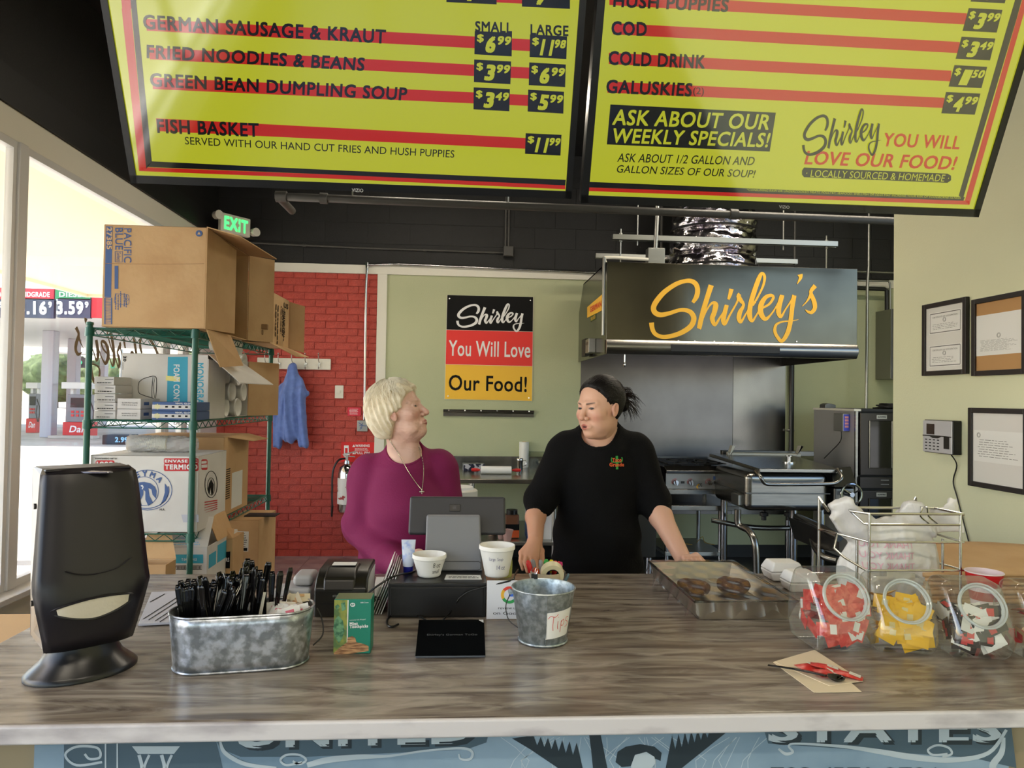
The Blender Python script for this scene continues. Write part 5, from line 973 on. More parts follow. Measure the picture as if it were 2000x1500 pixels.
hb = (P(330, 785, 3.17).z-zz_)/2
for i in range(2):
    x0, x1 = P(297, 800, 3.17).x, P(384, 800, 3.17).x; za = zz_+hb*(1-i)+.0005; t = bx('glove_box', mat('glove box navy', (52, 84, 140), .45), (x0, 3.17, za), (x1, 3.33, za+hb-.001), bevel=.0015, seg=1); tag(t, ['upper', 'lower'][i]+' blue vinyl glove box at the middle shelf front', 'box', 'vinyl glove boxes')
    bx('white_band', m_wb, (x0, 3.1694, za+hb*.22), (x1, 3.17, za+hb*.66), t); mb = MB(); print_text(mb, 'VINYL GLOVES', (x1-.09, 3.1692, za+hb*.72), (.08, 0, 0), (0, 0, .008), .02); mb.build('white_lettering', m_wht, t)
    mb = MB(); [mb.box((x0+.055+.028*k, 3.1688, za+hb*.36), (x0+.066+.028*k, 3.1694, za+hb*.54)) for k in range(5)]; tag(mb.build('pictograms', m_ink, t), kind='stuff'); c = Vector((x0+.022, 3.169, za+hb*.45)); mb = MB(); [mb.poly([c, c+Vector((.012*math.cos(a-.2), 0, .012*math.sin(a-.2))), c+Vector((.012*math.cos(a+.2), 0, .012*math.sin(a+.2)))]) for a in np.arange(0, 6.28, .785)]; mb.build('starburst', mat('pale yellow sticker', ()), t)
# third shelf: lion crest carton
zz = zsh[1]+.005; yf = 3.16; t, (x0, x1, y0, y1, z0, z1) = carton('cup_carton', 'white carton with blue lion crest and red thousand pieces lettering', (P(175, 960, yf).x, yf, zz), (P(387, 960, yf).x, 3.52, P(300, 890, yf).z), m_cardw)
pf = Plane((0, yf, 0), (0, -1, 0)); R1, B1, W1, K1 = MB(), MB(), MB(), MB()
def ell_px(mb, cx, cy, rx, ry, w, pl, e=EP, a0=0, a1=6.2832): ribbon(mb, [(cx+rx*math.cos(a), cy+ry*math.sin(a)) for a in np.linspace(a0, a1, 33)], w, lambda x, y: pl.at(x, y, e), 1)
def disc_px(mb, cx, cy, rx, ry, pl, e): mb.poly([pl.at(cx+rx*math.cos(a), cy+ry*math.sin(a), e) for a in np.linspace(0, 6.2832, 32, endpoint=False)])
def rrect(mb, x0, y0, x1, y1, r, pl, e): mb.poly([pl.at(cx+r*math.cos(a+q), cy+r*math.sin(a+q), e) for cx, cy, a in ((x1-r, y1-r, 0), (x0+r, y1-r, 1.57), (x0+r, y0+r, 3.14), (x1-r, y0+r, 4.71)) for q in (0, .5, 1.05, 1.57)])
for q in ((187, 899, 224, 912, 4), (180, 910, 231, 926, 4), (320, 895, 388, 906, 3), (320, 905, 388, 920, 3)): rrect(R1, *q, pf, .0006)
for s, x0_, x1_, yb, yt in (('1000', 189, 221, 910, 901.5), ('PIEZAS', 182, 228, 924, 913), ('ENVASE 4C', 322, 386, 903.5, 897.5), ('TERMICO', 322, 386, 917, 907)): lpx(W1, s, pf, (x0_, yb), (x1_, yb), (x0_, yt), .04, lift=.0012)
lpx(K1, 'CONTENIDO NETO:', pf, (186, 897), (229, 897), (186, 894), .02, lift=EP); lpx(K1, 'M.R.', pf, (312, 997), (323, 997), (312, 993), .02, lift=EP)
ell_px(B1, 288, 957, 48, 39, .7, pf); ell_px(B1, 282, 959, 27.5, 28, .6, pf); ell_px(B1, 286, 957, 44, 36, .8, pf, a0=-.2, a1=2.6)
for ch, a in (('R', -2.45), ('E', -2.03), ('Y', -1.6), ('M', -1.17), ('A', -.72)):
    c = Vector((284+36.5*math.cos(a), 959+34*math.sin(a))); ud = Vector((-math.sin(a), math.cos(a))); vd = Vector((math.cos(a), math.sin(a)))
    o_, u_, v_ = c-ud*5.2-vd*5, c+ud*5.2-vd*5, c-ud*5.2+vd*6; lpx(B1, ch, pf, tuple(o_), tuple(u_), tuple(v_), .05, lift=EP)
ppx(B1, pf, [(322, 944), (328, 952), (330, 964), (324, 978), (312, 988), (318, 976), (322, 962)], EP)
ppx(B1, pf, [(256, 962), (258, 954), (266, 948), (272, 942), (282, 941), (294, 944), (302, 950), (306, 958), (305, 974), (298, 966), (296, 956), (290, 953), (292, 968), (299, 982), (290, 988), (284, 976), (284, 960), (280, 956), (280, 966), (274, 978), (278, 988), (268, 987), (266, 976), (272, 964), (264, 968), (260, 966), (262, 963)], EP)
ppx(W1, pf, [(275, 948), (279, 947), (281, 951), (279, 956), (277, 955), (279, 951), (276, 950)], .002)
for m_, mb_, n_ in ((m_redp, R1, 'red_panels'), (m_wht, W1, 'white_lettering'), (m_blue, B1, 'blue_crest'), (m_ink, K1, 'small_lettering')): mb_.build(n_, m_, t)
mb = MB(); q = [pf.at(354, 1005, .001), pf.at(388, 1005, .001), pf.at(388, 1020, .001), pf.at(358, 1020, .001)]; mb.poly(q); mb.build('cup_picture', mat('pale grey print', (190, 190, 200), .6), t)
pz = Plane((x1, 0, 0), (1, 0, 0)); mb = MB(); ell_px(mb, 412, 946, 12, 26, .6, pz); ell_px(mb, 412, 950, 7, 17, .5, pz); ppx(mb, pz, [(408, 944), (412, 936), (417, 946), (416, 962), (413, 968), (411, 952), (409, 966), (406, 955)], EP); mb.build('side_crest', m_ink, t)
mb = MB(); rrect(mb, 393, 897, 405, 918, 3, pz, .0006); mb.build('side_red_panel', m_redp, t); mb = MB()
for k in range(5): ppx(mb, pz, [(399, 980+k*5+(k*.5)), (424, 976+k*4), (424, 978+k*4), (399, 982+k*5)], EP)
tag(mb.build('side_fine_print', m_redp, t), kind='stuff'); mb = MB(); vtx = [(393, 901), (403, 900), (403, 905), (393, 906)]; ppx(mb, pz, vtx, EP); ppx(mb, pz, [(393, 908), (404, 907), (404, 913), (393, 914)], EP); mb.build('side_white_print', m_wht, t)
# kraft box behind, sleeve of cups on top
t, (bx0_, bx1_, by0, by1, bz0_, bz1_) = carton('kraft_carton', 'tall kraft carton behind the lion crest carton', (P(247, 860, 3.55).x, 3.55, zz), (P(437, 900, 3.55).x, 3.95, P(340, 853, 3.55).z), m_card); flap(t, m_card, [(bx1_, by0+.05, bz1_-.004), (bx1_, by1, bz1_-.004), (bx1_+.1, by1, bz1_-.03), (bx1_+.08, by0+.2, bz1_-.03)])
mb = MB(); mb.box((bx1_, by0+.13, zz+.02), (bx1_+.001, by0+.3, zz+.2)); mb.build('white_label', m_paper, t); mb = MB(); [mb.box((bx1_, by0+.04, zz+.08+.011*k), (bx1_+.001, by0+.1, zz+.085+.011*k)) for k in range(14)]; tag(mb.build('barcode', m_ink, t), kind='stuff')
m_film = mat('milky plastic film', (226, 224, 224), .25, alpha=.62, bump=.5, bscale=30)
slv = thing('cup_sleeve', 'clear plastic sleeve of white foam lids lying on the lion carton', 'sleeve', tuple(P(300, 888, 3.3))); zc_ = z1; a = Vector((P(247, 870, 3.3).x, 3.34, zc_+.040)); b = Vector((P(322, 870, 3.3).x, 3.34, zc_+.040)); e = Vector((P(352, 870, 3.3).x, 3.36, zc_+.035))
mb = MB(); prof = []
n = 26
for i in range(n): prof += [(.030, i*(b-a).length/n), (.0345, (i+.5)*(b-a).length/n)]
mb.lathe(a, [(0, 0)]+prof+[(.03, (b-a).length), (0, (b-a).length)], 24, ax=(1, 0, 0)); mb.build('stacked_lids', m_foam, slv, smooth=True)
MB().grid(lambda u, v: a+(e-a+Vector((.05, 0, 0)))*(u*1.02-.02)+Vector((0, math.cos(6.2832*v), math.sin(6.2832*v)))*(.0375*(1-.25*max(0, u-.75)*3)+.003*math.sin(31*u+9*v*6.28)), 40, 24).build('film', m_film, slv, smooth=True)
# yellow noodle bags
m_nood = mat('golden noodles', (196, 156, 52), .6, c2=(140, 104, 28), scale=60, bump=1, bscale=90, ramp=(.35, .65))
m_clrf = glass('clear film', (250, 250, 250), gloss=.10, rough=.08, haze=.05)
for k in range(2):
    c = Vector((-1.345, 3.98+.06*k, zsh[1]+.055+.082*k)); R = (.13, .21, .042); nb = thing('noodle_bag', ['lower golden noodle bag at the rack back end', 'upper golden noodle bag at the rack back end'][k], 'bag', tuple(c-Vector((0, 0, .045))), 'bags of golden noodles')
    V, Fc = surfnet(lambda p: d_ell(p, (0, 0, 0), R)+.010*noise3(p, 60, k)+.004*noise3(p, 210, k+4), (-.16, -.25, -.07), (.16, .25, .07), .007); np_obj('noodles', V+np.array(c), Fc, m_nood, nb)
    V, Fc = surfnet(lambda p: d_ell(p, (0, .01, 0), (R[0]+.014, R[1]+.04, R[2]+.006))+.006*noise3(p, 45, k+7), (-.2, -.3, -.08), (.2, .3, .08), .011); np_obj('film', V+np.array(c), Fc, m_clrf, nb)
# bottom shelf and floor cartons
zz = zsh[0]+.005
t, (x0, x1, y0, y1, z0, z1) = carton('bag_carton', 'white and blue carton of shopping bags with raised slanted lid', (P(309, 1080, 3.2).x, 3.2, zz), (P(405, 1080, 3.2).x, 3.62, P(350, 1068, 3.2).z), m_cardw, open_='top')
pf = Plane((0, 3.2, 0), (0, -1, 0)); flap(t, m_cardw, [(x0, y0, z1), (x1, y0, z1), (x1-.01, y0+.10, z1+.115), (x0+.01, y0+.10, z1+.115)], th=(0, .004, 0)); flap(t, m_card, [(x1, y0+.12, z1), (x1, y1-.08, z1), (x1-.03, y1-.12, z1+.11), (x1-.04, y0+.1, z1+.11)], th=(.004, 0, 0))
pfl = Plane((x0, y0-.0006, z1), (0, -.115, .10)); mb = MB(); ppx(mb, pf, [(342, 1083), (397, 1083), (397, 1100), (342, 1100)], .001); mb.build('cyan_panel', m_teal, t); mb = MB(); lpx(mb, 'T-SHIRT BAGS', pf, (355, 1095), (385, 1095), (355, 1090), .02, lift=.0018); mb.build('white_lettering', m_wht, t)
mb = MB(); lpx(mb, 'MONOGRAM', pf, (311, 1090), (339, 1089), (311, 1084), .02, lift=.0014); mb.build('cyan_lettering', m_teal, t)
mb = MB(); lpx(mb, 'THANK YOU', pfl, (344, 1053), (392, 1053), (344, 1049), .0, lift=.001); lines(mb, pfl.at(335, 1066, .001), pfl.at(395, 1066)-pfl.at(335, 1066), pfl.at(335, 1057)-pfl.at(335, 1066), 2, random); mb.build('lid_lettering', mat('pale blue print', (120, 160, 190), .6), t)
mb = MB(); ribbon(mb, [(344, 1105), (394, 1105), (394, 1112), (344, 1112), (344, 1105)], .6, lb, 1); [ppx(mb, pf, [(346+k*2.4, 1106), (347.1+k*2.4, 1106), (347.1+k*2.4, 1111), (346+k*2.4, 1111)], .0014) for k in range(20)]; mb.build('barcode', m_ink, t)
mb = MB(); mb.box((x1, y0+.02, z1-.1), (x1+.001, y0+.11, z1-.04)); mb.box((x1, y0+.13, z1-.1), (x1+.001, y0+.26, z1-.02)); mb.build('side_cyan_panel', m_teal, t)
t, q = carton('open_carton', 'open kraft carton low at the rack left, behind the napkin dispenser', (P(250, 1090, 3.0).x, 3.0, .42), (P(325, 1090, 3.0).x, 3.1, P(300, 1103, 3.0).z), m_card, open_='top'); flap(t, m_card, [(q[0], q[3], q[5]), (q[1], q[3], q[5]), (q[1]-.05, q[3]+.08, q[5]+.08), (q[0], q[3]+.08, q[5]+.09)]); 
tb = bx('box_stack_base', m_card, (q[0]+.01, 3.0, 0), (q[1]-.01, 3.1, .419), bevel=.003); tag(tb, 'plain kraft box on the floor under the open carton', 'box')
yf = 3.72; t, (x0, x1, y0, y1, z0, z1) = carton('harvest_carton', 'large plain kraft carton with white shipping label on the bottom shelf', (P(440, 1060, yf).x, yf, zz), (P(505, 1060, yf).x, 4.05, P(480, 1016, yf).z), m_card); pf = Plane((0, yf, 0), (0, -1, 0))
mb = MB(); ppx(mb, pf, [(460, 1037), (486, 1038), (485, 1077), (459, 1077)]); mb.build('shipping_label', m_paper, t); mb = MB(); lines(mb, pf.at(461, 1074, EP), pf.at(484, 1074)-pf.at(461, 1074), pf.at(461, 1040)-pf.at(461, 1074), 8, random); ppx(mb, pf, [(462, 1070), (483, 1070), (483, 1076), (462, 1076)], .001); mb.build('label_print', m_ink, t); mb = MB(); lpx(mb, 'HARVEST', pf, (461, 1055), (478, 1055), (461, 1051), .01, lift=.0014); mb.build('green_print', mat('green print', (90, 160, 90), .6), t)
q = P(470, 1012, yf+.1); mb = MB().box((x0+.06, yf+.1, z1), (x0+.22, yf+.2, z1+.006)); mb.build('tape', m_blkm, t)
yf = 3.45; t, (x0, x1, y0, y1, z0, z1) = carton('small_carton', 'small kraft carton with dark print between two larger ones', (P(436, 1060, yf).x, yf, zz), (P(455, 1060, yf).x, 3.62, P(450, 1052, yf).z), m_card); flap(t, m_card, [(x0, y0, z1), (x1, y0, z1), (x1-.005, y0+.03, z1+.04), (x0, y0+.02, z1+.05)], th=(0, .003, 0)); pf = Plane((0, yf, 0), (0, -1, 0)); mb = MB(); ppx(mb, pf, [(438, 1078), (450, 1077), (449, 1110), (438, 1110)]); mb.build('dark_panel', m_ink, t); mb = MB(); lpx(mb, 'ERS', pf, (438, 1097), (448, 1097), (438, 1089), .03, lift=.0014); mb.build('white_lettering', m_wht, t)
V, Fc = surfnet(lambda p: d_ell(p, (0, 0, 0), (.13, .1, .05))+.008*noise3(p, 40, 2), (-.16, -.13, -.07), (.16, .13, .07), .01); o = np_obj('plastic_bag', V+np.array((P(285, 1050, 3.5).x, 3.55, .70)), Fc, m_film); tag(o, 'crumpled white plastic bag under the third shelf', 'bag'); tag(bx('black_crate', m_blkm, (P(268, 1060, 3.5).x, 3.42, zz), (P(306, 1060, 3.5).x, 3.68, .648), bevel=.01), 'black crate under the crumpled bag on the bottom shelf', 'crate')
# bench box by the window at far left
t, q = carton('green_carton', 'kraft carton with green stripe by the window left of the counter', (-1.75, 1.62, .50), (-1.16, 2.05, .76), m_card, open_='top'); bx('green_stripe', mat('green stripe print', (70, 150, 60), .6), (q[0], q[2]-.0008, .6), (q[1], q[2], .70), t); flap(t, m_card, [(q[0], q[3], q[5]), (q[1], q[3], q[5]), (q[1]-.02, q[3]+.08, q[5]+.12), (q[0], q[3]+.08, q[5]+.12)])
mb = MB(); lines(mb, (q[0]+.2, q[2]-.001, .72), (.2, 0, 0), (0, 0, .015), 1, random); mb.build('fine_print', m_ink, t)
bn = thing('bench', 'low white bench by the window carrying a carton', 'bench', (-1.45, 1.8, 0)); bx('bench_top', m_white, (-1.9, 1.45, .46), (-1.13, 2.2, .498), bn, bevel=.004)
for x in (-1.85, -1.2):
    for y in (1.5, 2.15): bx('leg', m_white, (x-.025, y-.025, 0), (x+.025, y+.025, .46), bn)
# ================================================================== RIGHT WALL
PR = Plane((XR-.002, 0, 0), (-1, 0, 0)); m_frame = mat('black picture frame', (28, 24, 24), .4); m_matte = mat('frame glass front', (226, 224, 218), .12)
def wallframe(lab, pts, inner, backing, draw):
    """pts: photo corners TL TR BR BL on the right wall"""
    q = [PR.at(x, y) for x, y in pts]; y0 = (q[1].y+q[2].y)/2; y1 = (q[0].y+q[3].y)/2; z1 = (q[0].z+q[1].z)/2; z0 = (q[2].z+q[3].z)/2; w = .022
    t = thing('picture_frame', lab, 'frame', (XR-.01, (y0+y1)/2, z0), 'black framed certificates on the right wall'); X0, X1 = XR-.022, XR-.002
    mb = MB(); mb.box((X0, y0, z0), (X1, y0+w, z1)); mb.box((X0, y1-w, z0), (X1, y1, z1)); mb.box((X0, y0+w, z0), (X1, y1-w, z0+w)); mb.box((X0, y0+w, z1-w), (X1, y1-w, z1)); mb.build('frame_border', m_frame, t, bevel=.002)
    bx('backing', backing, (XR-.012, y0+w, z0+w), (XR-.003, y1-w, z1-w), t)
    g = lambda u, v, e=0: Vector((XR-.0125-e, y1-w-(y1-y0-2*w)*u, z0+w+(z1-z0-2*w)*v)); draw(t, g); return t
def certificate(t, g, u0, u1, v0, v1, seal, rows=5, border=True, heading=None):
    MB().poly([g(u0, v0, .0003), g(u1, v0, .0003), g(u1, v1, .0003), g(u0, v1, .0003)]).build('certificate', m_paper, t); mb = MB()
    if border:
        for a, b in (((u0+.03, v0+.02), (u1-.03, v0+.02)), ((u1-.03, v0+.02), (u1-.03, v1-.02)), ((u1-.03, v1-.02), (u0+.03, v1-.02)), ((u0+.03, v1-.02), (u0+.03, v0+.02))): ribbon(mb, [a, b], .006, lambda x, y: g(x, y, .0008), 1)
    c = g(*seal, .0008); mb.tube([c+Vector((0, .010*math.cos(a), .010*math.sin(a))) for a in np.linspace(0, 6.28, 16, endpoint=False)], .0007, 4, closed=True); mb.tube([c+Vector((0, .007*math.cos(a), .007*math.sin(a))) for a in np.linspace(0, 6.28, 16, endpoint=False)], .0005, 4, closed=True)
    O = g(u0+.08, v0+.06, .001); lines(mb, O, g(u1-.08, v0+.06, .001)-O, g(u0+.08, seal[1]-.05 if seal[1] < v1-.03 else v1-.08, .001)-O, rows, random, h=.2)
    if heading: print_text(mb, heading, g(u0+.1, v1-.09, .001), g(u1-.1, v1-.09)-g(u0+.1, v1-.09), g(u0+.1, v1-.065)-g(u0+.1, v1-.09), 0)
    tag(mb.build('certificate_print', mat('grey ink', (110, 108, 104), .6), t), kind='stuff')
def dr1(t, g):
    MB().poly([g(0, 0, .0002), g(1, 0, .0002), g(1, 1, .0002), g(0, 1, .0002)]).build('sheet', m_matte, t); certificate(t, g, .08, .94, .58, .92, (.5, .79), 4, heading='CERTIFICATE OF OCCUPATION'); certificate(t, g, .08, .94, .06, .4, (.5, .27), 4, heading='CERTIFICATE OF OCCUPATION')
wallframe('black framed pair of small certificates, left of the kraft backed frame', ((1807, 596), (1894, 580), (1894, 731), (1808, 734)), 0, m_matte, dr1)
wallframe('black framed certificate on a kraft brown backing, upper right', ((1904, 586), (2012, 566), (2012, 728), (1905, 737)), 0, mat('kraft backing', (186, 142, 90), .5), lambda t, g: certificate(t, g, 0, 1, .22, .82, (.5, .5), 12, False))
def dr3(t, g):
    MB().poly([g(0, 0, .0002), g(1, 0, .0002), g(1, 1, .0002), g(0, 1, .0002)]).build('sheet', m_matte, t); certificate(t, g, .02, .98, .3, .75, (.12, .68), 8, False)
wallframe('black framed certificate with glass reflections, below the kraft backed frame', ((1898, 796), (2015, 799), (2015, 968), (1898, 948)), 0, mat('grey backing', (206, 206, 206), .15), dr3)
# time clock
q = [PR.at(x, y) for x, y in ((1800, 820), (1882, 822), (1882, 885), (1800, 882))]
c = PR.at(1875, 853); tc_ = thing('time_clock', 'silver and black time clock with keypad on the right wall', 'time clock', tuple(c)); yk = (PX(1860, 850, XR-.051).y+PX(1801, 850, XR-.051).y)/2; zc1, zc0 = P(1870, 821, yk).z, P(1870, 886, yk).z; xw = XR-P(1801, 850, yk).x
ux = Vector((1, 0, 0)); fc_ = Vector((XR-xw, yk-.0, 0))
bx('housing', m_blk, (XR-.045-.0, yk-.10, zc0), (XR-.002, yk+.10, zc1), tc_, bevel=.004)
xf = XR-.045; bx('face_plate', mat('silver plastic', (196, 196, 200), .35, .2), (xf-.006, yk-.10, zc0+.003), (xf, yk+.10, zc1-.003), tc_, bevel=.004)
pfc = Plane((xf-.0065, 0, 0), (-1, 0, 0)); U = lambda u, v, e=.0: Vector((xf-.0065-e, yk+.10-.2*u, zc0+(zc1-zc0)*v))
def uq(u0, v0, u1, v1, e=.0005): return [U(u0, v0, e), U(u1, v0, e), U(u1, v1, e), U(u0, v1, e)]
MB().poly(uq(.14, .56, .42, .88)).build('display', mat('dark display', (50, 32, 34), .2), tc_); MB().poly(uq(.74, .16, .93, .52)).build('finger_sensor', m_blk, tc_)
mb = MB(); mb.poly([U(.0, .50, .0005), U(.25, .50, .0005), U(.36, .45, .0005), U(.55, .45, .0005), U(.66, .51, .0005), U(1, .50, .0005), U(1, .53, .0005), U(.6, .54, .0005), U(.3, .54, .0005), U(0, .53, .0005)]); mb.build('seam_line', m_blk, tc_)
for i in range(4):
    for j in range(4): MB().poly(uq(.09+.14*i, .10+.095*j, .17+.14*i, .13+.095*j)).build('key', m_ink, tc_)
MB().tube(smoothpath([U(.85, 0)+Vector((.02, 0, 0)), U(.9, -.3)+Vector((.04, 0, 0)), U(.75, -.8)+Vector((.045, 0, 0)), U(.9, -1.3)+Vector((.045, 0, 0)), U(1.3, -2.6)+Vector((.045, 0, 0))], 6), .003, 6).build('cord', m_blk, tc_, smooth=True)
# ================================================================== ON THE COUNTER
ZT = .92+.0008
def CT(px, py, z=ZT): return PZ(px, py, z)
# napkin dispenser
c = CT(160, 1308); a = .70; ax = Vector((math.cos(a), math.sin(a), 0)); ay = Vector((-math.sin(a), math.cos(a), 0)); nd = thing('napkin_dispenser', 'tall black napkin dispenser on a flared pedestal at the counter left', 'napkin dispenser', tuple(c))
m_nd = mat('smoked black plastic', (27, 24, 30), .34); LC = lambda x, y, z: c+ax*x+ay*y+Vector((0, 0, z))
mb = MB(); n = 40; prof = ((0, 0), (1, 0), (1, .006), (.95, .012), (.74, .032), (.62, .055), (.57, .085), (.60, .11))
vs = [LC(.108*r*math.cos(2*math.pi*i/n), .085*r*math.sin(2*math.pi*i/n), h) for r, h in prof for i in range(n)]; mb.add(vs, [(j*n+i, j*n+(i+1) % n, (j+1)*n+(i+1) % n, (j+1)*n+i) for j in range(len(prof)-1) for i in range(n)]); mb.build('pedestal', mat('satin black plastic', (20, 20, 22), .3), nd, smooth=True)
PFR = [(-.075, .070), (-.082, .10), (-.088, .145), (-.093, .195), (-.082, .22), (-.048, .40), (-.038, .425), (-.015, .435)]   # front profile (y, z)
wd_ = [.082, .088, .098, .108, .107, .093, .090, .082]
mb = MB(); K = 14; rows = []
for (y, z), w in zip(PFR, wd_): rows.append([LC(w*s, y+.020*abs(s)**4, z) for s in np.linspace(-1, 1, K+1)])
vs = [v for r_ in rows for v in r_]; mb.add(vs, [(j*(K+1)+i, j*(K+1)+i+1, (j+1)*(K+1)+i+1, (j+1)*(K+1)+i) for j in range(len(rows)-1) for i in range(K)])
cover = mb.build('front_cover', m_nd, nd, smooth=True, solid=.004)
back = [(.06, .08), (.075, .2), (.085, .42), (.08, .435)]
for s in (-1, 1):
    pts = [LC(s*w*.985, y+.020, z) for (y, z), w in zip(PFR, wd_)]+[LC(s*.085, y, z) for y, z in back[::-1]]; MB().poly(pts, ax*(-s*.003)).build('side_panel', mat('smoky beige plastic', (150, 138, 122), .25), nd)
MB().add([LC(-.085, .06, .08), LC(.085, .06, .08), LC(.085, .085, .43), LC(-.085, .085, .43)], [(0, 1, 2, 3)]).build('back_panel', m_nd, nd, solid=.004)
MB().hexa([LC(-.082, -.02, .43), LC(.082, -.02, .43), LC(.082, .083, .43), LC(-.082, .083, .43)], (0, 0, .006)).build('top_cap', m_nd, nd, bevel=.003); MB().hexa([LC(-.08, -.06, .075), LC(.08, -.06, .075), LC(.08, .06, .078), LC(-.08, .06, .078)], (0, 0, -.006)).build('bottom_plate', m_nd, nd)
mb = MB(); nm = 24; top = []; bot = []
for i in range(nm+1):
    s = -1+2*i/nm; x = .082*s; top.append(LC(x, -.0965+.018*abs(s)**4, .158+.017*(1-s*s)**.6+.004*s)); bot.append(LC(x, -.0935+.018*abs(s)**4, .158-.026*(1-abs(s-.0)**1.6)*(1-.0*s)+.004*s))
mb.add(top+bot, [(i, i+1, nm+2+i, nm+1+i) for i in range(nm)]); mb.build('napkin', mat('folded napkin', (214, 206, 188), .9, bump=.3, bscale=40), nd, smooth=True)
mb = MB(); mb.tube(top+bot[::-1], .0022, 6, closed=True); mb.build('slot_rim', m_nd, nd, smooth=True)
mb = MB(); mb.tube(smoothpath([LC(-.055, -.084, .236), LC(-.03, -.0875, .226), LC(0, -.0885, .223), LC(.04, -.0875, .229), LC(.07, -.08, .245)], 5), .0012, 5); mb.build('embossed_line', m_nd, nd, smooth=True)
MB().lathe(LC(0, -.030, .427), [(.045, 0), (.043, .003), (0, .0045)], 24, sx=1, sy=.35).build('top_lens', mat('grey smoked lens', (120, 116, 128), .1), nd, smooth=True)
for z in (.16, .36): MB().cyl(LC(-.092, .0, z), LC(-.097, 0, z), .006, None, 10).build('hinge_pin', m_blk, nd)
# menu pads left
mb = MB(); q = [CT(270, 1223, ZT+.002), CT(346, 1219, ZT+.002), CT(362, 1157, ZT+.002), CT(296, 1160, ZT+.002)]; pdd = mb.hexa(q, (0, 0, .006)).build('order_pad', mat('pale grey board', (190, 190, 198), .4), bevel=.001); tag(pdd, 'flat pale board with ruled dark lines between dispenser and tub', 'board')
mb = MB(); pq = Plane((0, 0, ZT+.0085), (0, 0, 1)); 
for s in ([(280, 1209), (352, 1163)], [(290, 1211), (352, 1171)], [(303, 1213), (356, 1178)], [(312, 1215), (357, 1184)], [(293, 1176), (322, 1160)]): ribbon(mb, s, .7, lambda x, y: pq.at(x, y, .0004), 1)
tag(mb.build('ruled_lines', m_ink, pdd), kind='stuff')
# oval galvanised tub
m_zinc = mat('spangled galvanised zinc', (150, 156, 160), .34, .85, c2=(214, 220, 230), scale=48, detail=6, ramp=(.42, .62), bump=.15, bscale=30)
c = CT(473, 1294); th = .16; ca, sa = math.cos(th), math.sin(th)
def ST(t_, L, R, z):   # stadium outline
    x = math.cos(t_); y = math.sin(t_); px_ = (L-R)*(1 if x > 0 else -1)*min(1, abs(x)*6)+R*x; py_ = R*y; return Vector((c.x+px_*ca-py_*sa, c.y+px_*sa+py_*ca, z))
tb_ = thing('oval_tub', 'oval galvanised tub holding plastic cutlery and sugar packets', 'tub', tuple(c)); HT = .122
def wall_(L0, R0, L1, R1, z0, z1, n=64): mb = MB(); return mb.grid(lambda u, v: ST(6.28318*u, L0+(L1-L0)*v, R0+(R1-R0)*v, z0+(z1-z0)*v), n, 6)
wall_(.142, .062, .152, .068, c.z+.002, c.z+HT).build('tub_wall', m_zinc, tb_, smooth=True, solid=.0016, weld=True)
mb = MB(); mb.poly([ST(6.28318*i/48, .143, .063, c.z+.003) for i in range(48)], (0, 0, .002)); mb.build('tub_floor', m_zinc, tb_)
mb = MB(); mb.tube([ST(6.28318*i/64, .152, .068, c.z+HT) for i in range(64)], .0026, 6, closed=True); mb.build('rolled_rim', m_zinc, tb_, smooth=True); mb = MB(); mb.tube([ST(6.28318*i/64, .1425, .0625, c.z+.003) for i in range(64)], .0025, 6, closed=True); mb.build('base_bead', m_zinc, tb_, smooth=True)
e = ST(0, .157, .07, c.z+HT-.02); MB().tube(smoothpath([e+Vector((0, .01, .008)), e+Vector((.012, .012, -.02)), e+Vector((.016, 0, -.05)), e+Vector((.0, -.025, -.065))], 6), .0017, 6).build('wire_handle', m_iron, tb_, smooth=True)
m_cut = mat('glossy black plastic', (12, 12, 13), .12)
def utensil(kind):
    mb = MB(); pr_ = [(.0035, 0), (.0045, .02), (.0055, .05), (.007, .085), (.0075, .10), (.005, .108)]
    mb.grid(lambda u, v: Vector(((u-.5)*2*np.interp(v*.108, [p[1] for p in pr_], [p[0] for p in pr_]), .0015*math.cos((u-.5)*3), v*.108)), 4, 10)
    if kind == 'fork': mb.grid(lambda u, v: Vector(((u-.5)*2*(.0035+.008*min(1, v*2.5)), .004*math.sin(v*2.5), -v*.05)), 4, 6)
    elif kind == 'spoon': mb.grid(lambda u, v: Vector(((u-.5)*2*(.0035+.011*math.sin(math.pi*min(1, v*.97))), .006*math.sin(v*3.1)*(1-4*(u-.5)**2), -v*.05)), 6, 8)
    else: mb.grid(lambda u, v: Vector(((u-.5)*2*(.0045+.003*(v > .2)), 0, -v*.06)), 2, 6)
    return mb.build(kind, m_cut, None, smooth=True, solid=.0016, local=True)
protos = {k: utensil(k) for k in ('fork', 'spoon', 'knife')}; used_p = set()
def place(kind, loc, rot, lab, grp, cat='cutlery'):
    if kind in used_p: o = dup(protos[kind])
    else: o = protos[kind]; used_p.add(kind)
    o.location = loc; o.rotation_euler = rot; return tag(o, lab, cat, grp)
def intub(u, v, z): return Vector((c.x+u*ca-v*sa, c.y+u*sa+v*ca, c.z+z))
rr = random.Random(3)
for i in range(18): place('knife', intub(-.125+.0088*(i % 6)+rr.uniform(-.001, .001), .012+.013*(i//6), .068+rr.uniform(-.006, .006)), (rr.uniform(-.04, .04), (i % 6-2.5)*.055, rr.uniform(-.4, .4)), 'black plastic knife in the tight upright bundle at the tub left', 'black knives bundled in the tub')
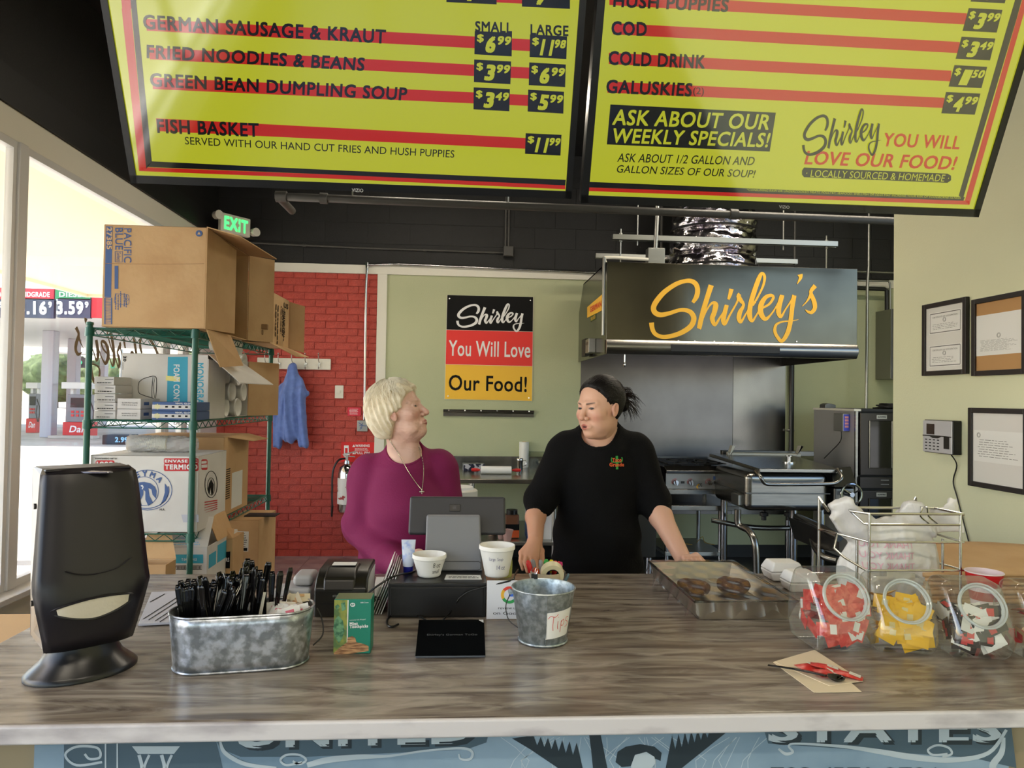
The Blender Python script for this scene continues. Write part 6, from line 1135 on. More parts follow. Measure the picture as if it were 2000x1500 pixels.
for i in range(44):
    u = rr.uniform(-.075, .045); v = rr.uniform(-.045, .045); k = 'fork' if i % 3 else 'spoon'
    place(k, intub(u, v, .058+rr.uniform(0, .045)+(.02 if u > -.02 else 0)), (rr.uniform(-.35, .3), rr.uniform(-.15, .5)-.25*(u > 0), rr.uniform(-1, 1)), 'black plastic %s leaning among the loose cutlery in the tub' % k, 'loose black %ss in the tub' % k)
for i in range(4): place('knife', intub(.045+.012*i, .0+.014*(i % 2), .085+.004*i), (0.05*(i-1), .06*i-.05, .3*i), ['black plastic knife standing tallest near the sugar packets', 'second tall black knife near the sugar packets', 'third tall black knife near the sugar packets', 'rightmost tall black knife beside the sugar packets'][i], 'tall black knives in the tub')
wf = MB().grid(lambda u, v: Vector(((u-.5)*.014*(1-.5*v*v), .004*math.sin(3*v), .09*v)), 3, 10).build('white_knife', m_paper, None, smooth=True, solid=.0015, local=True); tag(wf, 'single white plastic knife among the black cutlery', 'cutlery'); wf.location = intub(.028, -.02, .07); wf.rotation_euler = (0, .2, .4)
def packet(name, w, h, t_, mtop, mprint, tex=None):
    mb = MB(); mb.grid(lambda u, v: Vector(((u-.5)*w, (v-.5)*h, t_*(math.sin(math.pi*u)*math.sin(math.pi*v))**.5 if 0 < u < 1 and 0 < v < 1 else 0)), 4, 4); o = mb.build(name, mtop, None, smooth=True, local=True)
    mb = MB(); mb.grid(lambda u, v: Vector(((u-.5)*w, (v-.5)*h, -t_*.6*(math.sin(math.pi*u)*math.sin(math.pi*v))**.5-.0002)), 4, 4); mb.build('back_foil', mprint[1], o, smooth=True, local=True)
    q = tex or (-.2, .2, -.2, .2); mb = MB(); mb.poly([(w*q[a], h*q[b], t_*(1.04 if abs(q[a]) < .3 else .6)) for a, b in ((0, 2), (1, 2), (1, 3), (0, 3))])
    mb.build('front_print', mprint[0], o, local=True); return o
def dump(proto, n, sampler, lab, grp, cat='packet'):
    for i in range(n):
        o = proto if i == 0 else dup(proto); loc, rot = sampler(i); o.location = loc; o.rotation_euler = rot; tag(o, lab, cat, grp)
m_pink = mat('pink print', (216, 110, 130), .6); sug = packet('sugar_packet', .045, .03, .004, m_paper, (m_pink, m_pink))
dump(sug, 26, lambda i: (intub(.062+.062*rr.random()*(1 if i % 2 else .9), -.046+.075*rr.random(), .098+.018*rr.random()), (1.2+rr.uniform(-.5, .5), rr.uniform(-.5, .5), rr.uniform(-.7, .7))), 'small white and pink sugar packet standing in the right end of the tub', 'sugar packets in the tub')
tea = packet('sweetener_packet', .045, .03, .004, mat('cream paper', (216, 206, 180), .7), (m_card, mat('cream paper', ())))
dump(tea, 10, lambda i: (intub(.075+.055*rr.random(), .018+.035*rr.random(), .108+.02*rr.random()), (.4+rr.uniform(-.6, .6), rr.uniform(-.5, .5), rr.uniform(-1.5, 1.5))), 'cream sweetener packet lying behind the pink sugar packets', 'cream packets in the tub')
# toothpick box
yq = CT(686, 1277).y; x0, x1 = P(652, 1220, yq).x, P(724.5, 1220, yq).x; z1 = P(690, 1170.5, yq).z; m_tgr = mat('teal green carton', (28, 128, 106), .35)
tp = thing('toothpick_box', 'green and olive box of mint toothpicks on the counter', 'box', ((x0+x1)/2, yq+.03, ZT)); pf = Plane((0, yq, 0), (0, -1, 0))
bx('carton_body', m_tgr, (x0, yq, ZT), (x1, yq+.055, z1), tp, bevel=.0015, seg=1)
mb = MB(); ppx(mb, pf, [(653, 1172), (679, 1172), (677, 1262), (651, 1276)]); mb.build('olive_panel', mat('olive picture', (150, 156, 70), .4, c2=(90, 120, 70), scale=40), tp)
mb = MB(); ppx(mb, pf, [(679, 1172), (681, 1172), (679, 1262), (677, 1262)], .0006); mb.build('white_stripe', m_paper, tp)
for k, p_ in enumerate(([(654, 1184), (660, 1180), (664, 1184), (658, 1192)], [(666, 1178), (674, 1176), (676, 1190), (668, 1194)], [(654, 1210), (661, 1202), (670, 1212), (673, 1232), (668, 1248), (662, 1256), (654, 1244), (651, 1228)])):
    mb = MB(); ppx(mb, pf, p_, .0007+.0001*k); mb.build('mint_leaf', mat('mint leaf print', (52, 104, 76), .4, c2=(110, 160, 120), scale=90), tp)
mb = MB(); ppx(mb, pf, [(652, 1275), (663, 1265), (678, 1254), (679, 1245), (688, 1242), (694, 1246), (696, 1254), (712, 1258), (720, 1262), (720, 1271), (690, 1276), (652, 1279)], .0009); mb.build('toothpick_picture', mat('toothpick picture', (206, 158, 110), .5, c2=(120, 78, 50), scale=30, stretch=(1, 1, 9)), tp)
mb = MB(); lpx(mb, 'Mint', pf, (683, 1222), (699, 1221), (683, 1215), .05, lift=.001); lpx(mb, 'Toothpicks', pf, (683, 1229), (719, 1227), (683, 1221), .05, lift=.001); lpx(mb, 'Individually Cello Wrapped', pf, (683, 1213), (714, 1211), (683, 1210), .0, lift=.001); lpx(mb, '1000 Count', pf, (704, 1178), (720, 1177.5), (704, 1175.5), .01, lift=.001)
mb.poly([pf.at(689+5*math.cos(a), 1181+4*math.sin(a), .001) for a in np.linspace(0, 6.28, 14, endpoint=False)]); mb.build('white_lettering', m_wht, tp); mb = MB(); lpx(mb, 'RP', pf, (686, 1183), (692, 1183), (686, 1179), .05, lift=.0014); mb.build('crest_letters', m_tgr, tp)
bx('top_panel', mat('olive top', (96, 112, 74), .4), (x0+.002, yq+.002, z1), (x1-.002, yq+.053, z1+.0005), tp)
# receipt printer
yq = CT(665, 1206).y; x0, x1 = P(613, 1160, yq).x, P(716, 1160, yq).x; t = thing('receipt_printer', 'black receipt printer with white label on its lid', 'printer', ((x0+x1)/2, yq+.08, ZT)); z1 = P(660, 1130, yq).z
MB().poly([(x0, yq, ZT), (x0, yq, z1-.03), (x0, yq+.02, z1-.005), (x0, yq+.06, z1+.012), (x0, yq+.19, z1+.012), (x0, yq+.19, ZT)], (x1-x0, 0, 0)).build('case', mat('printer black', (26, 25, 22), .3), t, bevel=.006, seg=3)
MB().poly([(x0+.022, yq-.003, z1-.036), (x0+.022, yq+.012, z1-.003), (x0+.022, yq+.058, z1+.016), (x0+.022, yq+.12, z1+.018), (x0+.022, yq+.12, z1-.03)], ((x1-x0)*.62, 0, 0)).build('lid', mat('printer black', ()), t, bevel=.008, seg=3)
MB().hexa([(x0+.035, yq+.065, z1+.0205), (x0+.10, yq+.065, z1+.0205), (x0+.10, yq+.1, z1+.0212), (x0+.035, yq+.1, z1+.0212)], (0, 0, .0004)).build('white_label', m_paper, t)
MB().poly([(x1+.0005, yq+.02, z1-.05), (x1+.0005, yq+.03, z1-.012), (x1+.0005, yq+.08, z1+.0), (x1+.0005, yq+.17, z1-.0), (x1+.0005, yq+.12, z1-.08)], (.002, 0, 0)).build('side_sticker', mat('grey label', (190, 190, 190), .5), t)
mb = MB(); print_text(mb, 'star', (x0+.05, yq-.0008, ZT+.055), (.02, 0, 0), (0, 0, .007), .03); mb.build('maker_lettering', mat('dim grey print', (120, 120, 116), .5), t)
mb = MB(); mb.box((x0+.02, yq-.001, ZT+.035), (x1-.03, yq+.001, ZT+.04)); mb.build('paper_slot', m_blk, t)
# pale handset / scale beside it
t = thing('label_device', 'pale grey two tier desktop device left of the receipt printer', 'device', tuple(CT(590, 1170))); q = CT(588, 1185)
for i, (dx, dy, w, d, z0, z1_, r) in enumerate(((-.005, .05, .052, .05, .0, .052, .01), (-.045, .03, .035, .045, 0, .048, .008), (.01, .055, .038, .045, .054, .085, .012))): bx(['base', 'connector_block', 'top_tier'][i], mat('pale device grey', (168, 168, 168), .4), q+Vector((dx-w, dy-d, z0)), q+Vector((dx+w-.02, dy+d, z1_)), t, bevel=r, seg=4)
bx('port', m_blk, q+Vector((-.058, -.0165, .022)), q+Vector((-.045, -.0145, .034)), t); MB().tube(smoothpath([q+Vector(v) for v in ((-.052, -.017, .028), (-.058, -.04, .025), (-.07, -.06, .005))], 5), .002, 6).build('cord', m_paper, t, smooth=True)
# cash drawer and what stands on it
yd = CT(850, 1206).y; x0, x1 = P(757, 1180, yd).x, P(950, 1180, yd).x; zd = P(850, 1139, yd).z; dr = bx('cash_drawer', mat('cash drawer black', (24, 23, 24), .34), (x0, yd, ZT), (x1, yd+.36, zd), bevel=.003); tag(dr, 'black cash drawer box carrying the register screen', 'cash drawer'); bx('drawer_front', mat('cash drawer black', ()), (x0+.008, yd-.004, ZT+.006), (x1-.008, yd+.0, zd-.01), dr, bevel=.002)
zd += .0008
def bowl(px, py, r, h, rb, lab): 
    q = CT(px, py, zd); t = MB().lathe(q, [(0, .001), (rb*.9, 0), (rb, .004), (rb*1.02, .01), (r*.97, h-.014), (r*.99, h-.012), (r*1.03, h-.011), (r*1.03, h-.001), (r, h), (r*.94, h-.002), (rb*.9, .01), (0, .008)], 40).build('foam_cup', m_foam, smooth=60); tag(t, lab, 'cup', 'foam cups on the cash drawer'); return t, q
b1, q1 = bowl(838, 1124, .047, .062, .033, 'smaller white foam bowl with black handwriting on the cash drawer'); b2, q2 = bowl(970, 1124, .050, .088, .034, 'larger white foam soup cup with handwriting on the cash drawer')
def onround(mb, s, q, rf, a0, a1, z0, z1, bold=0, lift=.0006):
    T, Fc = textmesh(s, bold); vs = []
    for x, y in T: z = z0+(z1-z0)*y; a = a0+(a1-a0)*x; r = rf(z)+lift; vs.append(q+Vector((r*math.sin(a), -r*math.cos(a), z)))
    return mb.add(vs, Fc)
mb = MB(); rf = lambda z: .034+(.047*.97-.034)*(z-.01)/.038; onround(mb, '8 oz', q1, rf, .30, .85, .03, .044, -.005); onround(mb, 'small', q1, rf, .30, .85, .013, .025, -.005); mb.build('handwriting', m_ink, b1)
mb = MB(); rf = lambda z: .0347+(.0485-.0347)*(z-.01)/.064; onround(mb, 'Large  Soup', q2, rf, -.55, .35, .048, .060, -.008); onround(mb, '14 oz', q2, rf, -.05, .55, .025, .038, -.008); mb.build('handwriting', mat('blue grey pen', (70, 70, 120), .6), b2)
q = CT(797, 1117, zd); tu = thing('lotion_tube', 'white and blue lotion tube standing on its blue cap', 'tube', tuple(q)); MB().lathe(q, [(0, 0), (.0135, 0), (.0145, .018), (0, .018)], 20).build('cap', mat('deep blue cap', (24, 30, 140), .3), tu, smooth=True)
MB().grid(lambda u, v: q+Vector(((.0155+.005*v)*math.cos(6.2832*u), (.0155*(1-v)+.0008)*math.sin(6.2832*u), .018+.075*v)), 24, 10).build('tube_body', mat('tube white', (206, 214, 232), .3, c2=(120, 150, 220), scale=45, ramp=(.5, .7)), tu, smooth=True)
q = CT(905, 1127, zd); o = MB().hexa([CT(868, 1132, zd), CT(941, 1132, zd), CT(938, 1124, zd), CT(872, 1123, zd)], (0, 0, .0012)).build('note_card', m_paper); tag(o, 'small white handwritten card at the drawer front edge', 'card'); mb = MB(); a = CT(876, 1131, zd)+Vector((0, 0, .0015)); lines(mb, a, CT(936, 1131, zd)-CT(876, 1131, zd), Vector((0, .03, 0)), 2, random, h=.35); mb.build('handwriting', m_ink, o)
# register screen, seen from behind
ys_ = yd+.17; m_pos = mat('register dark grey', (50, 50, 53), .5); m_stand = mat('register stand grey', (124, 124, 127), .5)
rs = thing('register_screen', 'dark grey register screen on a light grey stand, seen from behind', 'register', (P(886, 1110, ys_).x, ys_, zd))
A, B = P(803, 1044, ys_), P(985, 1042, ys_); A.z = B.z = (A.z+B.z)/2; C1, C0 = P(987, 970, ys_+.05), P(787, 968, ys_+.05)
up = Vector((0, .05, (C0.z-A.z))); A.x = P(797, 1040, ys_).x; B.x = P(988, 1040, ys_).x; ux_ = Vector((B.x-A.x, 0, 0)); nb_ = up.cross(ux_).normalized()*-1
if nb_.y > 0: nb_ = -nb_
MB().hexa([A, A+ux_, A+ux_+up, A+up], -nb_*.018).build('screen_case', m_pos, rs, bevel=.008, seg=4); MB().hexa([A+ux_*.03+up*.04-nb_*.0182, A+ux_*.97+up*.04-nb_*.0182, A+ux_*.97+up*.96-nb_*.0182, A+ux_*.03+up*.96-nb_*.0182], -nb_*.001).build('screen_glass', m_blk, rs)
cc = A+ux_*.47+up*.68; MB().obox(cc+nb_*.001, (ux_, up, nb_), (.0165, .011, .0012)).build('camera_patch', m_blk, rs, bevel=.001); MB().obox(cc+nb_*.0025, (ux_, up, nb_), (.006, .005, .0006)).build('camera_lens', mat('dark lens', (50, 50, 54), .2), rs)
sa_, sb_ = P(829, 1118, yd+.13), P(942, 1118, yd+.13); sa_.z = sb_.z = zd; ta, tb2 = P(833, 1008, ys_-.02), P(938, 1008, ys_-.02); ta.z = tb2.z = (ta.z+tb2.z)/2
MB().hexa([sa_, sb_, tb2, ta], (0, .014, .004)).build('stand_leg', m_stand, rs, bevel=.006, seg=4); MB().hexa([sa_, sb_, sb_+Vector((0, .13, 0)), sa_+Vector((0, .13, 0))], (0, 0, .008)).build('stand_foot', m_stand, rs, bevel=.003)
g_ = lambda u, v: sa_+(sb_-sa_)*u+(ta-sa_)*v+Vector((0, -.0016, 0)); mb = MB(); mb.tube([g_(*p) for p in ((.03, .18), (.93, .18), (.97, .15), (.97, .05), (.92, .02), (.3, .02))], .0007, 5); mb.build('stand_seam', m_pos, rs)
# leaning brochures between printer and drawer
t = thing('brochure_stack', 'leaning stack of printed brochures in a clear holder between printer and drawer', 'brochures', tuple(CT(735, 1195)))
for k in range(5):
    q0 = CT(732, 1200)+Vector((.007*k-.012, .0, .001)); tilt = Vector((.052, .02, .135)); d = Vector((-.004, .15, 0)); MB().hexa([q0, q0+d, q0+d+tilt*(1-.04*k), q0+tilt*(1-.05*k)], (.0022, 0, -.0008)).build('brochure', [m_paper, mat('pale mauve paper', (206, 196, 200), .6)][k % 2], t)
q0 = CT(732, 1200)+Vector((-.02, -.008, .001)); MB().hexa([q0, q0+Vector((.034, 0, 0)), q0+Vector((.034, 0, 0))+Vector((.03, .003, .075)), q0+Vector((.03, .003, .075))], (0, -.002, 0)).build('clear_holder', m_clear, t)
mb = MB(); print_text(mb, 'SF', q0+Vector((.014, -.0024, .036)), (.018, 0, 0), (.004, 0, .014), .03); mb.build('lettering', m_ink, t)
# review card
yg = yd-.02; pg = Plane((0, yg, ZT), (0, -1, .10)); gc = thing('review_card', 'white review card with four colour round G behind the bucket', 'card', tuple(pg.at(992, 1215))); pg.p.z = ZT
q = [pg.at(x, y) for x, y in ((950, 1216), (1040, 1216), (1040, 1134), (951, 1134))]; q[0].z = q[1].z = ZT+.001; q[1].x = q[0].x+.122; q[2].x = q[1].x; q[3].x = q[0].x; q[2].z = q[3].z
MB().hexa(q, (0, .003, 0)).build('card_panel', mat('card white', (222, 224, 230), .25), gc)
cg = (995, 1162); 
for col, a0, a1 in (('gg red', -2.45, -.75), ('gg yellow', 2.62, 3.85), ('gg green', .85, 2.62), ('gg blue', .05, .85)):
    mb = MB(); ribbon(mb, [(cg[0]+13.8*math.cos(a), cg[1]+14*math.sin(a)) for a in np.linspace(a0, a1, 12)], 2.9, lambda x, y: pg.at(x, y, .001), 1); mb.build('mark_arc', mat(col, {'gg red': (226, 66, 52), 'gg yellow': (240, 184, 40), 'gg green': (52, 160, 84), 'gg blue': (60, 110, 220)}[col], .4), gc)
mb = MB(); ppx(mb, pg, [(994, 1159.5), (1011, 1159.5), (1011, 1165), (994, 1165)], .0013); mb.build('mark_bar', mat('gg blue', ()), gc)
mb = MB(); lpx(mb, 'review us', pg, (973, 1190), (1011, 1190), (973, 1185), -.004, lift=.0012); lpx(mb, 'on Google', pg, (963, 1202), (1025, 1203), (963, 1194), .0, lift=.0012); mb.build('lettering', m_ink, gc)
# tips bucket
q = CT(1060, 1250); bt = thing('tips_bucket', 'small galvanised bucket with a white Tips label', 'bucket', tuple(q)); m_zb = mat('speckled zinc', (146, 156, 160), .36, .8, c2=(190, 200, 206), scale=70, detail=4, ramp=(.4, .62), bump=.1, bscale=50)
rt, rb, hb = .0785, .0595, .132; RB = lambda z: rb+(rt-rb)*z/hb
MB().lathe(q, [(0, .004), (rb-.004, .004), (rb, .008), (rt, hb), (rt-.002, hb), (rb-.003, .009), (0, .008)], 48).build('shell', m_zb, bt, smooth=60); mb = MB(); mb.tube([q+Vector((rt*math.cos(a), rt*math.sin(a), hb)) for a in np.linspace(0, 6.2832, 48, endpoint=False)], .0022, 6, closed=True); mb.build('rolled_rim', m_zb, bt, smooth=True); mb = MB(); mb.tube([q+Vector((rb*math.cos(a), rb*math.sin(a), .004)) for a in np.linspace(0, 6.2832, 48, endpoint=False)], .003, 6, closed=True); mb.build('base_ring', m_zb, bt, smooth=True)
mb = MB(); mb.grid(lambda u, v: (lambda z, a: q+Vector(((RB(z)+.0012)*math.sin(a), -(RB(z)+.0012)*math.cos(a), z)))(.022+.066*v+.006*u, -.02+.0*v+1.0*u+.04*v), 12, 4); mb.build('paper_label', m_paper, bt, smooth=True)
mb = MB()
def BL(x, y, e=.002): z = .028+.058*y+.006*x; a = .03+.9*x; return q+Vector(((RB(z)+e)*math.sin(a), -(RB(z)+e)*math.cos(a), z))
for s in ([(.03, .78), (.12, .88), (.3, .82), (.42, .92)], [(.24, .84), (.22, .5), (.24, .25)], [(.43, .62), (.42, .4), (.44, .28)], [(.43, .78), (.44, .80)], [(.58, .62), (.57, .3), (.56, .12)], [(.58, .55), (.68, .64), (.73, .5), (.66, .38), (.58, .42)], [(.95, .66), (.84, .68), (.82, .54), (.93, .46), (.94, .32), (.8, .27)]): ribbon(mb, [(p[0], p[1]) for p in s], .011, lambda x, y: BL(x, y), 4)
mb.build('handwriting', mat('red marker', (214, 60, 50), .6), bt)
mb = MB(); mb.tube(smoothpath([q+Vector((-rt-.002, 0, hb-.014)), q+Vector((-rt-.016, -.02, hb-.04)), q+Vector((-rt-.01, -.035, hb-.07)), q+Vector((-rt+.012, -.05, hb-.085))], 6), .0014, 6); mb.build('wire_handle', m_iron, bt, smooth=True)
mb = MB(); mb.cyl(q+Vector((-rt-.004, -.006, hb-.012)), q+Vector((-rt-.004, .008, hb-.012)), .006, None, 8); mb.build('handle_lug', m_zb, bt); MB().cyl(q+Vector((.0, -RB(0)*.99-.001, .004)), q+Vector((0, -RB(hb)-.001, hb)), .0014, None, 5).build('seam', m_zb, bt, smooth=True)
o = MB().grid(lambda u, v: q+Vector(((.05-.1*u), (.03-.06*v), .055+.004*math.sin(7*u+5*v))), 6, 4).build('banknote', mat('note green', (120, 130, 96), .8), smooth=True); tag(o, 'crumpled banknote lying inside the tips bucket', 'banknote')
# pen cup behind the bucket
q = CT(1068, 1170); pc = thing('pen_cup', 'wide beige cup of pens behind the tips bucket', 'cup', tuple(q)); MB().lathe(q, [(0, 0), (.040, 0), (.052, .085), (.050, .085), (.038, .003), (0, .003)], 28).build('shell', mat('beige cup', (206, 190, 160), .5), pc, smooth=60)
for k, (px, py, col, w) in enumerate(((1031, 1096, (206, 40, 40), .0075), (1040, 1094, (140, 140, 140), .007), (1056, 1095, (150, 150, 152), .006), (1060, 1109, (30, 130, 80), .006), (1067, 1094, (50, 170, 70), .008), (1070, 1106, (40, 60, 150), .006), (1077, 1095, (240, 224, 40), .008), (1085, 1097, (226, 40, 40), .007), (1092, 1098, (232, 60, 60), .007), (1096, 1099, (206, 50, 120), .006), (1044, 1110, (240, 100, 30), .012), (1104, 1117, (60, 60, 60), .003), (1110, 1122, (90, 120, 140), .005))):
    tpz = P(px, py, q.y+rr.uniform(-.01, .02)); ftz = q+Vector(((tpz.x-q.x)*.45, (tpz.y-q.y)*.4, .006)); d = (tpz-ftz).normalized(); m_ = mat('pen colour %d' % k, col, .35); cn_ = ['red', 'grey', 'silver', 'dark green', 'bright green', 'blue', 'yellow', 'scarlet', 'coral red', 'magenta', 'orange round topped', 'black thin', 'grey blue'][k]
    t = MB().lathe(ftz, [(0, 0), (w*.8, .002), (w*.9, .01), (w, (tpz-ftz).length-.01), (w*.6, (tpz-ftz).length), (0, (tpz-ftz).length+.001)], 12, ax=d).build('marker', m_paper if k in (0, 4, 6) else m_, smooth=60); tag(t, cn_+' pen standing in the cup behind the bucket', 'pen', 'pens behind the tips bucket'); MB().lathe(tpz-d*.035, [(0, 0), (w*1.12, .001), (w*1.05, .03), (w*.6, .037), (0, .038)], 12, ax=d).build('cap', m_, t, smooth=60)
tq = P(1079, 1121, q.y-.035); o = MB().lathe(tq+Vector((0, .008, 0)), [(.020, -.012), (.034, -.012), (.034, .012), (.020, .012), (.020, -.012)], 32, ax=(0, 1, .35)).build('tape_roll', mat('cream tape', (226, 216, 178), .4), smooth=60); tag(o, 'cream roll of tape leaning in the pen cup', 'tape'); MB().lathe(tq+Vector((0, .008, 0)), [(.0195, -.0125), (.0195, .0125), (.017, .0125), (.017, -.0125)], 24, ax=(0, 1, .35)).build('core', m_blk, o, smooth=60)
cq = P(1044, 1126, CT(1044, 1250).y+.078); o = MB().poly([cq+Vector((-.008, -.004, -.006)), cq+Vector((-.008, .004, -.006)), cq+Vector((-.008, 0, .007))], (.016, 0, 0)).build('binder_clip', m_blk); tag(o, 'black binder clip with silver arms on the bucket rim', 'clip')
mb = MB(); [mb.tube(smoothpath([cq+Vector((s*.004, 0, .006)), cq+Vector((s*.008, 0, .016)), cq+Vector((s*.003, 0, .021)), cq+Vector((s*.001, 0, .006))], 4), .0009, 5) for s in (-1, 1)]; mb.build('clip_arms', m_chrome, o, smooth=True)
# customer tablet
f0, f1 = CT(811, 1287), CT(948, 1286); b0, b1_ = P(820, 1211, f0.y+.125), P(944, 1211, f0.y+.125); b0.z = b1_.z = (b0.z+b1_.z)/2; b1_.x = b0.x+(f1.x-f0.x); b0.x = f0.x; b1_.x = f1.x; f1.y = f0.y; f0.z = f1.z = ZT+.006
tbt = thing('customer_tablet', 'black tilted customer tablet with faint lettering in front of the drawer', 'tablet', tuple((f0+f1)/2)); MB().hexa([f0, f1, b1_, b0], (0, .002, -.0055)).build('casing', mat('tablet grey rim', (96, 100, 108), .4), tbt, bevel=.002)
tn = (f1-f0).cross(b0-f0).normalized(); MB().hexa([f0+tn*.0004, f1+tn*.0004, b1_+tn*.0004, b0+tn*.0004], tn*.0008).build('glass', mat('tablet glass', (10, 12, 14), .06), tbt); MB().poly([f0+Vector((.02, .03, -.0055)), f0+Vector((.02, .12, -.0055)), b0+Vector((.02, -.01, -.008)), ], (f1.x-f0.x-.04, 0, 0)).build('foot', m_blk, tbt)
g_ = lambda u, v: f0+(f1-f0)*u+(b0-f0)*v+tn*.0015; mb = MB(); print_text(mb, "Shirley's German ToGo", g_(.14, .52), g_(.89, .52)-g_(.14, .52), g_(.14, .585)-g_(.14, .52), .01); mb.build('lettering', mat('dim tablet print', (62, 66, 70), .3), tbt); MB().poly([g_(.92, .97), g_(.99, .90), g_(.99, .99), g_(.92, .99)]).build('corner_light', mat('grey label', ()), tbt)
def cable(pts, r, lab): o = MB().tube(smoothpath(pts, 8), r, 8).build('cable', m_blk, smooth=True); return tag(o, lab, 'cable')
zc = ZT+.0035; cable([b0+Vector((.03, .002, -.01)), CT(815, 1203, zc), CT(775, 1200, zc), CT(758, 1208, zc), CT(757, 1220, zc), CT(766, 1224, zc), CT(778, 1219, zc)], .0028, 'black cable looping at the lower left of the cash drawer')
cable([b0+Vector((.05, .003, -.01)), P(880, 1195, yd-.008), P(898, 1168, yd-.01), P(918, 1154, yd-.008), P(960, 1143, yd-.008), P(1000, 1133, yd-.006), P(1005, 1124, yd+.05), P(1012, 1112, yd+.12)], .0024, 'black cable rising from the tablet across the drawer front')
cable([P(717, 1160, yd-.02), P(735, 1146, yd-.02), P(760, 1130, yd-.01), P(780, 1122, yd+.02), CT(800, 1119, zd+.003), CT(812, 1113, zd+.003)], .0028, 'black cable from the printer over the brochures to the drawer top')
o = MB().hexa([CT(727, 1165, ZT+.001), CT(757, 1165, ZT+.001), CT(757, 1128, ZT+.001), CT(735, 1128, ZT+.001)], (0, 0, .002)).build('paper_sheet', m_paper); tag(o, 'white paper sheets lying behind the brochures', 'paper')
q = CT(984, 1124); q.y = YK-.04; t = thing('sanitizer_bottle', 'small clear bottle with pale yellow gel behind the soup cup', 'bottle', tuple(q)); MB().lathe(q, [(0, 0), (.026, 0), (.028, .005), (.028, .055), (.012, .068), (.012, .072), (0, .072)], 20).build('bottle_body', mat('pale yellow gel', (200, 206, 120), .15, alpha=.6), t, smooth=60); MB().lathe(q+Vector((0, 0, .072)), [(0, 0), (.016, 0), (.015, .03), (.013, .034), (0, .034)], 18).build('cap', mat('clear cap', (226, 228, 224), .2, alpha=.8), t, smooth=60)
# film covered pan with pastries
fl, fr3, br3, bl3 = PZ(1343, 1174, .975), PZ(1540, 1176, .975), PZ(1450, 1099, .975), PZ(1276, 1095, .975); yf_ = (fl.y+fr3.y)/2; ybk = (br3.y+bl3.y)/2; xl = (fl.x+bl3.x)/2; xr = (fr3.x+br3.x)/2
pn_ = thing('steel_pan', 'steel oven pan covered with plastic film, holding two pastries', 'pan', ((xl+xr)/2, (yf_+ybk)/2, ZT)); zr = .975; ins = .018
mb = MB(); r1 = [(xl, yf_), (xr, yf_), (xr, ybk), (xl, ybk)]; r0 = [(xl+ins, yf_+ins), (xr-ins, yf_+ins), (xr-ins, ybk-ins), (xl+ins, ybk-ins)]
mb.add([(*p, zr) for p in r1]+[(*p, ZT+.001) for p in r0], [(4, 5, 6, 7), (0, 1, 5, 4), (1, 2, 6, 5), (2, 3, 7, 6), (3, 0, 4, 7)]); mb.build('pan_shell', mat('pan steel', (206, 202, 192), .3, 1), pn_, solid=.0015, bevel=.01, seg=3); mb = MB(); mb.tube([(*p, zr) for p in r1], .004, 8, closed=True); mb.build('rim', m_ss, pn_, smooth=True)
mb = MB(); mb.grid(lambda u, v: Vector((xl-.004+(xr-xl+.008)*u, yf_-.004+(ybk-yf_+.008)*v, zr+.0055-.003*math.sin(math.pi*u)*math.sin(math.pi*v)+.0009*math.sin(26*u+15*v)+.0006*math.sin(38*v-9*u))), 60, 60); mb.build('film', glass('cling film', (244, 244, 244), gloss=.06, rough=.12, haze=.01), pn_, smooth=True)
mb = MB(); mb.grid(lambda u, v: Vector((xl+(xr-xl)*u, yf_-.005-.004*math.sin(40*u)*v-.004*v, zr+.004-.035*v*(1+.3*math.sin(23*u)))), 50, 6); mb.grid(lambda u, v: Vector((xl-.005-.006*math.sin(36*u)*v-.01*v, yf_+(ybk-yf_)*u, zr+.004-.04*v*(1+.3*math.sin(19*u)))), 50, 6); mb.build('film_skirt', glass('cling film', ()), pn_, smooth=True)
for k, (px, py) in enumerate(((1354, 1160), (1432, 1156))):
    q = PZ(px, py, ZT+.006); V, Fc = surfnet(lambda p: smin(smin(d_ell(p, (0, 0, .018), (.05, .045, .024)), d_ell(p, (.02, -.015, .03), (.026, .022, .014)), .01), d_ell(p, (-.022, .012, .03), (.024, .022, .014)), .01)+.0035*noise3(p, 120, k), (-.06, -.06, -.01), (.06, .06, .055), .0035)
    o = np_obj('pastry', V+np.array(q), Fc, mat('baked crust', (122, 76, 40), .55, c2=(84, 48, 26), scale=40, bump=.4, bscale=90)); tag(o, ['left brown lumpy pastry under the film', 'right brown lumpy pastry under the film'][k], 'pastry', 'pastries in the steel pan')
# foam clamshells
for k, (px, py, s, dz) in enumerate(((1528, 1130, .060, 0), (1562, 1152, .052, 0))):
    q = CT(px, py, ZT); t = thing('foam_container', ['rear white foam takeaway container behind the ketchup jar', 'front white foam takeaway container behind the ketchup jar'][k], 'container', tuple(q)); 
    for nm_, z0, z1_, a0, a1 in (('base', 0, .03, .82, 1), ('lid', .031, .062, 1, .74)): MB().add([q+Vector((s*a*i, s*.8*a*j, z)) for z, a in ((z0, a0), (z1_, a1)) for i, j in ((-1, -1), (1, -1), (1, 1), (-1, 1))], [(3, 2, 1, 0), (4, 5, 6, 7), (0, 1, 5, 4), (1, 2, 6, 5), (2, 3, 7, 6), (3, 0, 4, 7)]).build(nm_, m_foam, t, bevel=.006, seg=3)
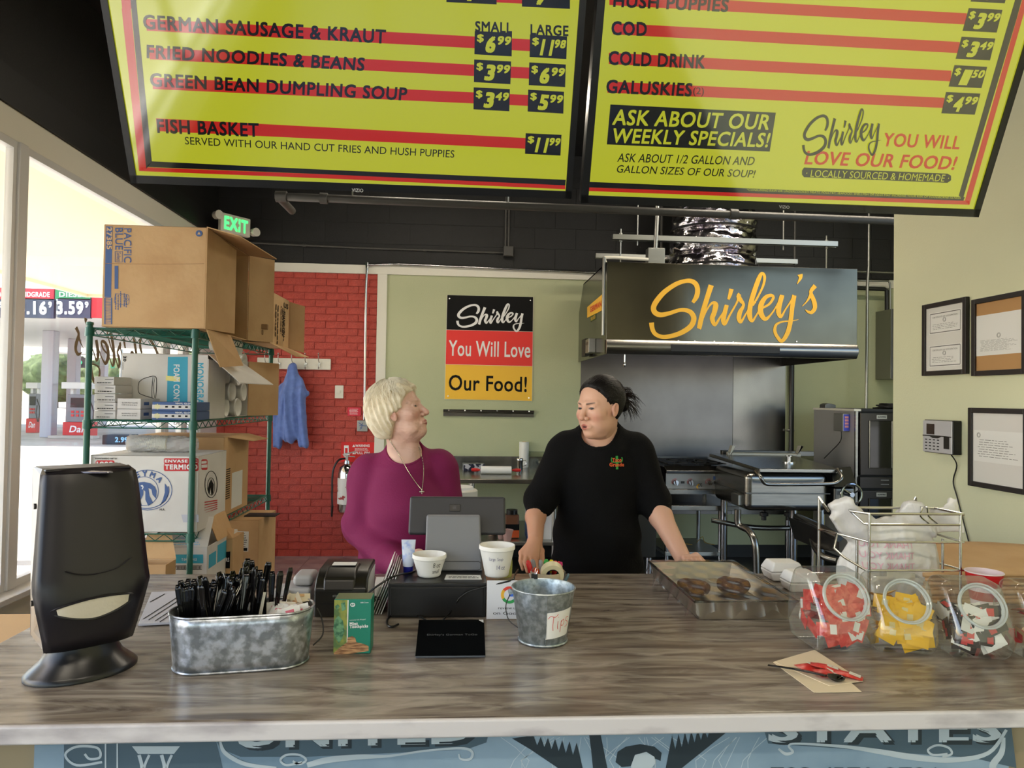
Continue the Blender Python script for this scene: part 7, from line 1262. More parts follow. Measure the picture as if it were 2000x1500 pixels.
# condiment jars
m_jar = glass('jar plastic', (246, 248, 246), gloss=.11, rough=.03, haze=.03)
JP = [(-.072, 0), (-.094, .035), (-.090, .085), (-.035, .185), (.050, .190), (.082, .12), (.086, .05), (.066, 0)]
def jar(px, py, rot, s, lab):
    q = CT(px, py); t = thing('condiment_jar', lab, 'jar', tuple(q), 'slant mouthed jars of sauce packets'); R3 = Matrix.Rotation(rot, 3, 'Z'); L = lambda x, y, z: q+R3 @ (Vector((x, y, z))*s)
    MB().poly([L(-.076, y, z+.0015) for y, z in JP], R3 @ Vector((.152*s, 0, 0))).build('jar_shell', m_jar, t, bevel=.022*s, seg=5)
    mc = Vector((0, -.066, .135)); nn_ = Vector((0, -.875, .485)).normalized(); u_ = Vector((1, 0, 0)); w_ = nn_.cross(u_)
    for nm_, r, w, e in (('mouth_ring', .052, .0045, .004), ('mouth_lip', .056, .0025, .012)): mb = MB(); mb.tube([L(*(mc+nn_*e+u_*r*math.cos(a)+w_*r*math.sin(a))) for a in np.linspace(0, 6.2832, 40, endpoint=False)], w*s, 8, closed=True); mb.build(nm_, mat('thick clear rim', (196, 204, 200), .06, spec=.8, alpha=.55), t, smooth=True)
    return q, L, R3
def injar(L, R3, lvl, i, n, r):
    z = .024+(lvl-.008)*(i/n)**.85; yf = -.068 if z < .085 else -.068+.5*(z-.085); k = r.random(); rz = R3.to_euler().z
    if k < .5: return L(r.uniform(-.048, .048), yf+r.uniform(.0, .008), z+.004), (1.45+r.uniform(-.25, .15), r.uniform(-.5, .5), rz+r.uniform(-.22, .22))
    if k < .62: s = r.choice((-1, 1)); return L(s*.062, r.uniform(yf+.03, .045), z), (1.57+r.uniform(-.2, .2), r.uniform(-.5, .5), rz+1.57+r.uniform(-.2, .2))
    return L(r.uniform(-.042, .042), r.uniform(yf+.03, .045), z), (r.uniform(-.5, .5), r.uniform(-.4, .4), r.uniform(-3, 3))
m_kr = mat('ketchup red foil', (204, 38, 34), .3, c2=(226, 96, 84), scale=60, ramp=(.45, .6)); m_my = mat('mustard yellow foil', (242, 190, 24), .35); m_bk = mat('dark sauce foil', (34, 24, 26), .25); m_tan = mat('tan sauce foil', (206, 170, 130), .35)
for k, (px, py, rot, lab, m1, m2, m3, pname, plab, grp) in enumerate(((1620, 1258, .02, 'leftmost jar, full of red ketchup packets', m_kr, m_paper, m_kr, 'ketchup_packet', 'red ketchup packet inside the leftmost jar', 'red packets in the first jar'), (1748, 1262, -.20, 'second jar, full of yellow mustard packets', m_my, mat('mustard pale', (226, 206, 140), .5), m_my, 'mustard_packet', 'yellow mustard packet inside the second jar', 'yellow packets in the second jar'), (1886, 1272, -.14, 'third jar, full of dark and white sauce packets', m_bk, m_redp, m_paper, 'sauce_packet', 'dark and white sauce packet inside the third jar', 'dark packets in the third jar'), (2030, 1280, -.14, 'rightmost jar, cut by the frame, with tan and red packets', m_tan, m_redp, m_redp, 'relish_packet', 'tan and red packet inside the rightmost jar', 'tan packets in the last jar'))):
    q, L, R3 = jar(px, py, rot, .98 if k == 0 else .93, lab); r_ = random.Random(20+k); n = 64 if k < 3 else 24; pk_ = packet(pname, .050, .031, .0045, m1, (m2, m3), ((.10, .42, -.36, .36), (-.14, .14, -.22, .22), (-.16, .16, -.3, .3), (-.2, .2, -.3, .3))[k]); lv = (.125, .115, .10, .10)[k]
    dump(pk_, n, lambda i: (lambda a: (a[0], (a[1][0]+math.pi*(i % 5 < (3, 3, 2, 3)[k]), a[1][1], a[1][2])))(injar(L, R3, lv, i, n, r_)), plab, grp)
# napkin, fork and packets at the front
c0 = CT(1595, 1315); t = thing('brown_napkin', 'brown paper napkin lying on the counter under ketchup packets', 'napkin', tuple(c0))
MB().hexa([CT(1510, 1294), CT(1590, 1353), CT(1683, 1352), CT(1610, 1290)], (0, 0, .0012)).build('lower_fold', mat('brown napkin paper', (222, 206, 178), .9), t); MB().hexa([CT(1512, 1293, ZT+.0014), CT(1620, 1340, ZT+.0014), CT(1686, 1331, ZT+.0014), CT(1591, 1270, ZT+.004)], (0, 0, .0012)).build('upper_fold', mat('brown napkin paper', ()), t)
kp_ = packet('ketchup_packet', .062, .036, .006, mat('ketchup red foil', ()), (m_paper, mat('ketchup red foil', ())), (.05, .42, -.36, .36))
for i, (px, py, a, z, lab) in enumerate(((1580, 1303, .5, .006, 'ketchup packet at the left of the loose pile on the napkin'), (1612, 1303, -.5, .010, 'ketchup packet on top of the loose pile on the napkin'), (1618, 1315, .2, .007, 'ketchup packet in the middle of the loose pile'), (1655, 1318, -.6, .006, 'ketchup packet at the right end of the loose pile'))):
    o = kp_ if i == 0 else dup(kp_); o.location = CT(px, py, ZT+z); o.rotation_euler = (.12*(-1)**i, .1, a); tag(o, lab, 'packet', 'ketchup packets on the napkin')
a, b = CT(1500, 1299, ZT+.006), CT(1615, 1320, ZT+.012); e2 = CT(1650, 1329, ZT+.006); t = thing('plastic_spoon', 'black plastic spoon lying across the brown napkin', 'spoon', tuple(a)); d = (b-a).normalized(); w = Vector((-d.y, d.x, 0))
MB().grid(lambda u, v: a+(b-a)*v+w*(u-.5)*(.006+.006*v)+Vector((0, 0, .002*math.sin(3*v))), 2, 10).build('handle', m_cut, t, smooth=True, solid=.002); MB().grid(lambda u, v: b+(e2-b)*v+w*(u-.5)*2*(.006+.012*math.sin(math.pi*min(1, v*.95)))+Vector((0, 0, .003-.009*math.sin(math.pi*v)*(1-4*(u-.5)**2))), 8, 8).build('bowl', m_cut, t, smooth=True, solid=.0015)
# wire bag rack
yk = 2.02; m_wire = mat('polished wire', (196, 196, 190), .2, 1); br_ = thing('bag_rack', 'polished wire rack holding white shopping bags on the counter', 'rack', (P(1780, 1110, yk).x, yk, ZT))
W = lambda px, py, dy=0: P(px, py, yk+dy)
zt_, z2_, zm, zlw = W(1790, 1004).z, W(1790, 1025).z, W(1790, 1059).z, W(1790, 1114).z; xa, xb = W(1698, 1050).x, W(1876, 1050).x; D = .20
V3 = lambda x, y, z: Vector((x, yk+y, z))
for pts, r in (([V3(xa-.03, .05, zt_), V3(xa, 0, zt_), V3(xb+.01, 0, zt_)], .004), ([V3(xa-.03, .05, zt_), V3(xa, .12, zt_), V3(xb, .12, zt_), V3(xb+.01, 0, zt_)], .004), ([V3(xa-.03, .05, zt_), V3(xa-.005, .02, z2_), V3(xa, 0, z2_), V3(xb, 0, z2_)], .0035), ([V3(xa-.05, D, zm), V3(xa-.055, .08, zm+.01), V3(xa, 0, zm), V3(xb+.01, 0, zm)], .0035), ([V3(xa+.0, 0, zlw), V3(xb+.01, 0, zlw)], .0035), ([V3(xa-.055, .08, zm+.01), V3(xa-.075, .06, zm-.03), V3(xa-.055, .04, zlw+.03), V3(xa-.01, .0, zlw)], .0035), ([V3(xb+.01, 0, zm), V3(xb-.02, D, zm+.01)], .0035), ([V3(xb+.01, 0, zlw), V3(xb-.02, D, zlw)], .0035), ([V3(xa, 0, ZT+.005), V3(xa-.05, D, ZT+.005), V3(xb-.02, D, ZT+.005), V3(xb, 0, ZT+.005), V3(xa, 0, ZT+.005)], .0035)): MB().tube(pts, r, 8).build('rail', m_wire, br_, smooth=True)
for x, y, z1_ in ((xa, 0, zt_), (xb, 0, zt_), (xa-.05, D, zt_+.02), (xb-.02, D, zm+.01), (xa-.02, .03, zm), (xb-.02, .05, zm)): MB().cyl(V3(x, y, ZT+.004), V3(x, y, z1_), .0042, None, 10).build('post', m_wire, br_, smooth=True)
hk = W(1788, 975, .1); MB().tube(smoothpath([V3(hk.x-.02, .0, z2_), V3(hk.x-.03, .03, z2_+.02), V3(hk.x-.005, .06, zt_+.01), Vector((hk.x-.006, yk+.1, hk.z-.02)), Vector((hk.x, yk+.1, hk.z+.006)), Vector((hk.x+.008, yk+.1, hk.z-.02)), V3(hk.x+.01, .06, zt_+.01), V3(hk.x-.005, .03, z2_+.02), V3(hk.x+.005, .0, z2_)], 5), .003, 6).build('bag_hook', m_wire, br_, smooth=True); MB().tube([W(1607, 984, .12), W(1618, 998, .12), V3(xa-.05, D, zt_+.02)], .004, 8).build('side_arm', m_wire, br_, smooth=True)
m_bag = mat('white bag film', (228, 226, 222), .38, alpha=.93, bump=.6, bscale=22, c2=(214, 212, 210), scale=6); bagc = W(1745, 1110, .10)
def bagf(p):
    d = d_ell(p, (bagc.x+.005, yk+.11, 1.02), (.148, .07, .155)); d = smin(d, d_ell(p, (bagc.x-.08, yk+.12, .99), (.085, .065, .10)), .03)
    for k, (pts, th_) in enumerate((([(1615, 988), (1640, 974), (1653, 966), (1663, 982), (1704, 1004), (1730, 1045), (1690, 1066), (1652, 1050), (1620, 1014), (1629, 1000)], .020), ([(1756, 1002), (1768, 980), (1782, 975), (1802, 978), (1808, 986), (1802, 1000), (1815, 1040), (1750, 1040)], .022), ([(1808, 1006), (1850, 985), (1873, 970), (1882, 978), (1890, 1006), (1880, 1032), (1860, 1040), (1820, 1045)], .020))):
        q2 = [(W(x, y, .1).x, W(x, y, .1).z) for x, y in pts]; s_ = smax(d_poly(p[0], p[2], q2), np.abs(p[1]-yk-.1+.014*np.sin(55*p[0]+30*p[2]+k))-th_, .006); d = smin(d, s_, .022)
    f = .010*noise3(p, 30, 5)+.007*np.abs(noise3((p[0], p[1], p[2]*.45), 75, 6))+.002*noise3(p, 160, 9); d = d+f; return smax(d, -(p[2]-ZT-.001), .003)
V, Fc = surfnet(bagf, (W(1600, 1000).x-.02, yk+.012, .91), (W(1900, 1000).x+.02, yk+.24, 1.30), .0055); bg_ = np_obj('shopping_bags', V, Fc, m_bag); tag(bg_, 'bunch of white plastic shopping bags with pink thank you print on the rack', 'bags', None)
mb = MB()
for i, y in enumerate((1077, 1098, 1119)): a, b, h_ = W(1803, y, -.0), W(1708, y+1, -.0), W(1803, y-13, -.0); print_text(mb, ('THANK YOU', 'THANK YOU', 'THANK YOU')[i], a, b-a, h_-a, .01)
tx = mb.build('pink_lettering', mat('faded pink print', (224, 178, 192), .5), bg_); md = tx.modifiers.new('wrap', 'SHRINKWRAP'); md.target = bg_; md.wrap_method = 'PROJECT'; md.use_project_y = True; md.use_positive_direction = True; md.use_negative_direction = True; md.offset = .0025; md.wrap_mode = 'OUTSIDE_SURFACE'
# red cup and flattened cartons
q = PZ(1922, 1185, ZT); q = Vector((P(1922, 1120, 1.97).x, 1.97, ZT)); rc = thing('red_cup', 'red plastic cup with white inside behind the third jar', 'cup', tuple(q)); MB().lathe(q, [(0, .002), (.031, 0), (.034, .04), (.036, .041), (.041, .08), (.043, .081), (.048, .118)], 32).build('cup_shell', mat('red cup plastic', (200, 24, 34), .3), rc, smooth=60); MB().lathe(q, [(0, .004), (.03, .004), (.047, .1185)], 32).build('white_lining', mat('cup white lining', (232, 214, 216), .35), rc, smooth=60); mb = MB(); mb.tube([q+Vector((.0485*math.cos(a), .0485*math.sin(a), .119)) for a in np.linspace(0, 6.2832, 32, endpoint=False)], .002, 6, closed=True); mb.build('rim', mat('cup white lining', ()), rc, smooth=True)
for k in range(7):
    z0 = ZT+.001+.0135*k; f = .004*(k % 3); o = MB().grid(lambda u, v: Vector((1.40+f+(XR-.012-1.40-f)*u, 2.06+.005*(k % 2)+(YK-2.075)*v, z0+.005+.022*(k/6)*math.sin(math.pi*min(1, u*1.1))*v)), 20, 6).build('flattened_carton', m_card, smooth=True, solid=.0122); tag(o, 'kraft flattened carton, %s of the stack at the counter right end' % ['bottom sheet', 'second from the bottom', 'third from the bottom', 'middle sheet', 'third from the top', 'second from the top', 'top sheet'][k], 'cardboard', 'flattened cartons by the right wall')
# ================================================================== PEOPLE
m_skin = mat('skin', (200, 160, 140), .5, vcol=True, bump=.06, bscale=220); m_skin.node_tree.nodes['Principled BSDF'].inputs['Subsurface Weight'].default_value = .12; m_skin.node_tree.nodes['Principled BSDF'].inputs['Subsurface Radius'].default_value = (.012, .005, .003); m_skin.node_tree.nodes['Principled BSDF'].inputs['Subsurface Scale'].default_value = 1
def rotm(fwd, upv, roll=0):
    f = Vector(fwd).normalized(); l = Vector(upv).cross(f).normalized(); u = f.cross(l).normalized()
    if roll: q = Matrix.Rotation(roll, 3, f); l = q @ l; u = q @ u
    return np.array([f, l, u]).T
def head_f(q, old):
    x, y, z = q; ay = np.abs(y); p = (x, ay, z)
    d = d_ell(q, (-.017, 0, .033), (.096, .075, .086)); d = smin(d, d_ell(q, (.026, 0, -.02), (.062, .061, .085)), .03)
    d = smin(d, d_ell(q, (.018, 0, -.072), (.060, .053, .040)), .03); d = smin(d, d_ell(q, (.068, 0, -.097), (.021, .024, .018)), .020)
    d = smin(d, d_ell(p, (.058, .042, -.026), (.024, .022, .022)), .02); d = smin(d, d_cap(p, (.084, .010, .020), (.066, .044, .019), .0075, .007), .012)
    d = smax(d, -d_ell(p, (.098, .031, .002), (.016, .019, .012)), .010); d = smin(d, np.sqrt((x-.0715)**2+(ay-.031)**2+(z-.001)**2)-.0138, .004)
    sl = .0034 if not old else .0026
    d = smax(d, -d_ell(p, (.089, .031, .0005), (.012, .0135, sl)), .0012)
    d = smin(d, d_cap(p, (.080, .018, .0095), (.076, .044, .006), .0022, .0018), .003)      # lid fold
    d = smin(d, d_cap(q, (.083, 0, .010), (.105, 0, -.029), .0078, .0108), .010); d = smin(d, np.sqrt((x-.1085)**2+y**2+(z+.034)**2)-.0105, .006)
    d = smin(d, np.sqrt((x-.096)**2+(ay-.0145)**2+(z+.0375)**2)-.0085, .005); d = smax(d, -d_ell(p, (.1015, .0075, -.0465), (.0055, .0034, .0045)), .002)
    d = smin(d, d_ell(q, (.076, 0, -.068), (.022, .027, .019)), .012)
    o = 0 if old else .0025
    lw = 1.0 if not old else .72
    d = smin(d, d_cap(p, (.0972 if not old else .0955, .003, -.0625), (.086, .025, -.067), .0042*lw, .0026*lw), .004); d = smin(d, d_cap(p, (.0965 if not old else .095, 0, -.0735-o), (.086, .022, -.0705-o*.5), .0055*lw, .003), .004)
    d = smax(d, -d_ell(q, (.103, 0, -.0675-o*.5), (.013 if not old else .010, .0165 if not old else .021, .0038 if not old else .0011)), .0018)
    if old:
        d = smin(d, d_ell(p, (.044, .040, -.084), (.026, .018, .020)), .018); d = smin(d, d_ell(q, (.028, 0, -.108), (.046, .034, .020)), .022)   # jowl, double chin
        d = smax(d, -d_cap(p, (.092, .020, -.045), (.080, .034, -.072), .0022, .0018), .007); d = smax(d, -d_cap(p, (.080, .020, -.0125), (.072, .042, -.012), .0016, .0012), .005)
        d = d+.0006*noise3(q, 240, 8)
    else: d = smin(d, d_ell(q, (.026, 0, -.104), (.040, .034, .016)), .022); d = smin(d, d_ell(p, (.044, .036, -.060), (.026, .020, .026)), .02)
    ear = smax(d_ell((x+.25*z, ay, z), (-.006, .0755, -.010), (.0165, .0075, .029)), -d_ell((x+.25*z, ay, z), (-.003, .0835, -.006), (.009, .006, .017)), .002)
    return smin(d, ear, .006)
def skin_cols(V, base, lip, R=None, c=None, old=False, cheek=(198, 120, 104)):
    n = len(V); C = np.tile(np.array(lin(base)), (n, 1)); 
    if R is None: return C
    q = (V-c) @ R; x, y, z = q.T; ay = np.abs(y)
    def mix(m, col): m = np.clip(m, 0, 1)[:, None]; C[:] = C*(1-m)+np.array(lin(col))*m
    g = lambda dx, dy, dz, sx, sy, sz: np.exp(-((dx/sx)**2+(dy/sy)**2+(dz/sz)**2))
    mix(.55*g(x-.07, ay-.042, z+.035, .03, .02, .018), cheek); mix(.5*g(x-.11, y, z+.034, .012, .012, .012), cheek); mix(.4*g(x, ay-.08, z+.01, .02, .01, .03), cheek)
    u = d_cap((x, ay, z), (.0985, .002, -.0625), (.088, .0215, -.067), .004, .0022); l = d_cap((x, ay, z), (.0975, 0, -.075), (.088, .0195, -.0715), .0052, .0025); mix(1-np.clip(np.minimum(u, l)/.0016, 0, 1), lip)
    if not old: mix((x > .078)*(np.abs(z+.069) < .0032)*(ay < .015)*(x < .0935)*1., (60, 20, 22))
    br = d_cap((x, ay, z), (.090, .015, .0175), (.078, .044, .0215), .0012, .0008); mix((.9 if not old else .25)*np.exp(-(np.clip(br, 0, 1)/.0022)**2), (52, 34, 28) if not old else (150, 120, 100))
    lash = np.abs(d_ell((x, ay, z), (.089, .031, .0005), (.012, .0135, .0034 if not old else .0026))); mix(.9*(x > .074)*np.exp(-(lash/.0015)**2)*(np.abs(z) < .008), (50, 30, 26))
    if old: mix(.6*g(x-.06, y+.055, z-.018, .006, .02, .004), (140, 96, 76)); mix(.22*np.clip(noise3((x, y, z), 260, 3)*2, 0, 1), (190, 130, 106))
    else: mix(.5*g(x-.035, y-.058, z+.022, .005, .02, .009), (150, 96, 70))
    return C
def join(parts):
    Vs, Fs, Cs = [], [], []; b = 0
    for V, Fc, C in parts: Vs.append(V); Fs.append(Fc+b); Cs.append(C); b += len(V)
    return np.concatenate(Vs), np.concatenate(Fs), np.concatenate(Cs)
def to_local(p, R, c): return [sum(R[j][i]*(p[j]-c[j]) for j in range(3)) for i in range(3)]
def eye(parent, R, c, s, gaze, m=None):
    o = Vector(c)+Vector(R @ np.array((.0722, .031*s, .0005))); g = Vector(R @ np.array(gaze)).normalized(); mb = MB().ell((0, 0, 0), .0120, 24, 16); me_ = mb.build('eye', mat('eye surface', (230, 224, 216), .12, vcol=True), parent, smooth=True, local=True)
    me_.location = o-origin(parent); a = me_.data.color_attributes.new('tint', 'FLOAT_COLOR', 'POINT'); V = np.array([v.co for v in me_.data.vertices]); k = (V @ np.array(g))/.0120
    C = np.where((k > .90)[:, None], np.array(lin((10, 8, 8))), np.where((k > .70)[:, None], np.array(lin((62, 38, 24))), np.array(lin((214, 204, 196))))); a.data.foreach_set('color', C.astype(np.float32).ravel()); return me_
def strands(name, fn, n, m, parent, r=.0009, k=10, seed=1):
    rg_ = random.Random(seed); mb = MB()
    for i in range(n):
        pts = fn(rg_)
        if pts: L_ = len(pts); mb.tube(pts, [r*(1-.75*(j/(L_-1))**2) for j in range(L_)], 4)
    return tag(mb.build(name, m, parent, smooth=True), kind='stuff')
def b_(px, py, Y): return tuple(P(px, py, Y))
def legs(p, cx, cy, zt, w):
    d = d_ell(p, (cx, cy, zt-.08), (w, .13, .15))
    for s in (-1, 1): d = smin(d, d_cap(p, (cx+s*w*.5, cy, zt-.1), (cx+s*w*.55, cy-.01, .45), w*.52, .062), .03); d = smin(d, d_cap(p, (cx+s*w*.55, cy-.01, .45), (cx+s*w*.58, cy+.01, .07), .062, .05), .02)
    return d+.004*noise3(p, 25, 2)
def shoes(parent, cx, cy, w, m):
    for s in (-1, 1):
        V, Fc = surfnet(lambda p: smax(smin(d_ell(p, (cx+s*w*.58, cy-.05, .045), (.045, .13, .045)), d_ell(p, (cx+s*w*.58, cy+.02, .07), (.042, .055, .05)), .02), -p[2]+.002, .003), (cx+s*w*.58-.06, cy-.2, -.01), (cx+s*w*.58+.06, cy+.1, .13), .008); np_obj('shoe', V, Fc, m, parent)
def person(label, cx, cy): return thing('person', label, 'person', (cx, cy, 0))
# ---------------------------------------------------------------- the cook
hc = np.array(b_(1172, 794, 2.74)); Rh = rotm((-.80, -.60, -.10), (.05, 0, 1), .04); SK = (220, 172, 146)
torc = b_(1166, 935, 2.82); neckb = b_(1172, 866, 2.82)
def neck_c(p, d): return smin(d, d_cap(p, b_(1180, 815, 2.77), neckb, .053, .062), .028)
def chest_c(p):
    d = d_ell(p, b_(1168, 930, 2.83), (.165, .115, .20)); d = smin(d, d_cap(p, b_(1106, 872, 2.83), b_(1240, 872, 2.83), .050, .050), .05)
    d = smin(d, d_cap(p, b_(1172, 850, 2.83), b_(1172, 876, 2.83), .075, .10), .03); d = smin(d, d_ell(p, b_(1165, 1050, 2.83), (.168, .145, .19)), .06); return smin(d, d_ell(p, b_(1164, 1130, 2.83), (.185, .15, .16)), .05)
ARM = [((1097, 888, 2.82), (1056, 975, 2.78), .062, .052), ((1056, 975, 2.78), (1046, 1012, 2.70), .050, .037), ((1046, 1010, 2.70), (1046, 1052, 2.58), .036, .0275)]
ARMR = [((1245, 888, 2.82), (1276, 975, 2.80), .064, .056), ((1276, 975, 2.80), (1291, 1012, 2.74), .054, .045), ((1290, 1008, 2.74), (1334, 1091, 2.58), .044, .030)]
def shirt_c(p):
    d = chest_c(p)-.010
    for A_ in (ARM[:2], ARMR[:2]):
        for a, b, r0, r1 in A_: d = smin(d, d_cap(p, b_(*a), b_(*b), r0+.006, r1+.007), .035)
    x0 = p[0]-torc[0]; z0 = p[2]-1.2
    fold = .0045*np.sin(60*z0+28*np.abs(x0)+2*noise3(p, 14, 6))*np.clip((np.abs(x0)-.13)*9, 0, 1)*np.clip((1.22-p[2])*5, 0, 1)+.0035*noise3(p, 30, 2)+.003*np.sin(45*x0+12*z0)*np.clip((1.15-p[2])*4, 0, 1); d = d+fold
    d = smax(d, -d_half(p, b_(1296, 1006, 2.735), Vector(b_(1240, 900, 2.80))-Vector(b_(1296, 1006, 2.735)))*1.0, .004) if False else d
    d = smax(d, -(p[2]-.80), .004); return d
hole_c = lambda p: smin(d_cap(p, b_(1170, 825, 2.76), b_(1167, 846, 2.76), .072, .066), d_cap(p, b_(1172, 838, 2.80), b_(1172, 852, 2.82), .07, .062), .02)
cut_l = lambda p: smax(d_cap(p, b_(1046, 1000, 2.72), b_(1044, 1150, 2.4), .062, .075), -d_half(p, b_(1046, 1005, 2.70), Vector((-.02, -.30, -1))), .001)
cut_r = lambda p: smax(d_cap(p, b_(1291, 1005, 2.74), b_(1360, 1150, 2.35), .072, .085), -d_half(p, b_(1288, 1010, 2.74), Vector((.42, -.5, -1))), .001)
def shirt_cc(p): d = smax(shirt_c(p), -hole_c(p), .004); d = smax(d, -cut_l(p), .002); return smax(d, -cut_r(p), .002)
cook = person('dark haired woman in a black long sleeved top, hands on the counter, looking left', torc[0], 2.83)
parts = []
lo = hc-np.array((.15, .16, .19)); hi = hc+np.array((.16, .17, .15)); V, Fc = surfnet(lambda p: neck_c(p, head_f(to_local(p, Rh, hc), False)), lo, hi, .0024); parts.append((V, Fc, skin_cols(V, SK, (184, 106, 94), Rh, hc)))
V, Fc = surfnet(lambda p: smin(neck_c(p, chest_c(p)+.006), d_cap(p, b_(1165, 1090, 2.83), b_(1165, 1150, 2.83), .1, .1), .02), (torc[0]-.3, 2.6, .85), (torc[0]+.3, 3.05, 1.42), .010); parts.append((V, Fc, skin_cols(V, SK, SK)))
def hand(p, d, wr, kn, tips, mids, thumb, rk=.0088):
    """palm from wrist wr to the four knuckles kn, then fingers through mids to tips"""
    for k in kn: d = smin(d, d_cap(p, wr, k, .019, .0125), .014)
    for k, m, t in zip(kn, mids, tips): d = smin(d, d_cap(p, k, m, rk*1.05, rk*.95), .0035); d = smin(d, d_cap(p, m, t, rk*.93, rk*.72), .0012)
    a, b, c = thumb; d = smin(d, d_cap(p, wr, a, .016, .0125), .012); d = smin(d, d_cap(p, a, b, .0115, .0100), .004); return smin(d, d_cap(p, b, c, .0098, .0080), .0015)
def armhand_l(p):
    a, b, r0, r1 = ARM[2]; d = smin(d_cap(p, b_(*a), b_(*b), r0, r1), d_cap(p, b_(1054, 980, 2.77), b_(*a), .042, .036), .02)
    kn = [b_(1019, 1080, 2.535), b_(1028, 1086, 2.52), b_(1038, 1089, 2.515), b_(1048, 1088, 2.525)]; md = [b_(1017, 1095, 2.50), b_(1026, 1101, 2.48), b_(1037, 1104, 2.475), b_(1047, 1102, 2.485)]; tp_ = [b_(1021, 1112, 2.49), b_(1030, 1117, 2.465), b_(1040, 1119, 2.46), b_(1049, 1116, 2.465)]
    return hand(p, d, b_(1044, 1058, 2.565), kn, tp_, md, (b_(1057, 1076, 2.56), b_(1059, 1094, 2.53), b_(1056, 1108, 2.51)))
q = np.array(b_(1045, 1050, 2.6)); V, Fc = surfnet(armhand_l, q+np.array((-.10, -.18, -.17)), q+np.array((.09, .20, .17)), .0032); V[:, 1] += 0; parts.append((V, Fc, skin_cols(V, (208, 156, 128), SK)))
def armhand_r(p):
    a, b, r0, r1 = ARMR[2]; d = smin(d_cap(p, b_(*a), b_(*b), r0, r1), d_cap(p, b_(1278, 978, 2.79), b_(*a), .048, .044), .02)
    w = b_(1338, 1100, 2.56); kn = [(w[0]-.016+.018*k, 2.515+.004*abs(k-1.5), .955) for k in range(4)]; md = [(k[0], 2.478, .942) for k in kn]; tp_ = [(k[0], 2.458, .915) for k in kn]
    return hand(p, d, w, kn, tp_, md, ((w[0]+.034, 2.54, .96), (w[0]+.050, 2.51, .945), (w[0]+.052, 2.485, .93)))
q = np.array(b_(1318, 1060, 2.6)); V, Fc = surfnet(armhand_r, q+np.array((-.14, -.30, -.14)), q+np.array((.13, .22, .20)), .0036); parts.append((V, Fc, skin_cols(V, SK, SK)))
V, Fc, C = join(parts); np_obj('body', V, Fc, m_skin, cook, C)
for s in (-1, 1): eye(cook, Rh, hc, s, (1, .25*0+.18, -.12))
V, Fc = surfnet(lambda p: smax(d_ell(to_local(p, Rh, hc), (.086, 0, -.067), (.006, .013, .0035)), d_half(to_local(p, Rh, hc), (0, 0, -.0645), (0, 0, 1)), .001), hc-.13, hc+.13, .0016) if False else (None, None)
mb = MB(); tq_ = lambda x, y, z: Vector(hc)+Vector(Rh @ np.array((x, y, z))); mb.grid(lambda u, v: tq_(.090-.30*((u-.5)*.024)**2*40, (u-.5)*.024, -.0655-.0028*v), 10, 2); mb.build('teeth', mat('teeth', (226, 216, 200), .3), cook, smooth=True, solid=.002)
m_ct = mat('black jersey', (9, 9, 10), .9, bump=.25, bscale=200, spec=.2)
V, Fc = surfnet(shirt_cc, (P(1010, 1000, 2.6).x-.03, 2.55, .79), (P(1330, 1000, 2.7).x+.02, 3.02, 1.46), .0062); sh_ = np_obj('shirt', V, Fc, m_ct, cook)
V, Fc = surfnet(lambda p: smax(smax(shirt_c(p)-.0025, -(shirt_c(p)+.012), .001), np.abs(hole_c(p)+.001-.006)-.0075, .002), (neckb[0]-.15, 2.62, 1.32), (neckb[0]+.15, 2.98, 1.50), .004); np_obj('collar', V, Fc, m_ct, sh_)
m_dk = mat('dark brown hair', (12, 8, 7), .55, bump=.3, bscale=150, spec=.3)
BUN = np.array((-.122, 0, .022))
def hair_c(p):
    q = to_local(p, Rh, hc); x, y, z = q; d = smin(d_ell(q, (-.017, 0, .033), (.096, .075, .086)), d_ell(q, (.0, 0, .01), (.085, .068, .09)), .03)-.0045
    d = d+.0011*np.sin(75*np.arctan2(y, z-.015)+2*noise3(q, 40, 3)); h = (x-.016-np.where(z > 0, .60, .85)*z+.06*np.clip(np.abs(y)-.045, 0, 1))*.85; d = smax(d, h-.0+.0015*noise3(q, 200, 4), .012)
    e = d_ell((x, np.abs(y), z), (.004, .080, -.012), (.026, .02, .028)); d = smax(d, -e, .004); d = smax(d, -(z+.075), .01)
    b = d_ell(q, tuple(BUN), (.030, .030, .036))+.005*noise3(q, 110, 5); return smin(d, smin(b, d_ell(q, (-.135, .004, .0), (.022, .024, .034))+.005*noise3(q, 130, 7), .01), .012)
V, Fc = surfnet(hair_c, hc-.185, hc+np.array((.20, .20, .14)), .0030); hr_ = np_obj('hair', V, Fc, m_dk, cook)
def st_c(r):
    if r.random() < .34:
        a = r.uniform(0, 6.28); s = Vector(BUN)+Vector((r.uniform(-.02, .0), .026*math.cos(a), .03*math.sin(a))); o = s.copy(); out = [s.copy()]; v = Vector((-.016, .5*(s.y), .35*(s.z-.022)+r.uniform(-.004, .007)))
        for k in range(6): o = o+v*.55; v = v*.86+Vector((r.uniform(-.005, .005), r.uniform(-.005, .005), -.0062)); out.append(o.copy())
    else:
        phi = r.uniform(-1.9, 1.9); out = []
        for k in range(9):
            t = .0+k*.14; x = .082-.17*t; zz = .033+.0920*math.cos(phi)*math.sqrt(max(.02, 1-((x+.017)/.104)**2)); yy = .0800*math.sin(phi)*math.sqrt(max(.02, 1-((x+.017)/.104)**2)); 
            if x > .021+(.60 if zz > 0 else .85)*zz: continue
            out.append(Vector((x, yy, zz)))
        if len(out) < 4: return None
    return [Vector(hc)+Vector(Rh @ np.array(p)) for p in out]
strands('hair_strands', st_c, 480, mat('brown hair strand', (28, 18, 13), .5, spec=.35), hr_, .0011, seed=4)
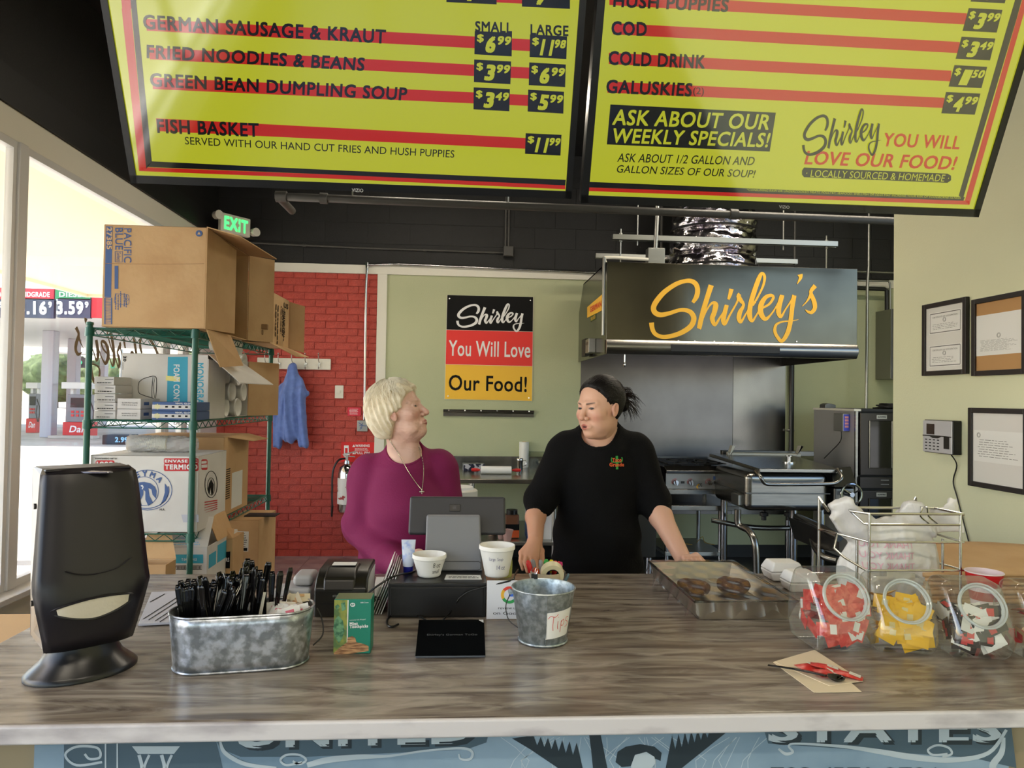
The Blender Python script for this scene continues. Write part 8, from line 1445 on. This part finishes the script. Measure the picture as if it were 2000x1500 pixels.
# chest emblem: cactus with two words, pressed on the shirt
lg = Plane(Vector(b_(1207, 903, 2.70)), (0, -1, 0)); mb = MB()
ribbon(mb, [(1206.5, 891), (1206.5, 917)], 2.4, lambda x, y: lg.at(x, y), 2); ribbon(mb, [(1196, 894), (1196, 902), (1206, 904)], 1.1, lambda x, y: lg.at(x, y), 3); ribbon(mb, [(1217, 894), (1217, 902), (1207, 904)], 1.1, lambda x, y: lg.at(x, y), 3); cactus = mb.build('cactus_print', mat('cactus green', (48, 150, 60), .7), sh_)
mb = MB(); lpx(mb, 'Taco', lg, (1197, 903), (1216, 903), (1197, 895), .035, lift=.0); lpx(mb, 'Grande', lg, (1191, 911.5), (1221, 912), (1191, 904), .035, lift=.0); words = mb.build('lettering', mat('logo orange', (224, 96, 44), .7), sh_)
for o, f in ((cactus, .0022), (words, .0036)): md = o.modifiers.new('wrap', 'SHRINKWRAP'); md.target = sh_; md.wrap_method = 'PROJECT'; md.use_project_y = True; md.use_positive_direction = True; md.use_negative_direction = True; md.offset = f; md.wrap_mode = 'OUTSIDE_SURFACE'
V, Fc = surfnet(lambda p: legs(p, torc[0], 2.83, .95, .165), (torc[0]-.26, 2.62, .04), (torc[0]+.26, 3.05, 1.04), .011); np_obj('jeans', V, Fc, mat('dark denim', (46, 60, 80), .85, bump=.2, bscale=150), cook); shoes(cook, torc[0], 2.84, .165, m_blkm)
# ---------------------------------------------------------------- the older woman
hs = np.array(b_(780, 804, 2.85)); Rs = rotm((.94, -.27, .30), (-.10, 0, 1), -.03); SO = (222, 180, 160); T0 = b_(785, 970, 2.92)
nb2 = b_(792, 893, 2.90)
def neck_s(p, d):
    d = smin(d, d_cap(p, b_(776, 832, 2.87), nb2, .052, .066), .03)
    return smin(d, d_cap(p, b_(808, 856, 2.84), b_(806, 884, 2.86), .014, .026), .03)
def chest_s(p):
    d = d_ell(p, b_(792, 975, 2.93), (.160, .13, .18)); d = smin(d, d_cap(p, b_(722, 915, 2.94), b_(856, 905, 2.94), .050, .050), .05); d = smin(d, d_cap(p, b_(790, 886, 2.92), b_(790, 910, 2.92), .07, .10), .04)
    d = smin(d, d_ell(p, b_(798, 1000, 2.84), (.125, .09, .075)), .06); d = smin(d, d_ell(p, b_(790, 1070, 2.92), (.175, .165, .18)), .06); return smin(d, d_ell(p, b_(790, 1150, 2.92), (.19, .165, .14)), .05)
AL = [((716, 928, 2.94), (698, 1035, 2.90), .066, .058), ((698, 1035, 2.90), (762, 1094, 2.72), .056, .046), ((762, 1094, 2.72), (812, 1118, 2.53), .046, .033)]
AR = [((862, 918, 2.94), (880, 1015, 2.92), .062, .054), ((880, 1015, 2.92), (868, 1085, 2.72), .052, .042), ((868, 1085, 2.72), (858, 1112, 2.56), .042, .033)]
def shirt_s(p):
    d = chest_s(p)-.010
    for A_ in (AL, AR):
        for a, b, r0, r1 in A_: d = smin(d, d_cap(p, b_(*a), b_(*b), r0+.007, r1+.007), .032)
    x0 = p[0]-T0[0]; z0 = p[2]-1.1; arm = np.clip((-x0-.10)*9, 0, 1)*np.clip((1.15-p[2])*5, 0, 1)
    fold = .014*np.abs(np.sin(24*(z0+.9*x0)+2.0*noise3(p, 9, 4)))*arm+.006*noise3(p, 22, 3)+.0045*np.sin(34*x0+10*z0+1.5*noise3(p, 9, 1))*np.clip((1.05-p[2])*5, 0, 1); d = d+fold
    return smax(d, -(p[2]-.80), .004)
hole_s = lambda p: smin(d_cap(p, b_(782, 840, 2.86), b_(790, 872, 2.84), .070, .070), d_ell(p, b_(790, 872, 2.84), (.092, .09, .052)), .02)
lady = person('older woman with short white blond hair in a magenta top, seen in profile facing right', T0[0], 2.92); parts = []
V, Fc = surfnet(lambda p: neck_s(p, head_f(to_local(p, Rs, hs), True)), hs-np.array((.13, .14, .21)), hs+np.array((.16, .14, .15)), .0024); parts.append((V, Fc, skin_cols(V, SO, (170, 104, 96), Rs, hs, True)))
V, Fc = surfnet(lambda p: neck_s(p, chest_s(p)+.006), (T0[0]-.3, 2.7, .85), (T0[0]+.3, 3.14, 1.37), .010); parts.append((V, Fc, skin_cols(V, SO, SO)))
def hand_s(w, s):
    kn = [(w[0]+s*(.018-.018*k)+.0, w[1]-.055+.004*abs(k-1.5), w[2]-.012) for k in range(4)]; md = [(k[0]+s*.004, k[1]-.032, k[2]-.004) for k in kn]; tp_ = [(k[0]+s*.006, k[1]-.052, .931) for k in kn]
    return lambda p: hand(p, d_cap(p, (w[0]-s*.0, w[1]+.05, w[2]+.02), w, .027, .025), w, kn, tp_, md, ((w[0]+s*.034, w[1]-.03, w[2]-.012), (w[0]+s*.042, w[1]-.055, .936), (w[0]+s*.040, w[1]-.075, .933)))
for w, s in ((b_(816, 1113, 2.50), 1), (b_(857, 1110, 2.53), -1)):
    w = (w[0], 2.475, .940); V, Fc = surfnet(hand_s(w, s), (w[0]-.07, w[1]-.15, .91), (w[0]+.07, w[1]+.09, 1.03), .0032); parts.append((V, Fc, skin_cols(V, SO, SO)))
V, Fc, C = join(parts); np_obj('body', V, Fc, m_skin, lady, C)
for s in (-1, 1): eye(lady, Rs, hs, s, (1, .05, .0))
m_mg = mat('magenta jersey', (124, 16, 76), .82, bump=.15, bscale=180)
V, Fc = surfnet(lambda p: smax(shirt_s(p), -hole_s(p), .004), (P(655, 1000, 2.85).x-.03, 2.46, .79), (P(905, 1000, 2.85).x+.03, 3.14, 1.42), .0068); s2_ = np_obj('shirt', V, Fc, m_mg, lady)
V, Fc = surfnet(lambda p: smax(smax(shirt_s(p)-.002, -(shirt_s(p)+.012), .001), np.abs(hole_s(p)-.004)-.005, .002), (nb2[0]-.18, 2.68, 1.22), (nb2[0]+.18, 3.06, 1.42), .004); np_obj('collar', V, Fc, m_mg, s2_)
m_wh = mat('white blond hair', (238, 226, 200), .5, bump=.25, bscale=160, c2=(222, 206, 174), scale=30)
def hair_s(p):
    q = to_local(p, Rs, hs); x, y, z = q; ay = np.abs(y); d = smin(d_ell(q, (-.020, 0, .036), (.101, .080, .088)), d_ell(q, (-.045, 0, -.02), (.070, .066, .080)), .04)-.013
    d = d+.0042*np.sin(26*np.arctan2(y, x+.02)+2.5*noise3(q, 26, 2)+30*z)*np.clip((.13-z)*12, .2, 1)+.0028*noise3(q, 90, 5)
    d = smax(d, (x-.020+.0*ay)*.80-(z+.005)*.60, .006)                                  # face opening
    d = smax(d, -d_ell((x, ay, z), (.018, .085, -.030), (.034, .03, .028)), .006); d = smax(d, -(z+.098+.25*(x+.05)), .008)
    f = d_cap(q, (.045, -.052, .092), (.082, -.030, .066), .014, .007); f = smin(f, d_cap(q, (.050, .0, .108), (.086, -.006, .084), .014, .006), .01); f = smin(f, d_cap(q, (.02, -.074, .05), (.036, -.071, .012), .012, .006), .012)
    return smin(d, f+.002*noise3(q, 120, 2), .012)
V, Fc = surfnet(hair_s, hs-np.array((.16, .15, .15)), hs+np.array((.16, .15, .17)), .0030); h2 = np_obj('hair', V, Fc, m_wh, lady)
def st_s(r):
    th = r.uniform(-3.14, 3.14); out = []; t0 = r.uniform(.1, .9); L_ = r.uniform(.5, 1.0); w = r.uniform(-.35, .35)
    for k in range(9):
        t = t0+L_*k/8; th2 = th+w*(k/8)**2; lift = .017+.003*math.sin(5*t+th*3)+.004*(k/8)**3*r.random(); sx = math.sin(t)*math.cos(th2); sy = math.sin(t)*math.sin(th2); sz = math.cos(t)
        x = -.020+(.101+lift)*sx; y = (.080+lift)*sy; z = .036+(.088+lift)*sz-(.02*max(0, t-1.4))
        if (x-.020)*.80-(z+.005)*.60 > .004 or (abs(y) > .06 and abs(x-.018) < .03 and abs(z+.03) < .026): break
        out.append(Vector(hs)+Vector(Rs @ np.array((x, y, z))))
    return out if len(out) > 4 else None
strands('hair_strands', st_s, 620, mat('pale hair strand', (236, 226, 202), .42), h2, .0012, seed=9)
# necklace
m_sil = mat('silver chain', (206, 200, 180), .25, 1); nl = []
def onshirt(px, py):
    lo_, hi_ = 2.5, 3.0; d = ray(px, py)
    f = lambda y: float(min(shirt_s([np.array(v) for v in EYE+d*(y/d.y)]), chest_s([np.array(v) for v in EYE+d*(y/d.y)])+.006, neck_s([np.array(v) for v in EYE+d*(y/d.y)], 9)))
    y = lo_
    while y < hi_ and f(y) > .004: y += .003
    return EYE+d*((y-.001)/d.y)
L1 = [onshirt(x, y) for x, y in ((757, 852), (765, 866), (778, 886), (790, 908), (802, 928), (814, 945), (824, 957))]; L2 = [onshirt(x, y) for x, y in ((818, 872), (823, 888), (827, 910), (827, 930), (825, 950), (824, 957))]
nk = thing('necklace', 'silver chain necklace with a small cross on the magenta top', 'necklace', tuple(L1[-1])); nk.parent = None
for L_ in (L1, L2):
    mb = MB(); pts = smoothpath(L_, 9); mb.tube(pts, .0013, 5)
    for p in pts[::2]: mb.ell(p, .0021, 6, 4)
    mb.build('chain', m_sil, nk, smooth=True)
c = onshirt(824, 958)+Vector((0, -.002, 0)); mb = MB(); mb.box(c+Vector((-.0022, -.0015, -.016)), c+Vector((.0022, .0015, .004))); mb.box(c+Vector((-.0095, -.0015, -.0065)), c+Vector((.0095, .0015, -.002))); mb.ell(c+Vector((0, -.002, -.004)), .003, 8, 6); mb.build('cross_pendant', m_sil, nk, bevel=.0008)
V, Fc = surfnet(lambda p: legs(p, T0[0], 2.92, .93, .165), (T0[0]-.26, 2.7, .04), (T0[0]+.26, 3.14, 1.02), .011); np_obj('trousers', V, Fc, mat('black trousers', (26, 26, 30), .85), lady); shoes(lady, T0[0], 2.93, .165, m_blkm)
